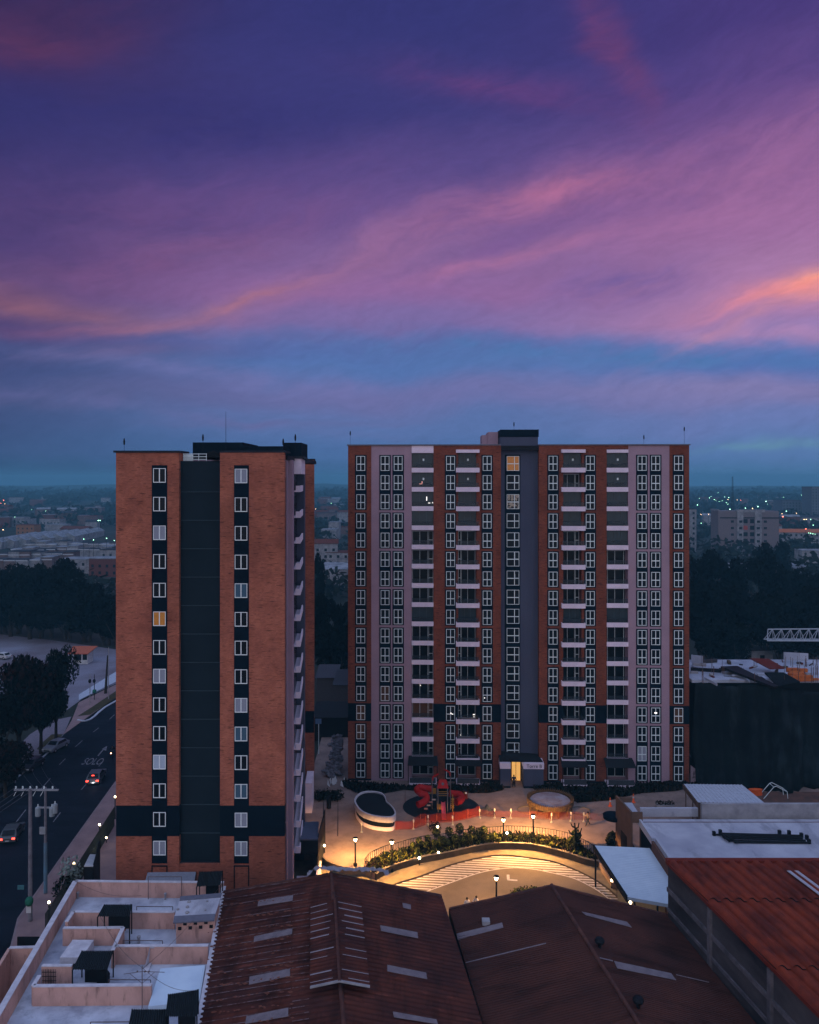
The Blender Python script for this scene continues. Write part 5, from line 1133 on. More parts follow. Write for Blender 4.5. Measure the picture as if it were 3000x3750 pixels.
# named nearer houses
for lab, px, pb, w, d, h, wm, rm_, fl_ in [('greenish white flat-roofed house with a long canopy beyond the tree belt',305,2105,22,10,6.5,wallw,rfw,True),('brick red house with a white sail-like roof beside the near tower',392,2112,16,9,7.5,wallr,rfw,True),
     ('white walled house among trees close to the brick tower',418,2068,14,8,7,wallw,rfg,True),('orange lit small house in the hazy town across the avenue',92,1958,14,9,7,mat('house_orange',(.22,.10,.045),.9),rfr,True),('white two storey house with dark roof in the hazy town across the avenue',182,1935,18,9,8,wallw,rfr,True),
     ('pink low house with red roof before the terraces',268,1962,20,10,5,wallp,rfr,False),('white cube house in the hazy town across the avenue',60,1930,14,9,8,wallw,rfw,True)]:
    x, y = hp_(px, pb); house(lab, x, y, w, d, h, math.radians(-6), wm, rm_, fl_)
for lab, px, pb, w, d, h, wm, rm_, fl_ in [('white stepped block above the trees in the gap between the towers',1222,1975,7,9,11.5,wallw,rfw,True),('white low block beside the stepped one in the gap',1205,1985,10,10,8,wallw,rfw,True),
     ('white house with red roof line in the gap between the towers',1225,2100,20,10,9,wallw,rfr,True),('pale house at the near tower edge in the gap',1178,2100,14,9,13,wallw,rfr,False),('white gabled hall with a red side in the gap',1240,2165,12,16,8,wallw,rfw,False),('small white house at the top of the gap',1170,2050,9,8,9,wallw,rfw,True),
     ('long low white-roofed house with brick walls by the building site',2740,2138,24,9,6,wallr,rfw,False),('brick house with white gabled roof next to a white hall',2880,2148,17,9,7,wallr,rfw,False),('white hall with a rounded roof among the trees by the brick house',2925,2150,8,12,7,wallw,rfw,False),
     ('orange tiled villa among trees at the frame edge',2945,2005,30,14,9,wallw,mat('roof_or',(.36,.12,.06),.9),False),('small white house at the frame edge below the villa',2990,2062,14,8,6,wallw,rfw,True),('pink house with red roof lit among the lower trees over the crane',2875,2262,9,7,6,wallp,rfr,False),
     ('small lit house behind the bare bush-like tree',2765,2300,8,6,5,wallp,rfr,False),('small grey shed with pale canopy among trees by the wide tower',2612,2290,8,6,4,wallw,rfg,True),
     ('low grey office slab on the horizon beside the tall grey tower',2900,1900,19,20,19,mat('far_grey',(.10,.11,.14),.9),rfg,True),('tall dark grey tower on the horizon at the frame edge',3006,1905,18,20,33,MATS.get('far_grey') or mat('far_grey',(.10,.11,.14),.9),rfg,True),('white round-cornered annex just behind the wide tower',2530,2020,6.5,10,24,wallw,rfg,True)]:
    x, y = hp_(px, pb); house(lab, x, y, w, d, h, math.radians(rt.uniform(-6,6)), wm, rm_, fl_)
for lab, px, pb, w, h in [('small grey house glimpsed among trees above the site deck',2792,2402,5,3.2)]:
    x, y = hp_(px, pb); y -= 9; x = (px-1500)*y/F; house(lab, x, y, w, 3, h, .1, wallp if 'pink' in lab else wallw, rfg, True)
# scattered far houses
adj = ['white','cream','pinkish','grey-roofed','red-roofed','low','boxy','narrow','wide','flat-roofed']
for i in range(64):
    D = math.exp(rt.uniform(math.log(560), math.log(1500))); px = rt.choice([rt.uniform(-20,430), rt.uniform(-20,430), rt.uniform(1160,1270), rt.uniform(2530,3000)])
    wm = rt.choice([wallw,wallw,wallp,wallr]); rr_ = rt.choice([rfw,rfr,rfg])
    house(f"small far {'white' if wm is wallw else 'pinkish' if wm is wallp else 'brick red'} house with {'white' if rr_ is rfw else 'red' if rr_ is rfr else 'grey'} roof {sideword(px)}", (px-1500)*D/F, D, rt.uniform(9,22), 9, rt.uniform(5,10), rt.uniform(-.3,.3), wm, rr_, rt.random() < .5, 'small houses in the far town', False)
# pale five storey block with mast
x, y = hp_(2738, 2050); x = (2738-1500)*420/F; y = 420
ab = thing('apartment_block', 'pale apartment block with a lattice mast, standing above the trees by the building site', 'apartment block', (x,y,GZ), math.radians(-3)); h = CZ-(1872-HY)*y/F-GZ
MB().box(-15.4,0,0,16.4,12,h).build('wall', mat('block_pink', (.15,.125,.14), .9), ab); m = MB(); m.box(-5.6,-.7,0,-2.4,.0,h+.3); m.box(3.8,-.7,0,7.2,.0,h+.3); m.build('white_bay', wallw, ab)
MB().box(-14.5,-.12,h-3.9,16.5,-.0,h-3.3).build('dark_line', M['dark'], ab); MB().box(-6,-.3,h-.6,9,2,h+.8).box(-15.6,0,h,-14.8,12,h+.9).build('parapet', wallw, ab)
for xx, ww, hh in ((-8,1.5,1.2),(-3.9,1.5,1.2),(-1.1,2.2,2.2),(2.4,2.2,2.2),(5.4,1.6,1.2),(9.3,1.6,1.2)):
    for r in range(5):
        zz = h-5.8-3.5*r; MB().box(xx-ww/2,-.78 if xx in (-3.9,5.4) else -.1,zz-.3*hh,xx+ww/2,-.72 if xx in (-3.9,5.4) else -.02,zz+hh*.7).build('window', M['glass'] if (xx,r) != (-1.1,1) else mat('window_red',(.3,.06,.05),.8), ab)
mst = MB(); mh = CZ-(1745-HY)*y/F-GZ-h
for s1, s2 in ((-.5,-.5),(.5,-.5),(0,.5)): mst.tube((-6.2+s1,5+s2,h),(-6.2+s1*.5,5+s2*.5,h+mh),.09,.06,4)
for k in range(14): mst.tube((-6.7+.02*k,4.6,h+mh*k/14),(-5.7-.02*k,4.6,h+mh*(k+1)/14),.05,n=4)
mst.build('lattice_mast', M['dark'], ab)
# far street lights
sl_p = thing('street_light', 'x', 'street light', (0,0,0), 0, 'far street lights'); MB().tube((0,0,0),(0,0,8),.12,.08,6).build('post', M['dark'], sl_p); MB().ball((0,-.2,8),.5,.7,8).build('lamp', M['lampwhite'], sl_p)
mat('lamp_warm', (1,.8,.5), .5, emit=(1,.62,.30), es=9); mat('lamp_green', (.6,1,.7), .5, emit=(.4,1,.62), es=9); mat('lamp_red', (1,.3,.2), .5, emit=(1,.18,.10), es=9)
SLs = [(2554,1849,.8,'g'),(2630,1804,.5,'w'),(2598,1823,.6,'w'),(2604,1818,.5,'w'),(2616,1829,.6,'w'),(2622,1834,.5,'w'),(2634,1836,.5,'w'),(2645,1834,.5,'w'),(2654,1820,.5,'w'),(2669,1822,.8,'w'),(2666,1829,.6,'y'),(2660,1841,.5,'w'),(2666,1846,.6,'w'),(2673,1865,1,'w'),(2700,1831,.5,'y'),(2713,1832,.6,'r'),(2567,1884,.7,'y'),(2595,1884,.7,'y'),(2568,1916,.6,'w'),(2561,1825,.4,'g'),
  (2730,1861,.9,'w'),(2756,1862,.9,'y'),(2776,1855,1,'w'),(2777,1868,.9,'y'),(2794,1868,.9,'y'),(2805,1836,1,'w'),(2834,1837,1,'y'),(2859,1838,1,'y'),(2811,1846,.4,'w'),(2880,1872,.8,'g'),(2864,1881,.7,'y'),(2867,1892,1.3,'r'),(2917,1880,.6,'y'),(2943,1839,.9,'y'),(2952,1838,.9,'g'),(2936,1813,.7,'w'),(2870,1821,.4,'w'),(2945,1902,.9,'y'),(2953,1902,.8,'y'),(2969,1902,.6,'w'),(2978,1923,.7,'g'),(2951,1937,1.0,'r'),(2962,1952,.7,'g'),(2969,1953,.7,'g'),(2977,1955,.6,'g'),(2985,1956,.6,'g'),(2956,2161,1.5,'w'),
  (14,1832,.9,'r'),(4,1843,.6,'r'),(18,1845,.5,'y'),(12,1940,.8,'y'),(361,1906,1.1,'g'),(367,1906,.8,'g'),(307,1974,.8,'g'),(343,1977,.8,'g'),(391,1971,.8,'g'),(427,1972,.8,'g'),(419,1979,.7,'g'),(55,1893,.5,'w'),(1213,1843,.5,'w'),(116,1867,.5,'w'),(168,1871,.5,'w'),(1157,1864,.6,'y')]
cw_ = dict(w='white', y='warm', g='greenish', r='red')
regs = {}
for i, (px, py, s, k) in enumerate(SLs):
    D = min(2200, .72*41.6*F/(py-HY)); z = CZ-(py-HY)*D/F
    o = sl_p if i == 0 else copy_tree(sl_p); zz = max(1.0, z-GZ)/8; o.location = ((px-1500)*D/F, D, GZ); S_ = s*D/1700
    ch = [c_ for c_ in o.children if c_.name.startswith('lamp')][0]; ch.scale = (S_*2.2, S_*2.2, S_*2.2/ max(zz,.2)); o.scale = (1,1,max(zz,.12)); ch.location.z = 8-8*S_*2.2/max(zz,.2)
    if k != 'w': ch.data = ch.data.copy(); ch.data.materials[0] = MATS[{'y':'lamp_warm','g':'lamp_green','r':'lamp_red'}[k]]
    reg = 'across the avenue' if px < 440 else 'in the gap between the towers' if px < 1300 else 'beyond the pale block' if px < 2860 else 'by the tall grey tower'
    o['label'] = f"small far {cw_[k]} street light glowing {reg}"; o['group'] = 'far street lights '+reg
# =============== FOREGROUND ROOFS ===============
def sheet(A, B, Cc, D_, n, amp, mt, name, parent, prof='sine', th=.05, seg=6, sub=1):
    """corrugated sheet: A-B is the edge across which ribs repeat, Cc-D_ the opposite edge (A->D_, B->Cc); ribs run from A-B edge to the other"""
    m = MB(); nrm = (B-A).cross(D_-A).normalized(); nrm = nrm if nrm.z > 0 else -nrm; N = n*seg; vs = []
    for i in range(N+1):
        u = i/N; ph = (i % seg)/seg
        if prof == 'sine': h = amp*math.sin(2*math.pi*ph)
        elif prof == 'rib': h = amp if ph < .2 else 0
        else: h = amp*(math.sin(math.pi*ph/.7)**.7 if 0 < ph < .7 else 0)
        for t in range(sub+1):
            w = t/sub; vs.append(A.lerp(B,u).lerp(D_.lerp(Cc,u), w)+nrm*h)
    k = sub+1; m.add(vs, [(i*k+t, (i+1)*k+t, (i+1)*k+t+1, i*k+t+1) for i in range(N) for t in range(sub)]); return m.build(name, mt, parent)
rust = mat('rust_sheet', (.085,.024,.016), .75, (.036,.013,.012), .35, mul2=((.25,(3,.6,1),.5,.6,.6),(1.2,(.5,3,1),.58,.66,1.8)), detail=8, bump=.2)
rust2 = mat('rust_sheet_b', (.066,.023,.017), .7, (.036,.014,.012), .25, mul2=((.3,(.6,3,1),.5,.62,.6),(1.6,(.4,5,1),.62,.68,1.5)), detail=8)
skyl = mat('skylight_sheet', (.19,.155,.17), .6, (.13,.105,.12), 2)
trim = mat('rust_trim', (.10,.04,.03), .8, (.05,.025,.025), 2)
walld = mat('shed_wall', (.05,.045,.05), .9)
def warehouse(lab, ridge, eaveL, eaveR, mt, nrib, amp, overs):
    # ridge/eaves: (back point, front point)
    o = (eaveL[0]+eaveR[0])/2; o = Vector((o.x,o.y,GZ)); t = thing('warehouse', lab, 'warehouse', o)
    L = lambda p: p-o
    sheet(L(ridge[0]), L(ridge[1]), L(eaveL[1]), L(eaveL[0]), nrib, amp, mt, 'roof_slope', t)
    sheet(L(ridge[0]), L(ridge[1]), L(eaveR[1]), L(eaveR[0]), nrib, amp, mt, 'roof_slope', t)
    m = MB(); a, b, c_ = L(eaveL[0]), L(eaveR[0]), L(ridge[0]); dn = Vector((0,0,.12))
    m.add([a-dn, b-dn, Vector((b.x,b.y,0)), Vector((a.x,a.y,0)), c_-dn], [(0,4,1,2,3)])
    m.add([L(eaveL[1])-dn, L(eaveL[0])-dn, Vector((a.x,a.y,0)), Vector((L(eaveL[1]).x,L(eaveL[1]).y,0))], [(0,1,2,3)]); m.add([L(eaveR[0])-dn, L(eaveR[1])-dn, Vector((L(eaveR[1]).x,L(eaveR[1]).y,0)), Vector((b.x,b.y,0))], [(0,1,2,3)])
    m.build('wall', walld, t)
    m = MB(); up = Vector((0,0,amp+.03)); m.tube(L(ridge[0])+up, L(ridge[1])+up, .14, n=8); m.build('ridge_cap', trim, t)
    m = MB()
    for e in (eaveL[0], eaveR[0]): m.slab([L(e)+Vector((0,.02,.10)), L(e)+Vector((0,-.22,.10)), L(ridge[0])+Vector((0,-.22,.10)), L(ridge[0])+Vector((0,.02,.10))], .2)
    m.build('verge_trim', trim, t)
    nL = (L(ridge[1])-L(ridge[0])).cross(L(eaveL[0])-L(ridge[0])).normalized(); nL = nL if nL.z > 0 else -nL
    nR = (L(ridge[1])-L(ridge[0])).cross(L(eaveR[0])-L(ridge[0])).normalized(); nR = nR if nR.z > 0 else -nR
    return t, o, nL, nR
def ext(p, q, D):      # extend the level line p->q to depth D
    k = (D-p.y)/(q.y-p.y); return p+(q-p)*k
zr1 = 8.0; R0, R1 = W(1213,3199,zr1), W(1259,3750,zr1); zl = 6.3; L0, L1 = W(819,3266,zl), W(729,3750,zl); Q0, Q1 = W(1618,3280,zl), W(1767,3748,zl)
R1, L1, Q1 = ext(R0,R1,40), ext(L0,L1,40), ext(Q0,Q1,40)
w1, wo1, n1L, n1R = warehouse('rusty corrugated gabled warehouse roof with a raised ridge vent, pale skylight strips', (R0,R1), (L0,L1), (Q0,Q1), rust, 52, .035, None)
c4 = lambda x, y: (700+x/1.725, 3150+y/1.725)
def roofquad(par, org, p0, nrm, pts, off, th, name, mt):
    P_ = [on_plane(px, py, p0, nrm, off)-org for px, py in pts]; return MB().slab(P_, th).build(name, mt, par)
for q in ([(425,255),(645,220),(642,255),(420,290)], [(400,480),(640,430),(638,465),(395,515)], [(370,735),(625,685),(625,730),(365,785)], [(350,985),(615,930),(612,985),(342,1033)]): roofquad(w1, wo1, R0, n1L, [c4(*p) for p in q], .06, .03, 'skylight', skyl)
for q in ([(1195,410),(1430,455),(1435,492),(1200,445)], [(1240,660),(1485,710),(1492,750),(1240,700)], [(1275,955),(1550,1005),(1560,1035),(1282,990)], [(1335,268),(1388,280),(1390,310),(1340,298)]): roofquad(w1, wo1, R0, n1R, [c4(*p) for p in q], .06, .03, 'skylight', skyl)
# worn pale/rusty lap lines
lap = mat('lap_pale', (.15,.11,.12), .8, (.08,.035,.03), 3, thr=(.45,.55)); rl = random.Random(9); m = MB()
for y in range(125, 1040, 42):
    for (xa_, xb_) in ((max(60,215-y*.17), 630), (640, 745)):
        if rl.random() < .85:
            yy = y*1.0; sl2 = -.17; p1 = on_plane(*c4(xa_, yy+ (700-xa_)*.16), R0, n1L, .055)-wo1; p2 = on_plane(*c4(xb_, yy+(700-xb_)*.16), R0, n1L, .055)-wo1; m.slab([p1+Vector((0,.03,0)), p1-Vector((0,.03,0)), p2-Vector((0,.03,0)), p2+Vector((0,.03,0))], .015)
m.build('lap_joint', lap, w1)
orr = mat('rust_orange', (.20,.075,.045), .85, (.10,.04,.035), 4); m = MB()
for k in range(170):
    px, py = rl.uniform(100,640), rl.uniform(250,1030); row = round(py/84)*84-px*.12+60+rl.uniform(-10,10)
    if row > 1030 or row < 200: continue
    p = on_plane(*c4(px,row), R0, n1L, .05)-wo1; s_ = rl.uniform(.06,.2); m.slab([p+Vector((-s_,0,.01)),p+Vector((0,-s_*.6,.01)),p+Vector((s_,0,.015)),p+Vector((0,s_*.6,.015))], .01)
m.build('rust_patch', orr, w1)
# raised ridge vent
v = [on_plane(*c4(*p), R0, n, .55)-wo1 for p, n in (((755,285),n1L),((752,805),n1L),((1075,280),n1R),((1130,800),n1R))]
rB, rF = on_plane(*c4(908,245), R0, n1L, .75)-wo1, on_plane(*c4(938,765), R0, n1L, .75)-wo1
sheet(rB, rF, v[1], v[0], 24, .03, rust, 'ridge_vent', w1); sheet(rB, rF, v[3], v[2], 24, .03, rust, 'ridge_vent', w1)
m = MB(); dn = Vector((0,0,-.02))
for k in range(12):
    u = (k+.5)/12
    for e0, e1 in ((v[0],v[1]),(v[2],v[3])):
        if rl.random() < .8: a, b = rB.lerp(rF,u)+Vector((0,0,.06)), e0.lerp(e1,u)+Vector((0,0,.06)); a = b.lerp(a, rl.uniform(.6,1)); w_ = Vector((0,rl.uniform(.02,.06),0)); m.slab([a-w_,a+w_,b+w_,b-w_], .02)
m.build('lap_joint', mat('lap_bright', (.26,.23,.26), .8), w1)
m = MB(); m.slab([rF+Vector((0,-.05,.05)), v[1]+Vector((0,-.05,.05)), v[1]+Vector((0,.1,.05)), rF+Vector((0,.1,.05))], .1); m.slab([rF+Vector((0,-.05,.05)), v[3]+Vector((0,-.05,.05)), v[3]+Vector((0,.1,.05)), rF+Vector((0,.1,.05))], .1); m.build('vent_edge', M['concrete'], w1)
m = MB(); m.tube(rB+Vector((0,0,.06)), rF+Vector((0,0,.06)), .1, n=6); m.build('vent_cap', trim, w1)
# parapet clutter at the back of roof 1
t = thing('tarp_bundle', 'pale plastic sheet bundle on the back edge of the rusty roof', 'tarpaulin', WD(1270,3190,65.8)); m = MB(); rr = random.Random(3)
vs = []
for i in range(29):
    for j in range(5): vs.append((-3.2+.24*i+rr.uniform(-.08,.08), .5-.28*j, (.62-.10*i/4*.2)*math.sin(min(1,(j+.2)/2.2)*1.5)*(1 if 1 < i < 27 else .3)+rr.uniform(-.12,.12)-.2))
m.add(vs, [(i*5+j,(i+1)*5+j,(i+1)*5+j+1,i*5+j+1) for i in range(28) for j in range(4)])
m.build('sheet', mat('plastic', (.22,.21,.25), .6), t)
# roof 2
zr2, ze2 = 8.0, 5.6; S0, S1 = W(2020,3243,zr2), W(2337,3748,zr2); T0, T1 = W(1644,3328,ze2), W(1800,3790,ze2); U0, U1 = W(2441,3349,ze2), W(2770,3748,ze2)
S1, U1 = ext(S0,S1,40), ext(U0,U1,40); T1 = Q1+Vector((.15,0,-.7)); T1.z = ze2
w2_, wo2, n2L, n2R = warehouse('brown finely corrugated gabled roof between the rusty roof and the grey-walled hall', (S0,S1), (T0,T1), (U0,U1), rust2, 105, .022, None)
c5 = lambda x, y: (1600+x/2.156, 3150+y/2.156)
for q in ([(155,580),(515,492),(525,530),(165,628)], [(225,806),(862,650),(863,657),(225,814)]): roofquad(w2_, wo2, S0, n2L, [c5(*p) for p in q], .05, .03, 'skylight', skyl)
for q in ([(1145,405),(1500,485),(1540,530),(1175,432)], [(1270,762),(1390,790),(1390,797),(1272,768)], [(1400,795),(1850,892),(1890,945),(1425,852)], [(1890,900),(2150,960),(2150,964),(1890,904)]): roofquad(w2_, wo2, S0, n2R, [c5(*p) for p in q], .05, .03, 'skylight', skyl)
for (x, y), n_ in (((1285,690),n2R), ((1590,1165),n2R)):
    p = on_plane(*c5(x,y), S0, n_, 0)-wo2; m = MB(); m.lathe([(0,0),(.12,0),(.12,.35),(0,.4)], p, 10); m.lathe([(.1,.3),(.30,.34),(.36,.5),(.26,.66),(0,.70)], p, 12); m.build('roof_vent', M['dark'], w2_)
p = on_plane(*c5(388,500), S0, n2L, 0)-wo2; MB().box(p.x-.3,p.y-.3,p.z,p.x+.3,p.y+.3,p.z+.3).build('roof_box', M['concrete'], w2_)
# valley gutter between roofs
gt = thing('valley_gutter', 'dark valley gutter between the two corrugated roofs', 'gutter', Vector((Q0.x,Q0.y,5.6))); m = MB(); a = Vector((0,0,0)); b = Q1-Q0
m.slab([a+Vector((.0,0,-.25)), a+Vector((.3,0,-.25)), b+Vector((.3,0,-.25)), b+Vector((.0,0,-.25))], .2); m.build('channel', M['dark'], gt)

# hall with grey block walls and red ribbed roof
zt_ = 10.0; H0, H1 = W(2452,3156,zt_), W(3000,3702,zt_); H1 = ext(H0,H1,40); HD = H0.y
hall = thing('tile_roofed_hall', 'grey block-walled hall with a deep red ribbed roof and concrete frame', 'hall', Vector((H0.x,H0.y,GZ))); ho = Vector((H0.x,H0.y,GZ))
dv = (H1-H0).normalized(); hw = 34
blockm = mat('block_grey', (.075,.064,.070), .95, (.012,.012,.017), .22, detail=8, stretch=(1,.5,1.4), bump=.3)
m = MB(); m.wall(H0-ho, H1-ho, 0, zt_-GZ-.25, .25); m.wall(Vector((0,0,0)), Vector((hw,0,0)), 0, zt_-GZ-.1, .25); m.build('wall', blockm, hall)
m = MB(); nx = Vector((-dv.y, dv.x, 0))*(1 if -dv.y < 0 else -1); L_ = (H1-H0).length
for s_ in (6.4, 13.6, 20.5):
    p = dv*s_+nx*.14; m.prism([(p.x-.15,p.y-.25),(p.x+.1,p.y-.25),(p.x+.1,p.y+.25),(p.x-.15,p.y+.25)], 0, zt_-GZ-.3)
a, b = dv*0+nx*.16, dv*L_+nx*.16; m.wall(a, b, 8.0-GZ-.35, 8.0-GZ, .16); m.wall(a, b, 6.1-GZ, 6.35-GZ, .16); m.build('concrete_frame', mat('frame_grey', (.13,.115,.13), .95, (.06,.055,.065), 1), hall)
redr = mat('red_roof', (.20,.034,.016), .8, (.085,.017,.012), .5, mul2=((.5,(2.5,.35,1),.52,.64,.74),), detail=8, bump=.15)
rows_ = [(HD-.4, HD-6.3), (HD-6.2, HD-14.2), (HD-14.1, 39)]
for k, (ya, yb) in enumerate(rows_):
    pa, pb_ = ext(H0,H1,ya)-ho, ext(H0,H1,yb)-ho; za_, zb_ = pa.z+.10, pb_.z+.22 
    A_ = Vector((pa.x-.25,pa.y,za_)); D_ = Vector((pb_.x-.25,pb_.y,zb_)); sheet(A_, A_+Vector((hw,0,0)), D_+Vector((hw,0,0)), D_, 36, .25, redr, 'roof_course', hall, 'round', seg=12)
m = MB(); m.wall(Vector((-.3,-.2,0)), Vector((hw,-.2,0)), zt_-GZ-.1, zt_-GZ+.30, .5); m.build('ridge_flashing', mat('red_flash', (.13,.020,.012), .7), hall)
m = MB(); m.wall(H0-ho+nx*.28, H1-ho+nx*.28, zt_-GZ-.12, zt_-GZ+.12, .12); m.build('eave_board', MATS['red_flash'], hall)
p1 = on_plane(2882,3188, H0, Vector((0,0,1)), .34)-ho; p2 = p1+dv*6.3
for k in (0, .55): m = MB(); m.slab([p1+Vector((k,0,0)), p1+Vector((k+.32,0,0)), p2+Vector((k+.32,0,.12)), p2+Vector((k,0,.12))], .05); m.build('roof_light', mat('roof_light_pale', (.34,.33,.38), .7), hall)

# flat white roofed building with brown annex
wb = thing('flat_roofed_building', 'low building with a broad white flat roof, pale parapets and a brown annex wall', 'building', (24.5,84,0)); wo_ = Vector((24.5,84,0))
wr = mat('white_roof', (.42,.42,.48), .8, (.27,.27,.33), .18, mul2=((.25,(2,.6,1),.52,.6,.75),), detail=8, bump=.05)
MB().prism([(0,-.5),(-.1,-20),(38,-20),(38,-.5)], -.2, 4.65).build('wall', mat('wall_brownish', (.10,.055,.045), .9), wb)
m = MB(); m.add([(0,-.5,4.70),(-.1,-20,4.70),(38,-20,4.70),(38,-.5,4.70)], [(0,1,2,3)]); m.build('roof', wr, wb)
m = MB(); m.box(-.25,-5.6,4.3,-.02,-.5,5.0); m.box(.0,-20,4.66,.25,-5.8,5.15); m.build('parapet', wr, wb)
m = MB(); m.box(-.3,-20,0,-.05,-5.6,4.75); m.build('parapet_wall', mat('wall_reddish', (.13,.065,.05), .9), wb)
m = MB(); m.box(-.28,-5.6,0,-.02,-2.0,4.3); m.build('dark_wall', M['navy'], wb)
m = MB(); a = (W(2345,2958,5.5)-wo_); b = (W(2560,2964,5.5)-wo_); m.box(a.x,a.y-.15,4.6,b.x,a.y+.15,5.5); m.build('white_parapet', wr, wb)
m = MB(); b = W(2568,2942,6.2)-wo_; m.box(b.x,b.y-.2,-.2,38,b.y+.2,6.2); m.build('concrete_parapet', M['concrete'], wb)
m = MB(); m.box(0,-1.3,4.72,38,-1.24,4.76); m.build('roof_joint', mat('joint', (.2,.13,.14), .9), wb)
brn = mat('annex_brown', (.125,.075,.055), .9, (.10,.06,.045), 1)
m = MB(); a0 = W(2258,2913,5.7)-wo_; a1 = W(2314,2974,5.7)-wo_; a2 = W(2353,2974,5.7)-wo_
m.wall(a0, a1, -.0, 5.7, .2); m.wall(a1, a2, 4.6, 5.7, .2); a3 = Vector((a2.x+.1, a0.y, 0)); m.wall(Vector((a0.x,a0.y,0)), a3, 0, 5.5, .2); m.build('annex_wall', brn, wb)
m = MB(); m.prism([(a0.x+.1,a0.y),(a1.x+.1,a1.y),(a2.x,a2.y),(a3.x,a3.y)], 4.75, 4.95); m.build('annex_roof', wr, wb)
m = MB(); q_ = a0.lerp(a1,.38); r__ = a0.lerp(a1,.75); m.wall(Vector((q_.x-.06,q_.y,0)), Vector((r__.x-.06,r__.y,0)), 0, 2.6, .16); m.build('doorway', M['dark'], wb)
m = MB(); m.lathe([(0,2.9),(1.1,2.9),(1.15,3.25),(0,3.3)], (a0.x-.2,a0.y+.6,0), 20); m.build('round_canopy', M['navy'], wb)
b_ = MB(); b_.poly([W(*p,.02) for p in ((2222,3098),(2228,3060),(2258,3050),(2300,3060),(2330,3112),(2250,3108))]); struct('garden_bed', b_, M['soil'])
stuff_patch('ground_cover', 'dark planting at the foot of the brown annex wall', [(p.x,p.y) for p in (W(2224,3096),W(2230,3062),W(2256,3056),W(2262,3100))], .02, 300, .5, [M['leafdark'], M['leaf']], seed=8)
# pipes on the white roof
pb2 = thing('pipe_bundle', 'bundle of long dark metal pipes lying on the white flat roof', 'pipes', W(2790,3080,4.72)); o_ = pb2.location; m = MB()
Pw = lambda px, py, z: on_plane(px, py, Vector((0,0,4.72+z)), Vector((0,0,1)))-o_
for (a, b) in (((2615,3056),(2935,3064)),((2635,3052),(2930,3060)),((2650,3068),(2950,3078)),((2670,3078),(2965,3086)),((2645,3062),(2940,3070)),((2690,3084),(2960,3086))): m.tube(Pw(*a,.12), Pw(*b,.12), .10, n=8)
m.build('pipe', M['dark'], pb2)
for q in ((2615,3056),(2638,3050),(2935,3062),(2955,3070),(2963,3085),(2855,3052),(2890,3053)): p = Pw(*q,.1); MB().box(p.x-.14,p.y-.14,p.z-.1,p.x+.14,p.y+.14,p.z+.32).build('end_plate', M['dark'], pb2)
for (a, b) in (((2638,3052),(2672,3080)),((2655,3060),(2700,3084))): MB().tube(Pw(*a,.25), Pw(*b,.25), .12, n=6).build('cross_pipe', M['dark'], pb2)
# pale canopy over the drive
cn_ = thing('drive_canopy', 'pale ribbed canopy roof over the drive, warmly lit beneath, beside the grey hall', 'canopy', (19.2,75,0)); co = Vector((19.2,75,0))
A_ = Vector((18.8,80,3.55))-co; B_ = Vector((24.2,79,3.75))-co; C2 = Vector((24.2,68,3.75))-co; D2 = Vector((19.55,70.3,3.45))-co
sheet(A_, D2, C2, B_, 30, .03, mat('canopy_pale', (.42,.48,.56), .6, (.37,.43,.52), 1), 'roof_sheet', cn_, 'sine')
m = MB(); dz = Vector((0,0,-.4)); m.slab([A_+Vector((-.12,0,.06)), A_+Vector((.06,0,.06)), D2+Vector((.06,0,.06)), D2+Vector((-.12,0,.06))], .5); m.build('fascia', M['dark'], cn_)
m = MB(); m.slab([D2+Vector((0,-.12,.08)), D2+Vector((0,.05,.08)), C2+Vector((0,.05,.08)), C2+Vector((0,-.12,.08))], .30); m.build('front_fascia', MATS['canopy_pale'], cn_)
for q in (D2.lerp(C2,.12), D2.lerp(C2,.5), D2.lerp(C2,.95), A_.lerp(D2,.05)): MB().tube((q.x+.1,q.y+.3,-.6),(q.x+.1,q.y+.3,q.z-.2),.09).build('post', M['dark'], cn_)
m = MB(); m.wall((D2.x+.2,D2.y+4), (C2.x,D2.y+4), -.6, 3.2, .2); m.build('rear_wall', mat('warm_wall', (.45,.30,.18), .9), cn_)
# second ribbed canopy behind
c2_ = thing('ribbed_canopy', 'pale ribbed canopy roof behind the white flat roof beside the dark netting', 'canopy', W(2650,2950,0)); o_ = c2_.location
z_ = 3.4; q = [W(2503,2871,z_)-o_, W(2716,2874,z_)-o_, W(2800,2942,z_)-o_, W(2555,2938,z_)-o_]
sheet(q[0], q[1], q[2], q[3], 17, .07, mat('canopy_pale2', (.40,.42,.50), .6), 'roof_sheet', c2_, 'rib', seg=5)
m = MB(); m.slab([q[0]+Vector((-.1,0,-.05)), q[0]+Vector((.1,0,-.05)), q[3]+Vector((.1,0,-.05)), q[3]+Vector((-.1,0,-.05))], .5); m.wall(q[3]+Vector((0,.3,0)), q[3]+Vector((2,.3,0)), 0, 3.2, .2)
for u in (0,.5,1): p = q[0].lerp(q[3],u); m.tube((p.x+.3,p.y,0),(p.x+.3,p.y,3.2),.07)
m.build('support', brn, c2_)
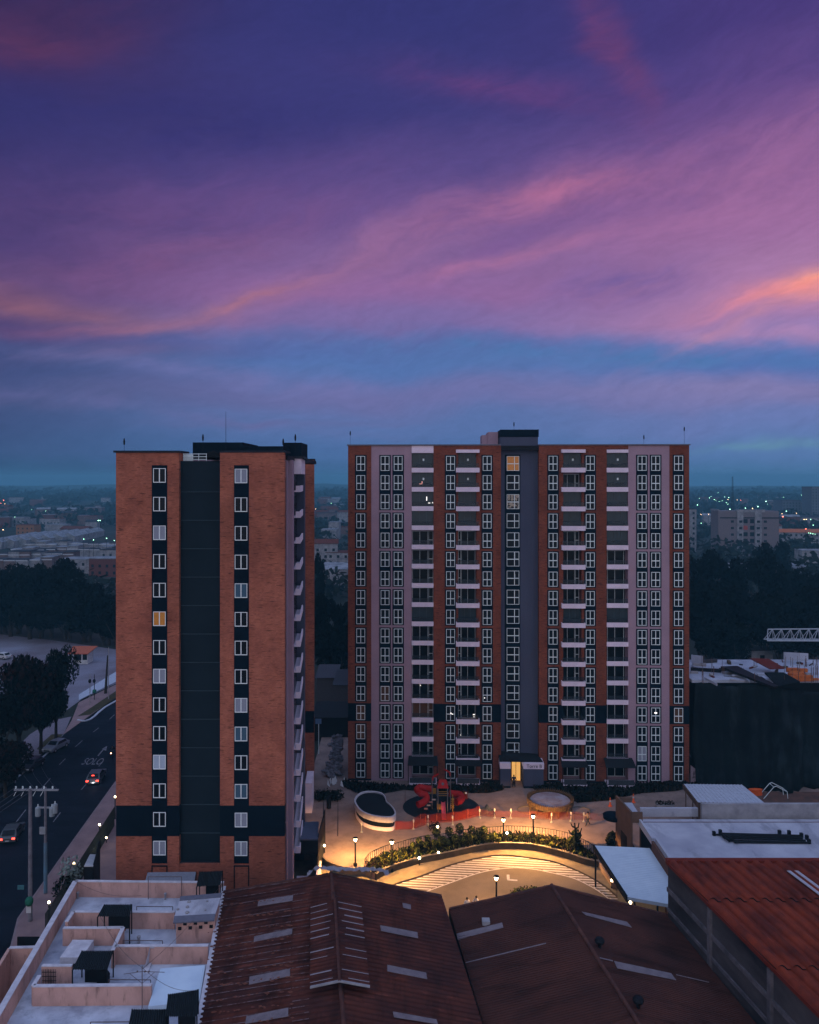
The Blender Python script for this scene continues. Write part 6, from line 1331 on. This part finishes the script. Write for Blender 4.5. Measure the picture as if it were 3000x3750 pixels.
# =============== BUILDING SITE ===============
nt = thing('shade_netting', 'huge dark green construction netting hanging beside the wide tower', 'netting', (37.9,104.3,0)); m = MB(); rn = random.Random(4); vs = []; NX, NZ = 60, 16
for i in range(NX+1):
    x = 30*i/NX; topz = CZ-((2508+ (4 if x < 10 else 14 if x < 14 else 34) * min(1, x/16) - 6*math.sin(x*.9))-HY)*104/F
    for j in range(NZ+1):
        w = j/NZ; yy = .55*math.sin(x*1.3+w*2)+.35*math.sin(x*3.1+w)+.22*math.sin(x*6.7)+.25*math.sin(w*14+x*.8)*w+.9*math.sin(w*2.4+x*.3)*w-1.2*w*w; vs.append((x-.3*w*math.sin(w*5)*(1 if x < 2 else 0), yy*.9-.2, topz*(1-w)))
m.add(vs, [(i*(NZ+1)+j,(i+1)*(NZ+1)+j,(i+1)*(NZ+1)+j+1,i*(NZ+1)+j+1) for i in range(NX) for j in range(NZ)]); no = m.build('net', mat('shade_net', (.007,.011,.013), .9, (.003,.004,.006), .35, bump=.3, mul2=((.5,(1,1,.3),.5,.6,2.2),)), nt, smooth=True)
sd_ = no.modifiers.new('Solidify','SOLIDIFY'); sd_.thickness = .03
cs = thing('concrete_frame_building', 'unfinished concrete building deck with rebar starters behind the dark netting', 'building site', (52,112,0)); o_ = Vector((52,112,0)); zc = 13.9
deckm = mat('site_deck', (.36,.38,.46), .9, (.22,.24,.30), .22, detail=8)
m = MB(); m.box(-14,-6.5,zc-.4,22,5.3,zc); m.build('deck', deckm, cs); m = MB(); m.box(-13,-5,-.5,21,5,zc-.5); m.build('core', M['dark'], cs)
sq = lambda px, py, z=zc: W(px, py, z)-o_
m = MB(); m.slab([sq(2640,2440,zc+.9),sq(2700,2438,zc+.9),sq(2850,2510,zc+.3),sq(2835,2515,zc+.3)], .3); m.wall(sq(2530,2456), sq(2640,2462), zc-.05, zc+.45, .4); m.build('upstand', M['dark'], cs)
m = MB(); m.slab([sq(2748,2410,zc+1.6),sq(2815,2412,zc+1.6),sq(2874,2446,zc+.8),sq(2820,2448,zc+.8)], .15); m.build('red_sheet_roof', mat('dark_red', (.10,.02,.018), .8), cs)
m = MB(); m.slab([sq(2800,2462,zc+.8),sq(2870,2462,zc+1.0),sq(2930,2495,zc+.5),sq(2850,2512,zc+.2)], .2); m.build('net_cover', MATS['shade_net'], cs)
m = MB()
for k in range(16): p = sq(rn.uniform(2885,2975), rn.uniform(2458,2498)); m.box(p.x-rn.uniform(.3,1.2),p.y-.2,p.z,p.x+rn.uniform(.3,1.2),p.y+.2,p.z+rn.uniform(.15,.8))
m.build('formwork', mat('formwork', (.45,.12,.03), .8, (.3,.08,.03), 2), cs); m = MB()
for k in range(85):
    gx_ = rn.choice([2575,2610,2650,2720,2765,2875,2900,2925,2950,2975,2990]); p = sq(gx_+rn.uniform(-5,5), rn.choice([2440,2470,2500])+rn.uniform(-4,4)); m.tube(p, p+Vector((0,0,rn.uniform(.7,1.6))), .025, n=4, cap=False); m.build('rebar', mat('rebar', (.12,.07,.06), .9), cs); m = MB()
m = MB()
for px, h in ((2876,1.9),(2901,1.4),(2927,2.3),(2833,1.2)): p = sq(px,2450); MB().tube(p,p+Vector((0,0,h)),.035,n=6).build('scaffold_pole', M['concrete'], cs)
m = MB()
for a, b in (((2580,2486),(2626,2512)),((2680,2478),(2740,2482)),((2720,2482),(2745,2500))): m.wall(sq(*a), sq(*b), zc, zc+.3, .12)
for a, b in (((2532,2425),(2575,2430)),((2870,2415),(2960,2420))): m.wall(sq(*a), sq(*b), zc, zc+1.1, .15)
m.build('low_wall', MATS['site_deck'], cs)
for k in range(46):
    px, py = rn.uniform(2545,2990), rn.uniform(2424,2500); p = sq(px,py); a_ = rn.uniform(0,3.1); L_2 = rn.uniform(.5,2.6); q = p+Vector((math.cos(a_)*L_2,math.sin(a_)*L_2*.6,0)); hh = rn.uniform(.05,.5)
    MB().wall(p, q, zc, zc+hh, rn.uniform(.1,.5)).build(rn.choice(['timber_stack','slab_shutter','block_pile']), rn.choice([MATS['site_deck'], M['dark'], walld, MATS['timber'], MATS['dark_red'], M['concrete']]), cs)
# crane
jx = thing('tower_crane', 'white lattice tower crane jib reaching in over the building site', 'crane', (75,116,GZ)); o_ = Vector((75,116,GZ)); Dj = 116
JZ0, JZ1 = CZ-(2346-HY)*Dj/F, CZ-(2307-HY)*Dj/F; xj = (2810-1500)*Dj/F; m = MB(); P0 = Vector((xj,Dj,JZ0))-o_; P1 = Vector((75,Dj,JZ0-.1))-o_; Q0_ = Vector((xj+.35,Dj,JZ1))-o_; Q1_ = Vector((75,Dj,JZ1+.15))-o_
for s_ in (0, 1.1): m.tube(P0+Vector((0,s_,0)), P1+Vector((0,s_,0)), .11, n=6); 
m.tube(Q0_+Vector((0,.55,0)), Q1_+Vector((0,.55,0)), .10, n=6); n_ = 16
for k in range(n_):
    a, b, mm_ = P0.lerp(P1,k/n_), P0.lerp(P1,(k+1)/n_), Q0_.lerp(Q1_,(k+.5)/n_)+Vector((0,.55,0))
    for s_ in (0,1.1): m.tube(a+Vector((0,s_,0)), mm_, .05, n=4, cap=False); m.tube(mm_, b+Vector((0,s_,0)), .05, n=4, cap=False)
    m.tube(a, b+Vector((0,1.1,0)), .045, n=4, cap=False)
m.tube(P0, Q0_+Vector((0,.55,0)), .07, n=5)
m.build('jib', mat('crane_white', (.30,.34,.40), .6), jx)
m = MB()
for sx_ in (-.7,.7):
    for sy_ in (-.7,.7): m.tube((sx_,sy_,0),(sx_,sy_,JZ1-GZ+4),.1,n=6)
for k in range(14): m.tube((-.7,-.7,k*1.9),(.7,-.7,(k+1)*1.9),.05,n=4); m.tube((-.7,-.7,(k+1)*1.9),(-.7,.7,k*1.9),.05,n=4)
m.build('mast', MATS['crane_white'], jx); MB().box(-1,-1.6,JZ0-GZ-.5,.4,-.7,JZ0-GZ+1.6).build('cab', M['white'], jx)
# things at the foot of the netting
t = thing('mural_wall', 'pinkish wall painted with dark blotchy murals sloping down from the wide tower', 'wall', W(2530,2868)); o_ = t.location; D = o_.y
z1_ = CZ-(2803-HY)*D/F; m = MB(); m.add([(0,0,0),(4.6,0,0),(4.6,0,.2),(1.2,0,z1_*.62),(0,0,z1_),(0,.2,0),(4.6,.2,0),(4.6,.2,.2),(1.2,.2,z1_*.62),(0,.2,z1_)], [(0,1,2,3,4),(9,8,7,6,5),(2,7,8,3),(3,8,9,4),(0,4,9,5),(1,6,7,2)]); m.build('wall', mat('mural', (.33,.25,.30), .9, (.06,.05,.07), .8, thr=(.52,.58)), t)
t = thing('site_shed', 'low dark grey shed roof at the foot of the dark netting', 'shed', W(2600,2868)+Vector((0,2,0))); m = MB(); m.slab([Vector((-1.8,2,2.8)),Vector((.4,2,2.8)),Vector((3,-1,1.8)),Vector((-.6,-1,1.8))], .12); m.build('roof', MATS['porch_sheet'], t); m = MB(); m.box(-1.0,-.6,0,2.6,1.8,1.7); m.build('wall', M['dark'], t); MB().box(3.1,-1.3,1.2,4.2,-1.25,1.5).build('pale_panel', M['white'], t)
t = thing('plastic_barrier', 'bright orange plastic barrier behind the ribbed canopy', 'barrier', W(2767,2912)); m = MB(); m.lathe([(0,0),(.9,0),(.85,.5),(.95,.8),(0,.9)], n=8); o = m.build('body', M['orange'], t); o.scale = (1.0,.35,1)
t = thing('hoop_frame', 'bent metal tube frame standing on the reddish soil at the site edge', 'frame', W(2840,2925)); m = MB()
for y in (0, 1.2): m.path([Vector((-1.5,y,0)),Vector((-.2,y,1.5)),Vector((.1,y,1.6)),Vector((1.5,y,.9)),Vector((1.6,y,0))], .04, 6)
m.tube((-.2,0,1.5),(-.2,1.2,1.5),.03); m.tube((1.5,0,.9),(1.5,1.2,.9),.03); m.build('tube', M['frame'], t)
patch('site_soil', [(2750,2900),(3050,2900),(3050,2948),(2770,2945)], mat('red_soil', (.14,.07,.055), .95, (.07,.045,.04), .8), 0, .02)
t = thing('rubble_heap', 'pale broken material heap at the foot of the dark netting', 'rubble', W(2735,2880)); m = MB()
for k in range(40): m.ball((rn.gauss(0,1.3), rn.gauss(0,.5), abs(rn.gauss(.1,.3))), rn.uniform(.1,.3), .7, 6, jit=.3)
m.build('pieces', mat('rubble', (.10,.09,.10), .9), t); t['kind'] = 'stuff'
# gap between towers: sheds, rock slope
for i, (lab, x0_, x1_, pb, h, w_, rmm) in enumerate([('dark low shed with grey roof in the gap between the towers',1160,1230,2560,4,7,mat('gap_roof2', (.045,.043,.055), .9)),('dark shed against the wide tower in the gap',1225,1285,2600,4.5,8,mat('gap_roof', (.03,.03,.038), .9)),('long dark boundary building in the gap',1150,1290,2700,3.2,6,M['roofdark'])]):
    a, b = W(x0_,pb,0), W(x1_,pb,0); t = thing('shed', lab, 'shed', a); MB().box(0,0,-.5,b.x-a.x,w_,h).build('wall', walld if i<2 else M['dark'], t); MB().slab([Vector((-.3,-.3,h)),Vector((b.x-a.x+.3,-.3,h)),Vector((b.x-a.x+.3,w_,h+.8)),Vector((-.3,w_,h+.8))], .1).build('roof', rmm, t)
t = thing('rock_slope', 'pale rocky rubble slope rising in the gap between the towers', 'rocks', W(1222,2850)); m = MB()
for k in range(160):
    u = rn.random(); m.ball((rn.gauss(0,.6)*(1-.3*u)-.1*u, u*6.5, .1+3.6*u+rn.uniform(-.2,.2)), rn.uniform(.15,.45), .8, 6, jit=.3)
m.build('rocks', mat('rock', (.17,.16,.19), .95, (.08,.075,.09), 2), t); t['kind'] = 'stuff'
t = thing('solar_lamp', 'bluish solar panel on a thin post beside the near tower', 'solar lamp', W(1170,2760)); D = t.location.y; m = MB(); zz_ = CZ-(2642-HY)*D/F; m.box(-.6,-.05,zz_-.35,.3,0,zz_+.4); m.build('panel', mat('panel_blue', (.10,.17,.30), .5), t); MB().tube((-.1,0,0),(-.1,0,zz_),.05).build('post', M['frame'], t)
t = thing('sign_pile', 'heap of white and dark scrap boards at the foot of the rocky slope', 'scrap heap', W(1238,2878)); m = MB()
for k in range(7): x_, y_ = rn.uniform(-1.6,1.6), rn.uniform(-.8,.8); a_ = rn.uniform(0,3); m.slab([Vector((x_,y_,.1)),Vector((x_+.5*math.cos(a_),y_+.4*math.sin(a_),.35)),Vector((x_+.3*math.cos(a_)-.1,y_+.5,.9)),Vector((x_-.2,y_+.4,.6))], .05)
m.build('board', M['white'], t)
ph = MB(); 
t = thing('hedge', 'dark hedge block beside the paved walk behind the near tower', 'hedge', W(1200,2930)); m = MB(); rn2 = random.Random(6)
for k in range(8): leaf_ball(m, (-1.4+.4*k, rn2.uniform(-.6,.6), .6), .8, 150, .13, rn2, .8, 2, .3)
m.build('foliage', [M['leafdark'], M['leaf']], t)
m = MB(); m.tube((0,0,0),(0,0,1.7),.08,n=6); bnn = thing('dark_post', 'dark wrapped post at the corner of the paved walk', 'post', W(1205,2962)); m.lathe([(0,0),(.28,.1),(.3,1.2),(.15,1.7),(0,1.75)], n=8); m.build('body', M['dark'], bnn)
m = MB(); m.add([tuple(W(*p,.012)) for p in ((1184,2935),(1186,2935),(1187,3062),(1183,3062))], [(0,1,2,3)]); m.add([tuple(W(*p,.012)) for p in ((1237,2940),(1239,2940),(1239,3062),(1236,3062))], [(0,1,2,3)]); struct('paving_joint', m, M['dark'])

# =============== LEFT ROOF TERRACE HOUSE ===============
pk = mat('salmon_wall', (.52,.31,.265), .9, (.33,.195,.17), .9, mul2=((2.5,(1,1,.22),.56,.66,.6),), stretch=(1,1,.5), bump=.1, thr=(.45,.75)); capm = mat('wall_cap_pale', (.55,.53,.58), .9, (.40,.38,.43), 1.5)
dk = mat('roof_deck', (.48,.50,.58), .85, (.27,.28,.35), .35, mul2=((.8,(1,1,1),.52,.64,.72),), detail=8); cor = mat('corr_dark', (.016,.02,.024), .7)
hs = thing('terrace_house', 'salmon-walled house with pale blue roof terraces, parapets and dark corrugated shelters', 'house', (-25,60,GZ)); ho2 = Vector((-25,60,GZ))
c6 = lambda x, y: (x/2.006, 3150+y/2.006)
ZP, ZDk = 6.6, 5.3
Wp = lambda x, y, z=ZP: W(*c6(x,y), z)-ho2
PB0, PB1 = Wp(555,155), Wp(1645,165); PL1 = Wp(0,1110); PL2 = ext(PB0, PL1, 40-60)
RT1 = Wp(1452,1203); RT2 = ext(PB1, RT1, 40-60)
m = MB(); m.prism([(p.x,p.y) for p in (PB0,PB1,RT2,PL2)], 0, ZDk-GZ); m.build('wall', pk, hs)
m = MB(); m.add([(p.x,p.y,ZDk-GZ+.005) for p in (PB0,PB1,RT2,PL2)], [(0,1,2,3)]); m.build('deck', dk, hs)
zp, zd = ZP-GZ, ZDk-GZ
def par(p, q, z0=None, z1=None, th=.22, nm='parapet'):
    m = MB(); z0 = zd if z0 is None else z0; z1 = zp if z1 is None else z1; m.wall(p, q, z0, z1, th); o = m.build(nm, pk, hs); m = MB(); m.wall(p, q, z1, z1+.06, th+.06); m.build('parapet_cap', capm, o)
par(PB0, PB1); par(PB0, PL2, th=.35); par(PB1, RT2, zd, zp-.35, .3)
par(Wp(540,380), Wp(1285,382)); par(Wp(540,380), Wp(490,455)); par(Wp(465,500), Wp(905,497)); par(Wp(905,497), Wp(828,665)); par(Wp(846,632), Wp(1530,628)); par(Wp(310,776), Wp(532,776)); par(Wp(245,926), Wp(1115,918)); par(Wp(290,850), Wp(245,926))
def at(x, y, z): return W(*c6(x,y), z)-ho2
def shelter(pts, zf, zb, posts):
    P_ = [at(pts[0][0],pts[0][1],zb), at(pts[1][0],pts[1][1],zb), at(pts[2][0],pts[2][1],zf), at(pts[3][0],pts[3][1],zf)]
    o = sheet(P_[0], P_[1], P_[2], P_[3], 16, .05, cor, 'shelter_roof', hs); m = MB()
    for p in (P_[2], P_[3], P_[0], P_[1]): x_ = p.x*.98+(P_[0].x+P_[2].x)*.01; MB().tube((x_, p.y, zd), (x_, p.y, p.z), .05, n=6).build('shelter_post', M['dark'], o)
    q = P_[2]-P_[3]; m = MB(); m.wall(P_[3]+Vector((.6,.7,0)), P_[2]+Vector((-.3,.7,0)), P_[3].z-1.3, P_[3].z-.15, .06); m.build('shelter_infill', M['dark'], o)
shelter([(765,325),(970,325),(955,415),(715,415)], 7.4, 7.6, True); shelter([(600,665),(835,665),(790,805),(530,805)], 7.0, 7.2, True)
shelter([(968,1095),(1235,1095),(1225,1260),(935,1260)], 7.0, 7.2, True); shelter([(1235,985),(1458,950),(1450,1150),(1215,1150)], 7.5, 7.9, True); shelter([(1465,85),(1637,78),(1620,185),(1443,195)], 7.5, 8.0, True)
m = MB(); P_ = [at(1320,300,7.3), at(1622,275,7.3), at(1582,398,7.3), at(1280,415,7.3)]; 
rmo = m.slab(P_, .12).build('room_roof', wr, hs); m = MB(); ctr = (P_[0]+P_[1]+P_[2]+P_[3])/4
F1_ = [at(1325,265,7.35), at(1630,240,7.35), P_[1]+Vector((0,0,.05)), P_[0]+Vector((0,0,.05))]; F2_ = [P_[3]+Vector((0,0,.05)), P_[2]+Vector((0,0,.05)), at(1575,440,7.25), at(1272,458,7.25)]
m.slab(F1_, .1); m.slab(F2_, .1); m.build('roof_border', mat('border_grey', (.13,.13,.17), .8), rmo)
for x, y, r_ in ((1390,305,.16),(1378,343,.15),(1376,384,.17),(1308,360,.12),(1524,300,.09),(1510,366,.08)): p = at(x,y,7.35); MB().ball(p, r_, .6, 8).build('roof_dome', M['concrete'], rmo)
w0_, w1_2 = at(1290,458,7.1), at(1575,440,7.1); m = MB(); m.prism([(w0_.x,w0_.y+.15),(w1_2.x,w1_2.y+.15),(P_[1].x-.1,P_[1].y),(P_[0].x+.1,P_[0].y)], zd, P_[0].z-.15); m.build('room_wall', pk, hs)
m = MB()
for i in range(7):
    u = (i+.7)/7.4; p = w0_.lerp(w1_2, u); z_ = P_[0].z-.42-(.34 if i % 2 == 0 else 0); m.box(p.x-.13, p.y+.11, z_-.11, p.x+.13, p.y+.16, z_+.13)
m.build('vent_hole', M['dark'], hs)
m = MB(); m.slab([at(1180,795,5.95),at(1510,770,5.95),at(1467,1030,5.95),at(1088,1075,5.95)], .3); m.build('pale_roof', mat('pale_blue_roof', (.55,.66,.76), .8, (.46,.56,.68), .5), hs)
m = MB(); m.slab([at(1100,640,6.62),at(1135,640,6.62),at(1138,700,5.5),at(1080,840,5.34),at(1058,800,5.34),at(1100,700,5.5)], .03); m.build('whitewash_patch', capm, hs)
def railp(a, b, z, h):
    p, q = at(*a, z), at(*b, z); m = MB(); m.tube(p, q, .03, n=5); m.tube((p.x,p.y,zd),(p.x,p.y,p.z),.03,n=5); m.tube((q.x,q.y,zd),(q.x,q.y,q.z),.03,n=5); m.build('laundry_rail', mat('rail_rust', (.12,.09,.09), .8), hs)
railp((1005,340),(1270,342),6.3,1); railp((905,590),(1195,592),6.3,1); railp((800,878),(1108,880),6.3,1); railp((665,1190),(960,1188),6.3,1); railp((1090,122),(1335,122),7.2,1)
m = MB()
for k in range(9): p = at(322+12*k,786,6.5); m.tube((p.x,p.y-.25,zd-.2),(p.x,p.y-.25,p.z),.02,n=4)
for k in range(4): p = at(320,786,6.5); q = at(426,786,6.5); z_ = zd+.1+.3*k; m.tube((p.x,p.y-.25,z_),(q.x,q.y-.25,z_),.02,n=4)
m.build('grille', M['dark'], hs)
m = MB(); a_ = at(440,725,5.9); m.box(a_.x,a_.y,zd,a_.x+1.6,a_.y+2.2,a_.z+.1); m.build('stair_cover', capm, hs); m = MB(); m.box(a_.x-.02,a_.y-.05,zd,a_.x+1.5,a_.y-.0,a_.z-.35); m.build('stair_opening', M['dark'], hs)
m = MB(); 
for p0, p1 in (((455,340),(475,340)),((97,960),(125,960))):
    p = on_plane(*c6(*p0), Vector((PB0.x,PB0.y,0))+ho2, Vector(((PL1-PB0).y, -(PL1-PB0).x, 0)), .2)-ho2; d_ = (PL1-PB0).normalized(); m.prism([(p.x,p.y),(p.x+.06,p.y),(p.x+.06+d_.x*1.6,p.y+d_.y*1.6),(p.x+d_.x*1.6,p.y+d_.y*1.6)], 4.2, zp-.1)
m.build('dark_opening', M['dark'], hs)
# TV antenna, laundry, tank
t = thing('tv_antenna', 'tall thin television antenna on the roof terrace', 'antenna', W(*c6(1045,1090), ZDk)); D = t.location.y; h_ = CZ-(c6(0,780)[1]-HY)*D/F-ZDk; m = MB(); m.tube((0,0,0),(0,0,h_),.03,n=6); m.build('mast', MATS['rail_rust'], t); m = MB(); sx_ = D/F/2.006; za_ = h_*.86
m.tube((-135*sx_,0,za_-.12),(0,0,za_+.05),.02,n=5); m.tube((0,0,za_+.05),(165*sx_,0,za_),.02,n=5); m.tube((-90*sx_,0,za_-.1),(0,0,za_-.75),.015,n=4); m.tube((90*sx_,0,za_),(0,0,za_-.75),.015,n=4)
for k in (-35,20,50): m.ball((k*sx_,0,za_+.05),.07,1,6)
m.build('elements', MATS['rail_rust'], t)
t = thing('hanging_cloth', 'orange cloth hanging under the upper corrugated shelter', 'cloth', at(905,470,6.3)+ho2); m = MB(); m.box(-.2,-.02,-.5,.2,.02,.5); m.build('cloth', mat('cloth_orange', (.30,.07,.03), .9), t)
t = thing('translucent_lean_to', 'grey translucent lean-to roof between the house and the near tower', 'lean-to roof', (-21,69,GZ)); o_ = Vector((-21,69,GZ)); m = MB(); m.slab([W(*c6(1085,90),5.6)-o_, W(*c6(1440,85),5.6)-o_, W(*c6(1428,158),5.6)-o_, W(*c6(1068,150),5.6)-o_], .05); m.build('sheet', mat('lean_sheet', (.22,.23,.28), .7), t)
m = MB()
for u in ((1085,90),(1440,85)): p = W(*c6(*u),5.6)-o_; m.tube((p.x,p.y,0),(p.x,p.y,p.z),.05)
m.build('post', M['dark'], t)
# cables, pipes and odds and ends on the terrace
for (a, b, z0_, z1_) in (((1045,790),(1450,960),9.0,7.2),((1045,800),(1640,160),9.0,6.8),((555,158),(1040,260),6.7,6.0),((740,420),(1045,790),7.2,9.0)):
    p, q = at(*a, z0_), at(*b, z1_); MB().path([p.lerp(q,k/12)+Vector((0,0,-.5*math.sin(math.pi*k/12))) for k in range(13)], .012, 4).build('cable', MATS['rail_rust'], hs)
for (x, y, s_) in ((1215,290,.08),(572,283,.08),(1020,612,.10),(700,860,.12),(1130,1040,.1)): p = at(x,y,ZDk); MB().lathe([(0,0),(s_,0),(s_,.45),(s_*1.6,.47),(s_*1.6,.55),(0,.58)], p, 8).build('vent_pipe', M['concrete'], hs)
for (x, y, w_, h_) in ((640,880,.7,.7),(700,885,.5,.5),(860,478,.5,.45),(1190,1040,.5,.4),(1370,1120,.8,.6)): p = at(x,y,ZDk); MB().box(p.x,p.y,zd,p.x+w_,p.y+.5,zd+h_).build('storage_box', rn.choice([M['dark'], M['concrete'], walld]), hs)
tk = thing('water_tank', 'small ribbed dark water tank beside the lowest corrugated shelter on the terrace', 'water tank', W(*c6(760,900), ZDk)); m = MB(); m.lathe([(0,0),(.42,.0),(.45,.1),(.42,.2),(.45,.3),(.42,.4),(.45,.5),(.42,.6),(.30,.78),(.12,.84),(.12,.9),(0,.92)], n=14); m.build('tank', M['roofdark'], tk)
# neighbouring low walls by the pavement
nb = thing('lower_house', 'low salmon neighbour walls with a dark opening beside the terrace house', 'house', (-29,52,GZ)); o_ = Vector((-29,52,GZ)); zn = 3.4
N0, N1, N2 = W(*c6(70,645),zn)-o_, W(*c6(270,640),zn)-o_, W(*c6(0,760),zn)-o_
m = MB(); m.wall(N0, N1, 0, zn-GZ, .25); m.wall(N0, ext(N0,N2,-12), 0, zn-GZ, .25); m.build('wall', pk, nb); m = MB(); m.wall(N0, N1, zn-GZ, zn-GZ+.06, .3); m.build('cap', capm, nb)
k0, k1 = W(*c6(75,635),2.6)-o_, W(*c6(290,635),2.6)-o_; m = MB(); m.wall(k0+Vector((0,1.2,0)), k1+Vector((0,1.2,0)), 2.4, 3.3, .1); m.build('opening', M['dark'], nb)
t = thing('garden_shrub', 'pale feathery shrub between the pavement and the terrace house', 'shrub', W(*c6(515,195),.6)); m = MB(); leaf_ball(m, (0,0,1.6), 1.2, 260, .16, rn2, 1.3, 1, .1); m.build('foliage', mat('leaf_pale', (.20,.26,.24), .9), t); MB().tube((0,0,-1.1),(0,0,1.4),.08).build('stem', M['bark'], t)
t = thing('garden_shrub', 'dark green shrub at the corner of the terrace house by the pavement', 'shrub', W(*c6(470,240),.4)); m = MB(); leaf_ball(m, (0,0,.6), 1.2, 260, .15, rn2, .8, 2, .3); m.build('foliage', [M['leaf'], M['leafdark']], t)
# =============== HAZE ===============
hz = MB(); hz.box(-3600,-60,-2.0,3600,4600,60.0); hzo = hz.build('haze', [], None, kind='stuff', label='thin blue dusk haze filling the air over the town', category='haze')
hm = bpy.data.materials.new('haze_air'); hm.use_nodes = True; ht = hm.node_tree; ht.nodes.clear(); pv = ht.nodes.new('ShaderNodeVolumePrincipled'); ho_ = ht.nodes.new('ShaderNodeOutputMaterial')
pv.inputs['Color'].default_value = (.20,.56,.76,1); pv.inputs['Density'].default_value = .00034; pv.inputs['Anisotropy'].default_value = 0.0; ht.links.new(pv.outputs[0], ho_.inputs['Volume']); hzo.data.materials.append(hm)
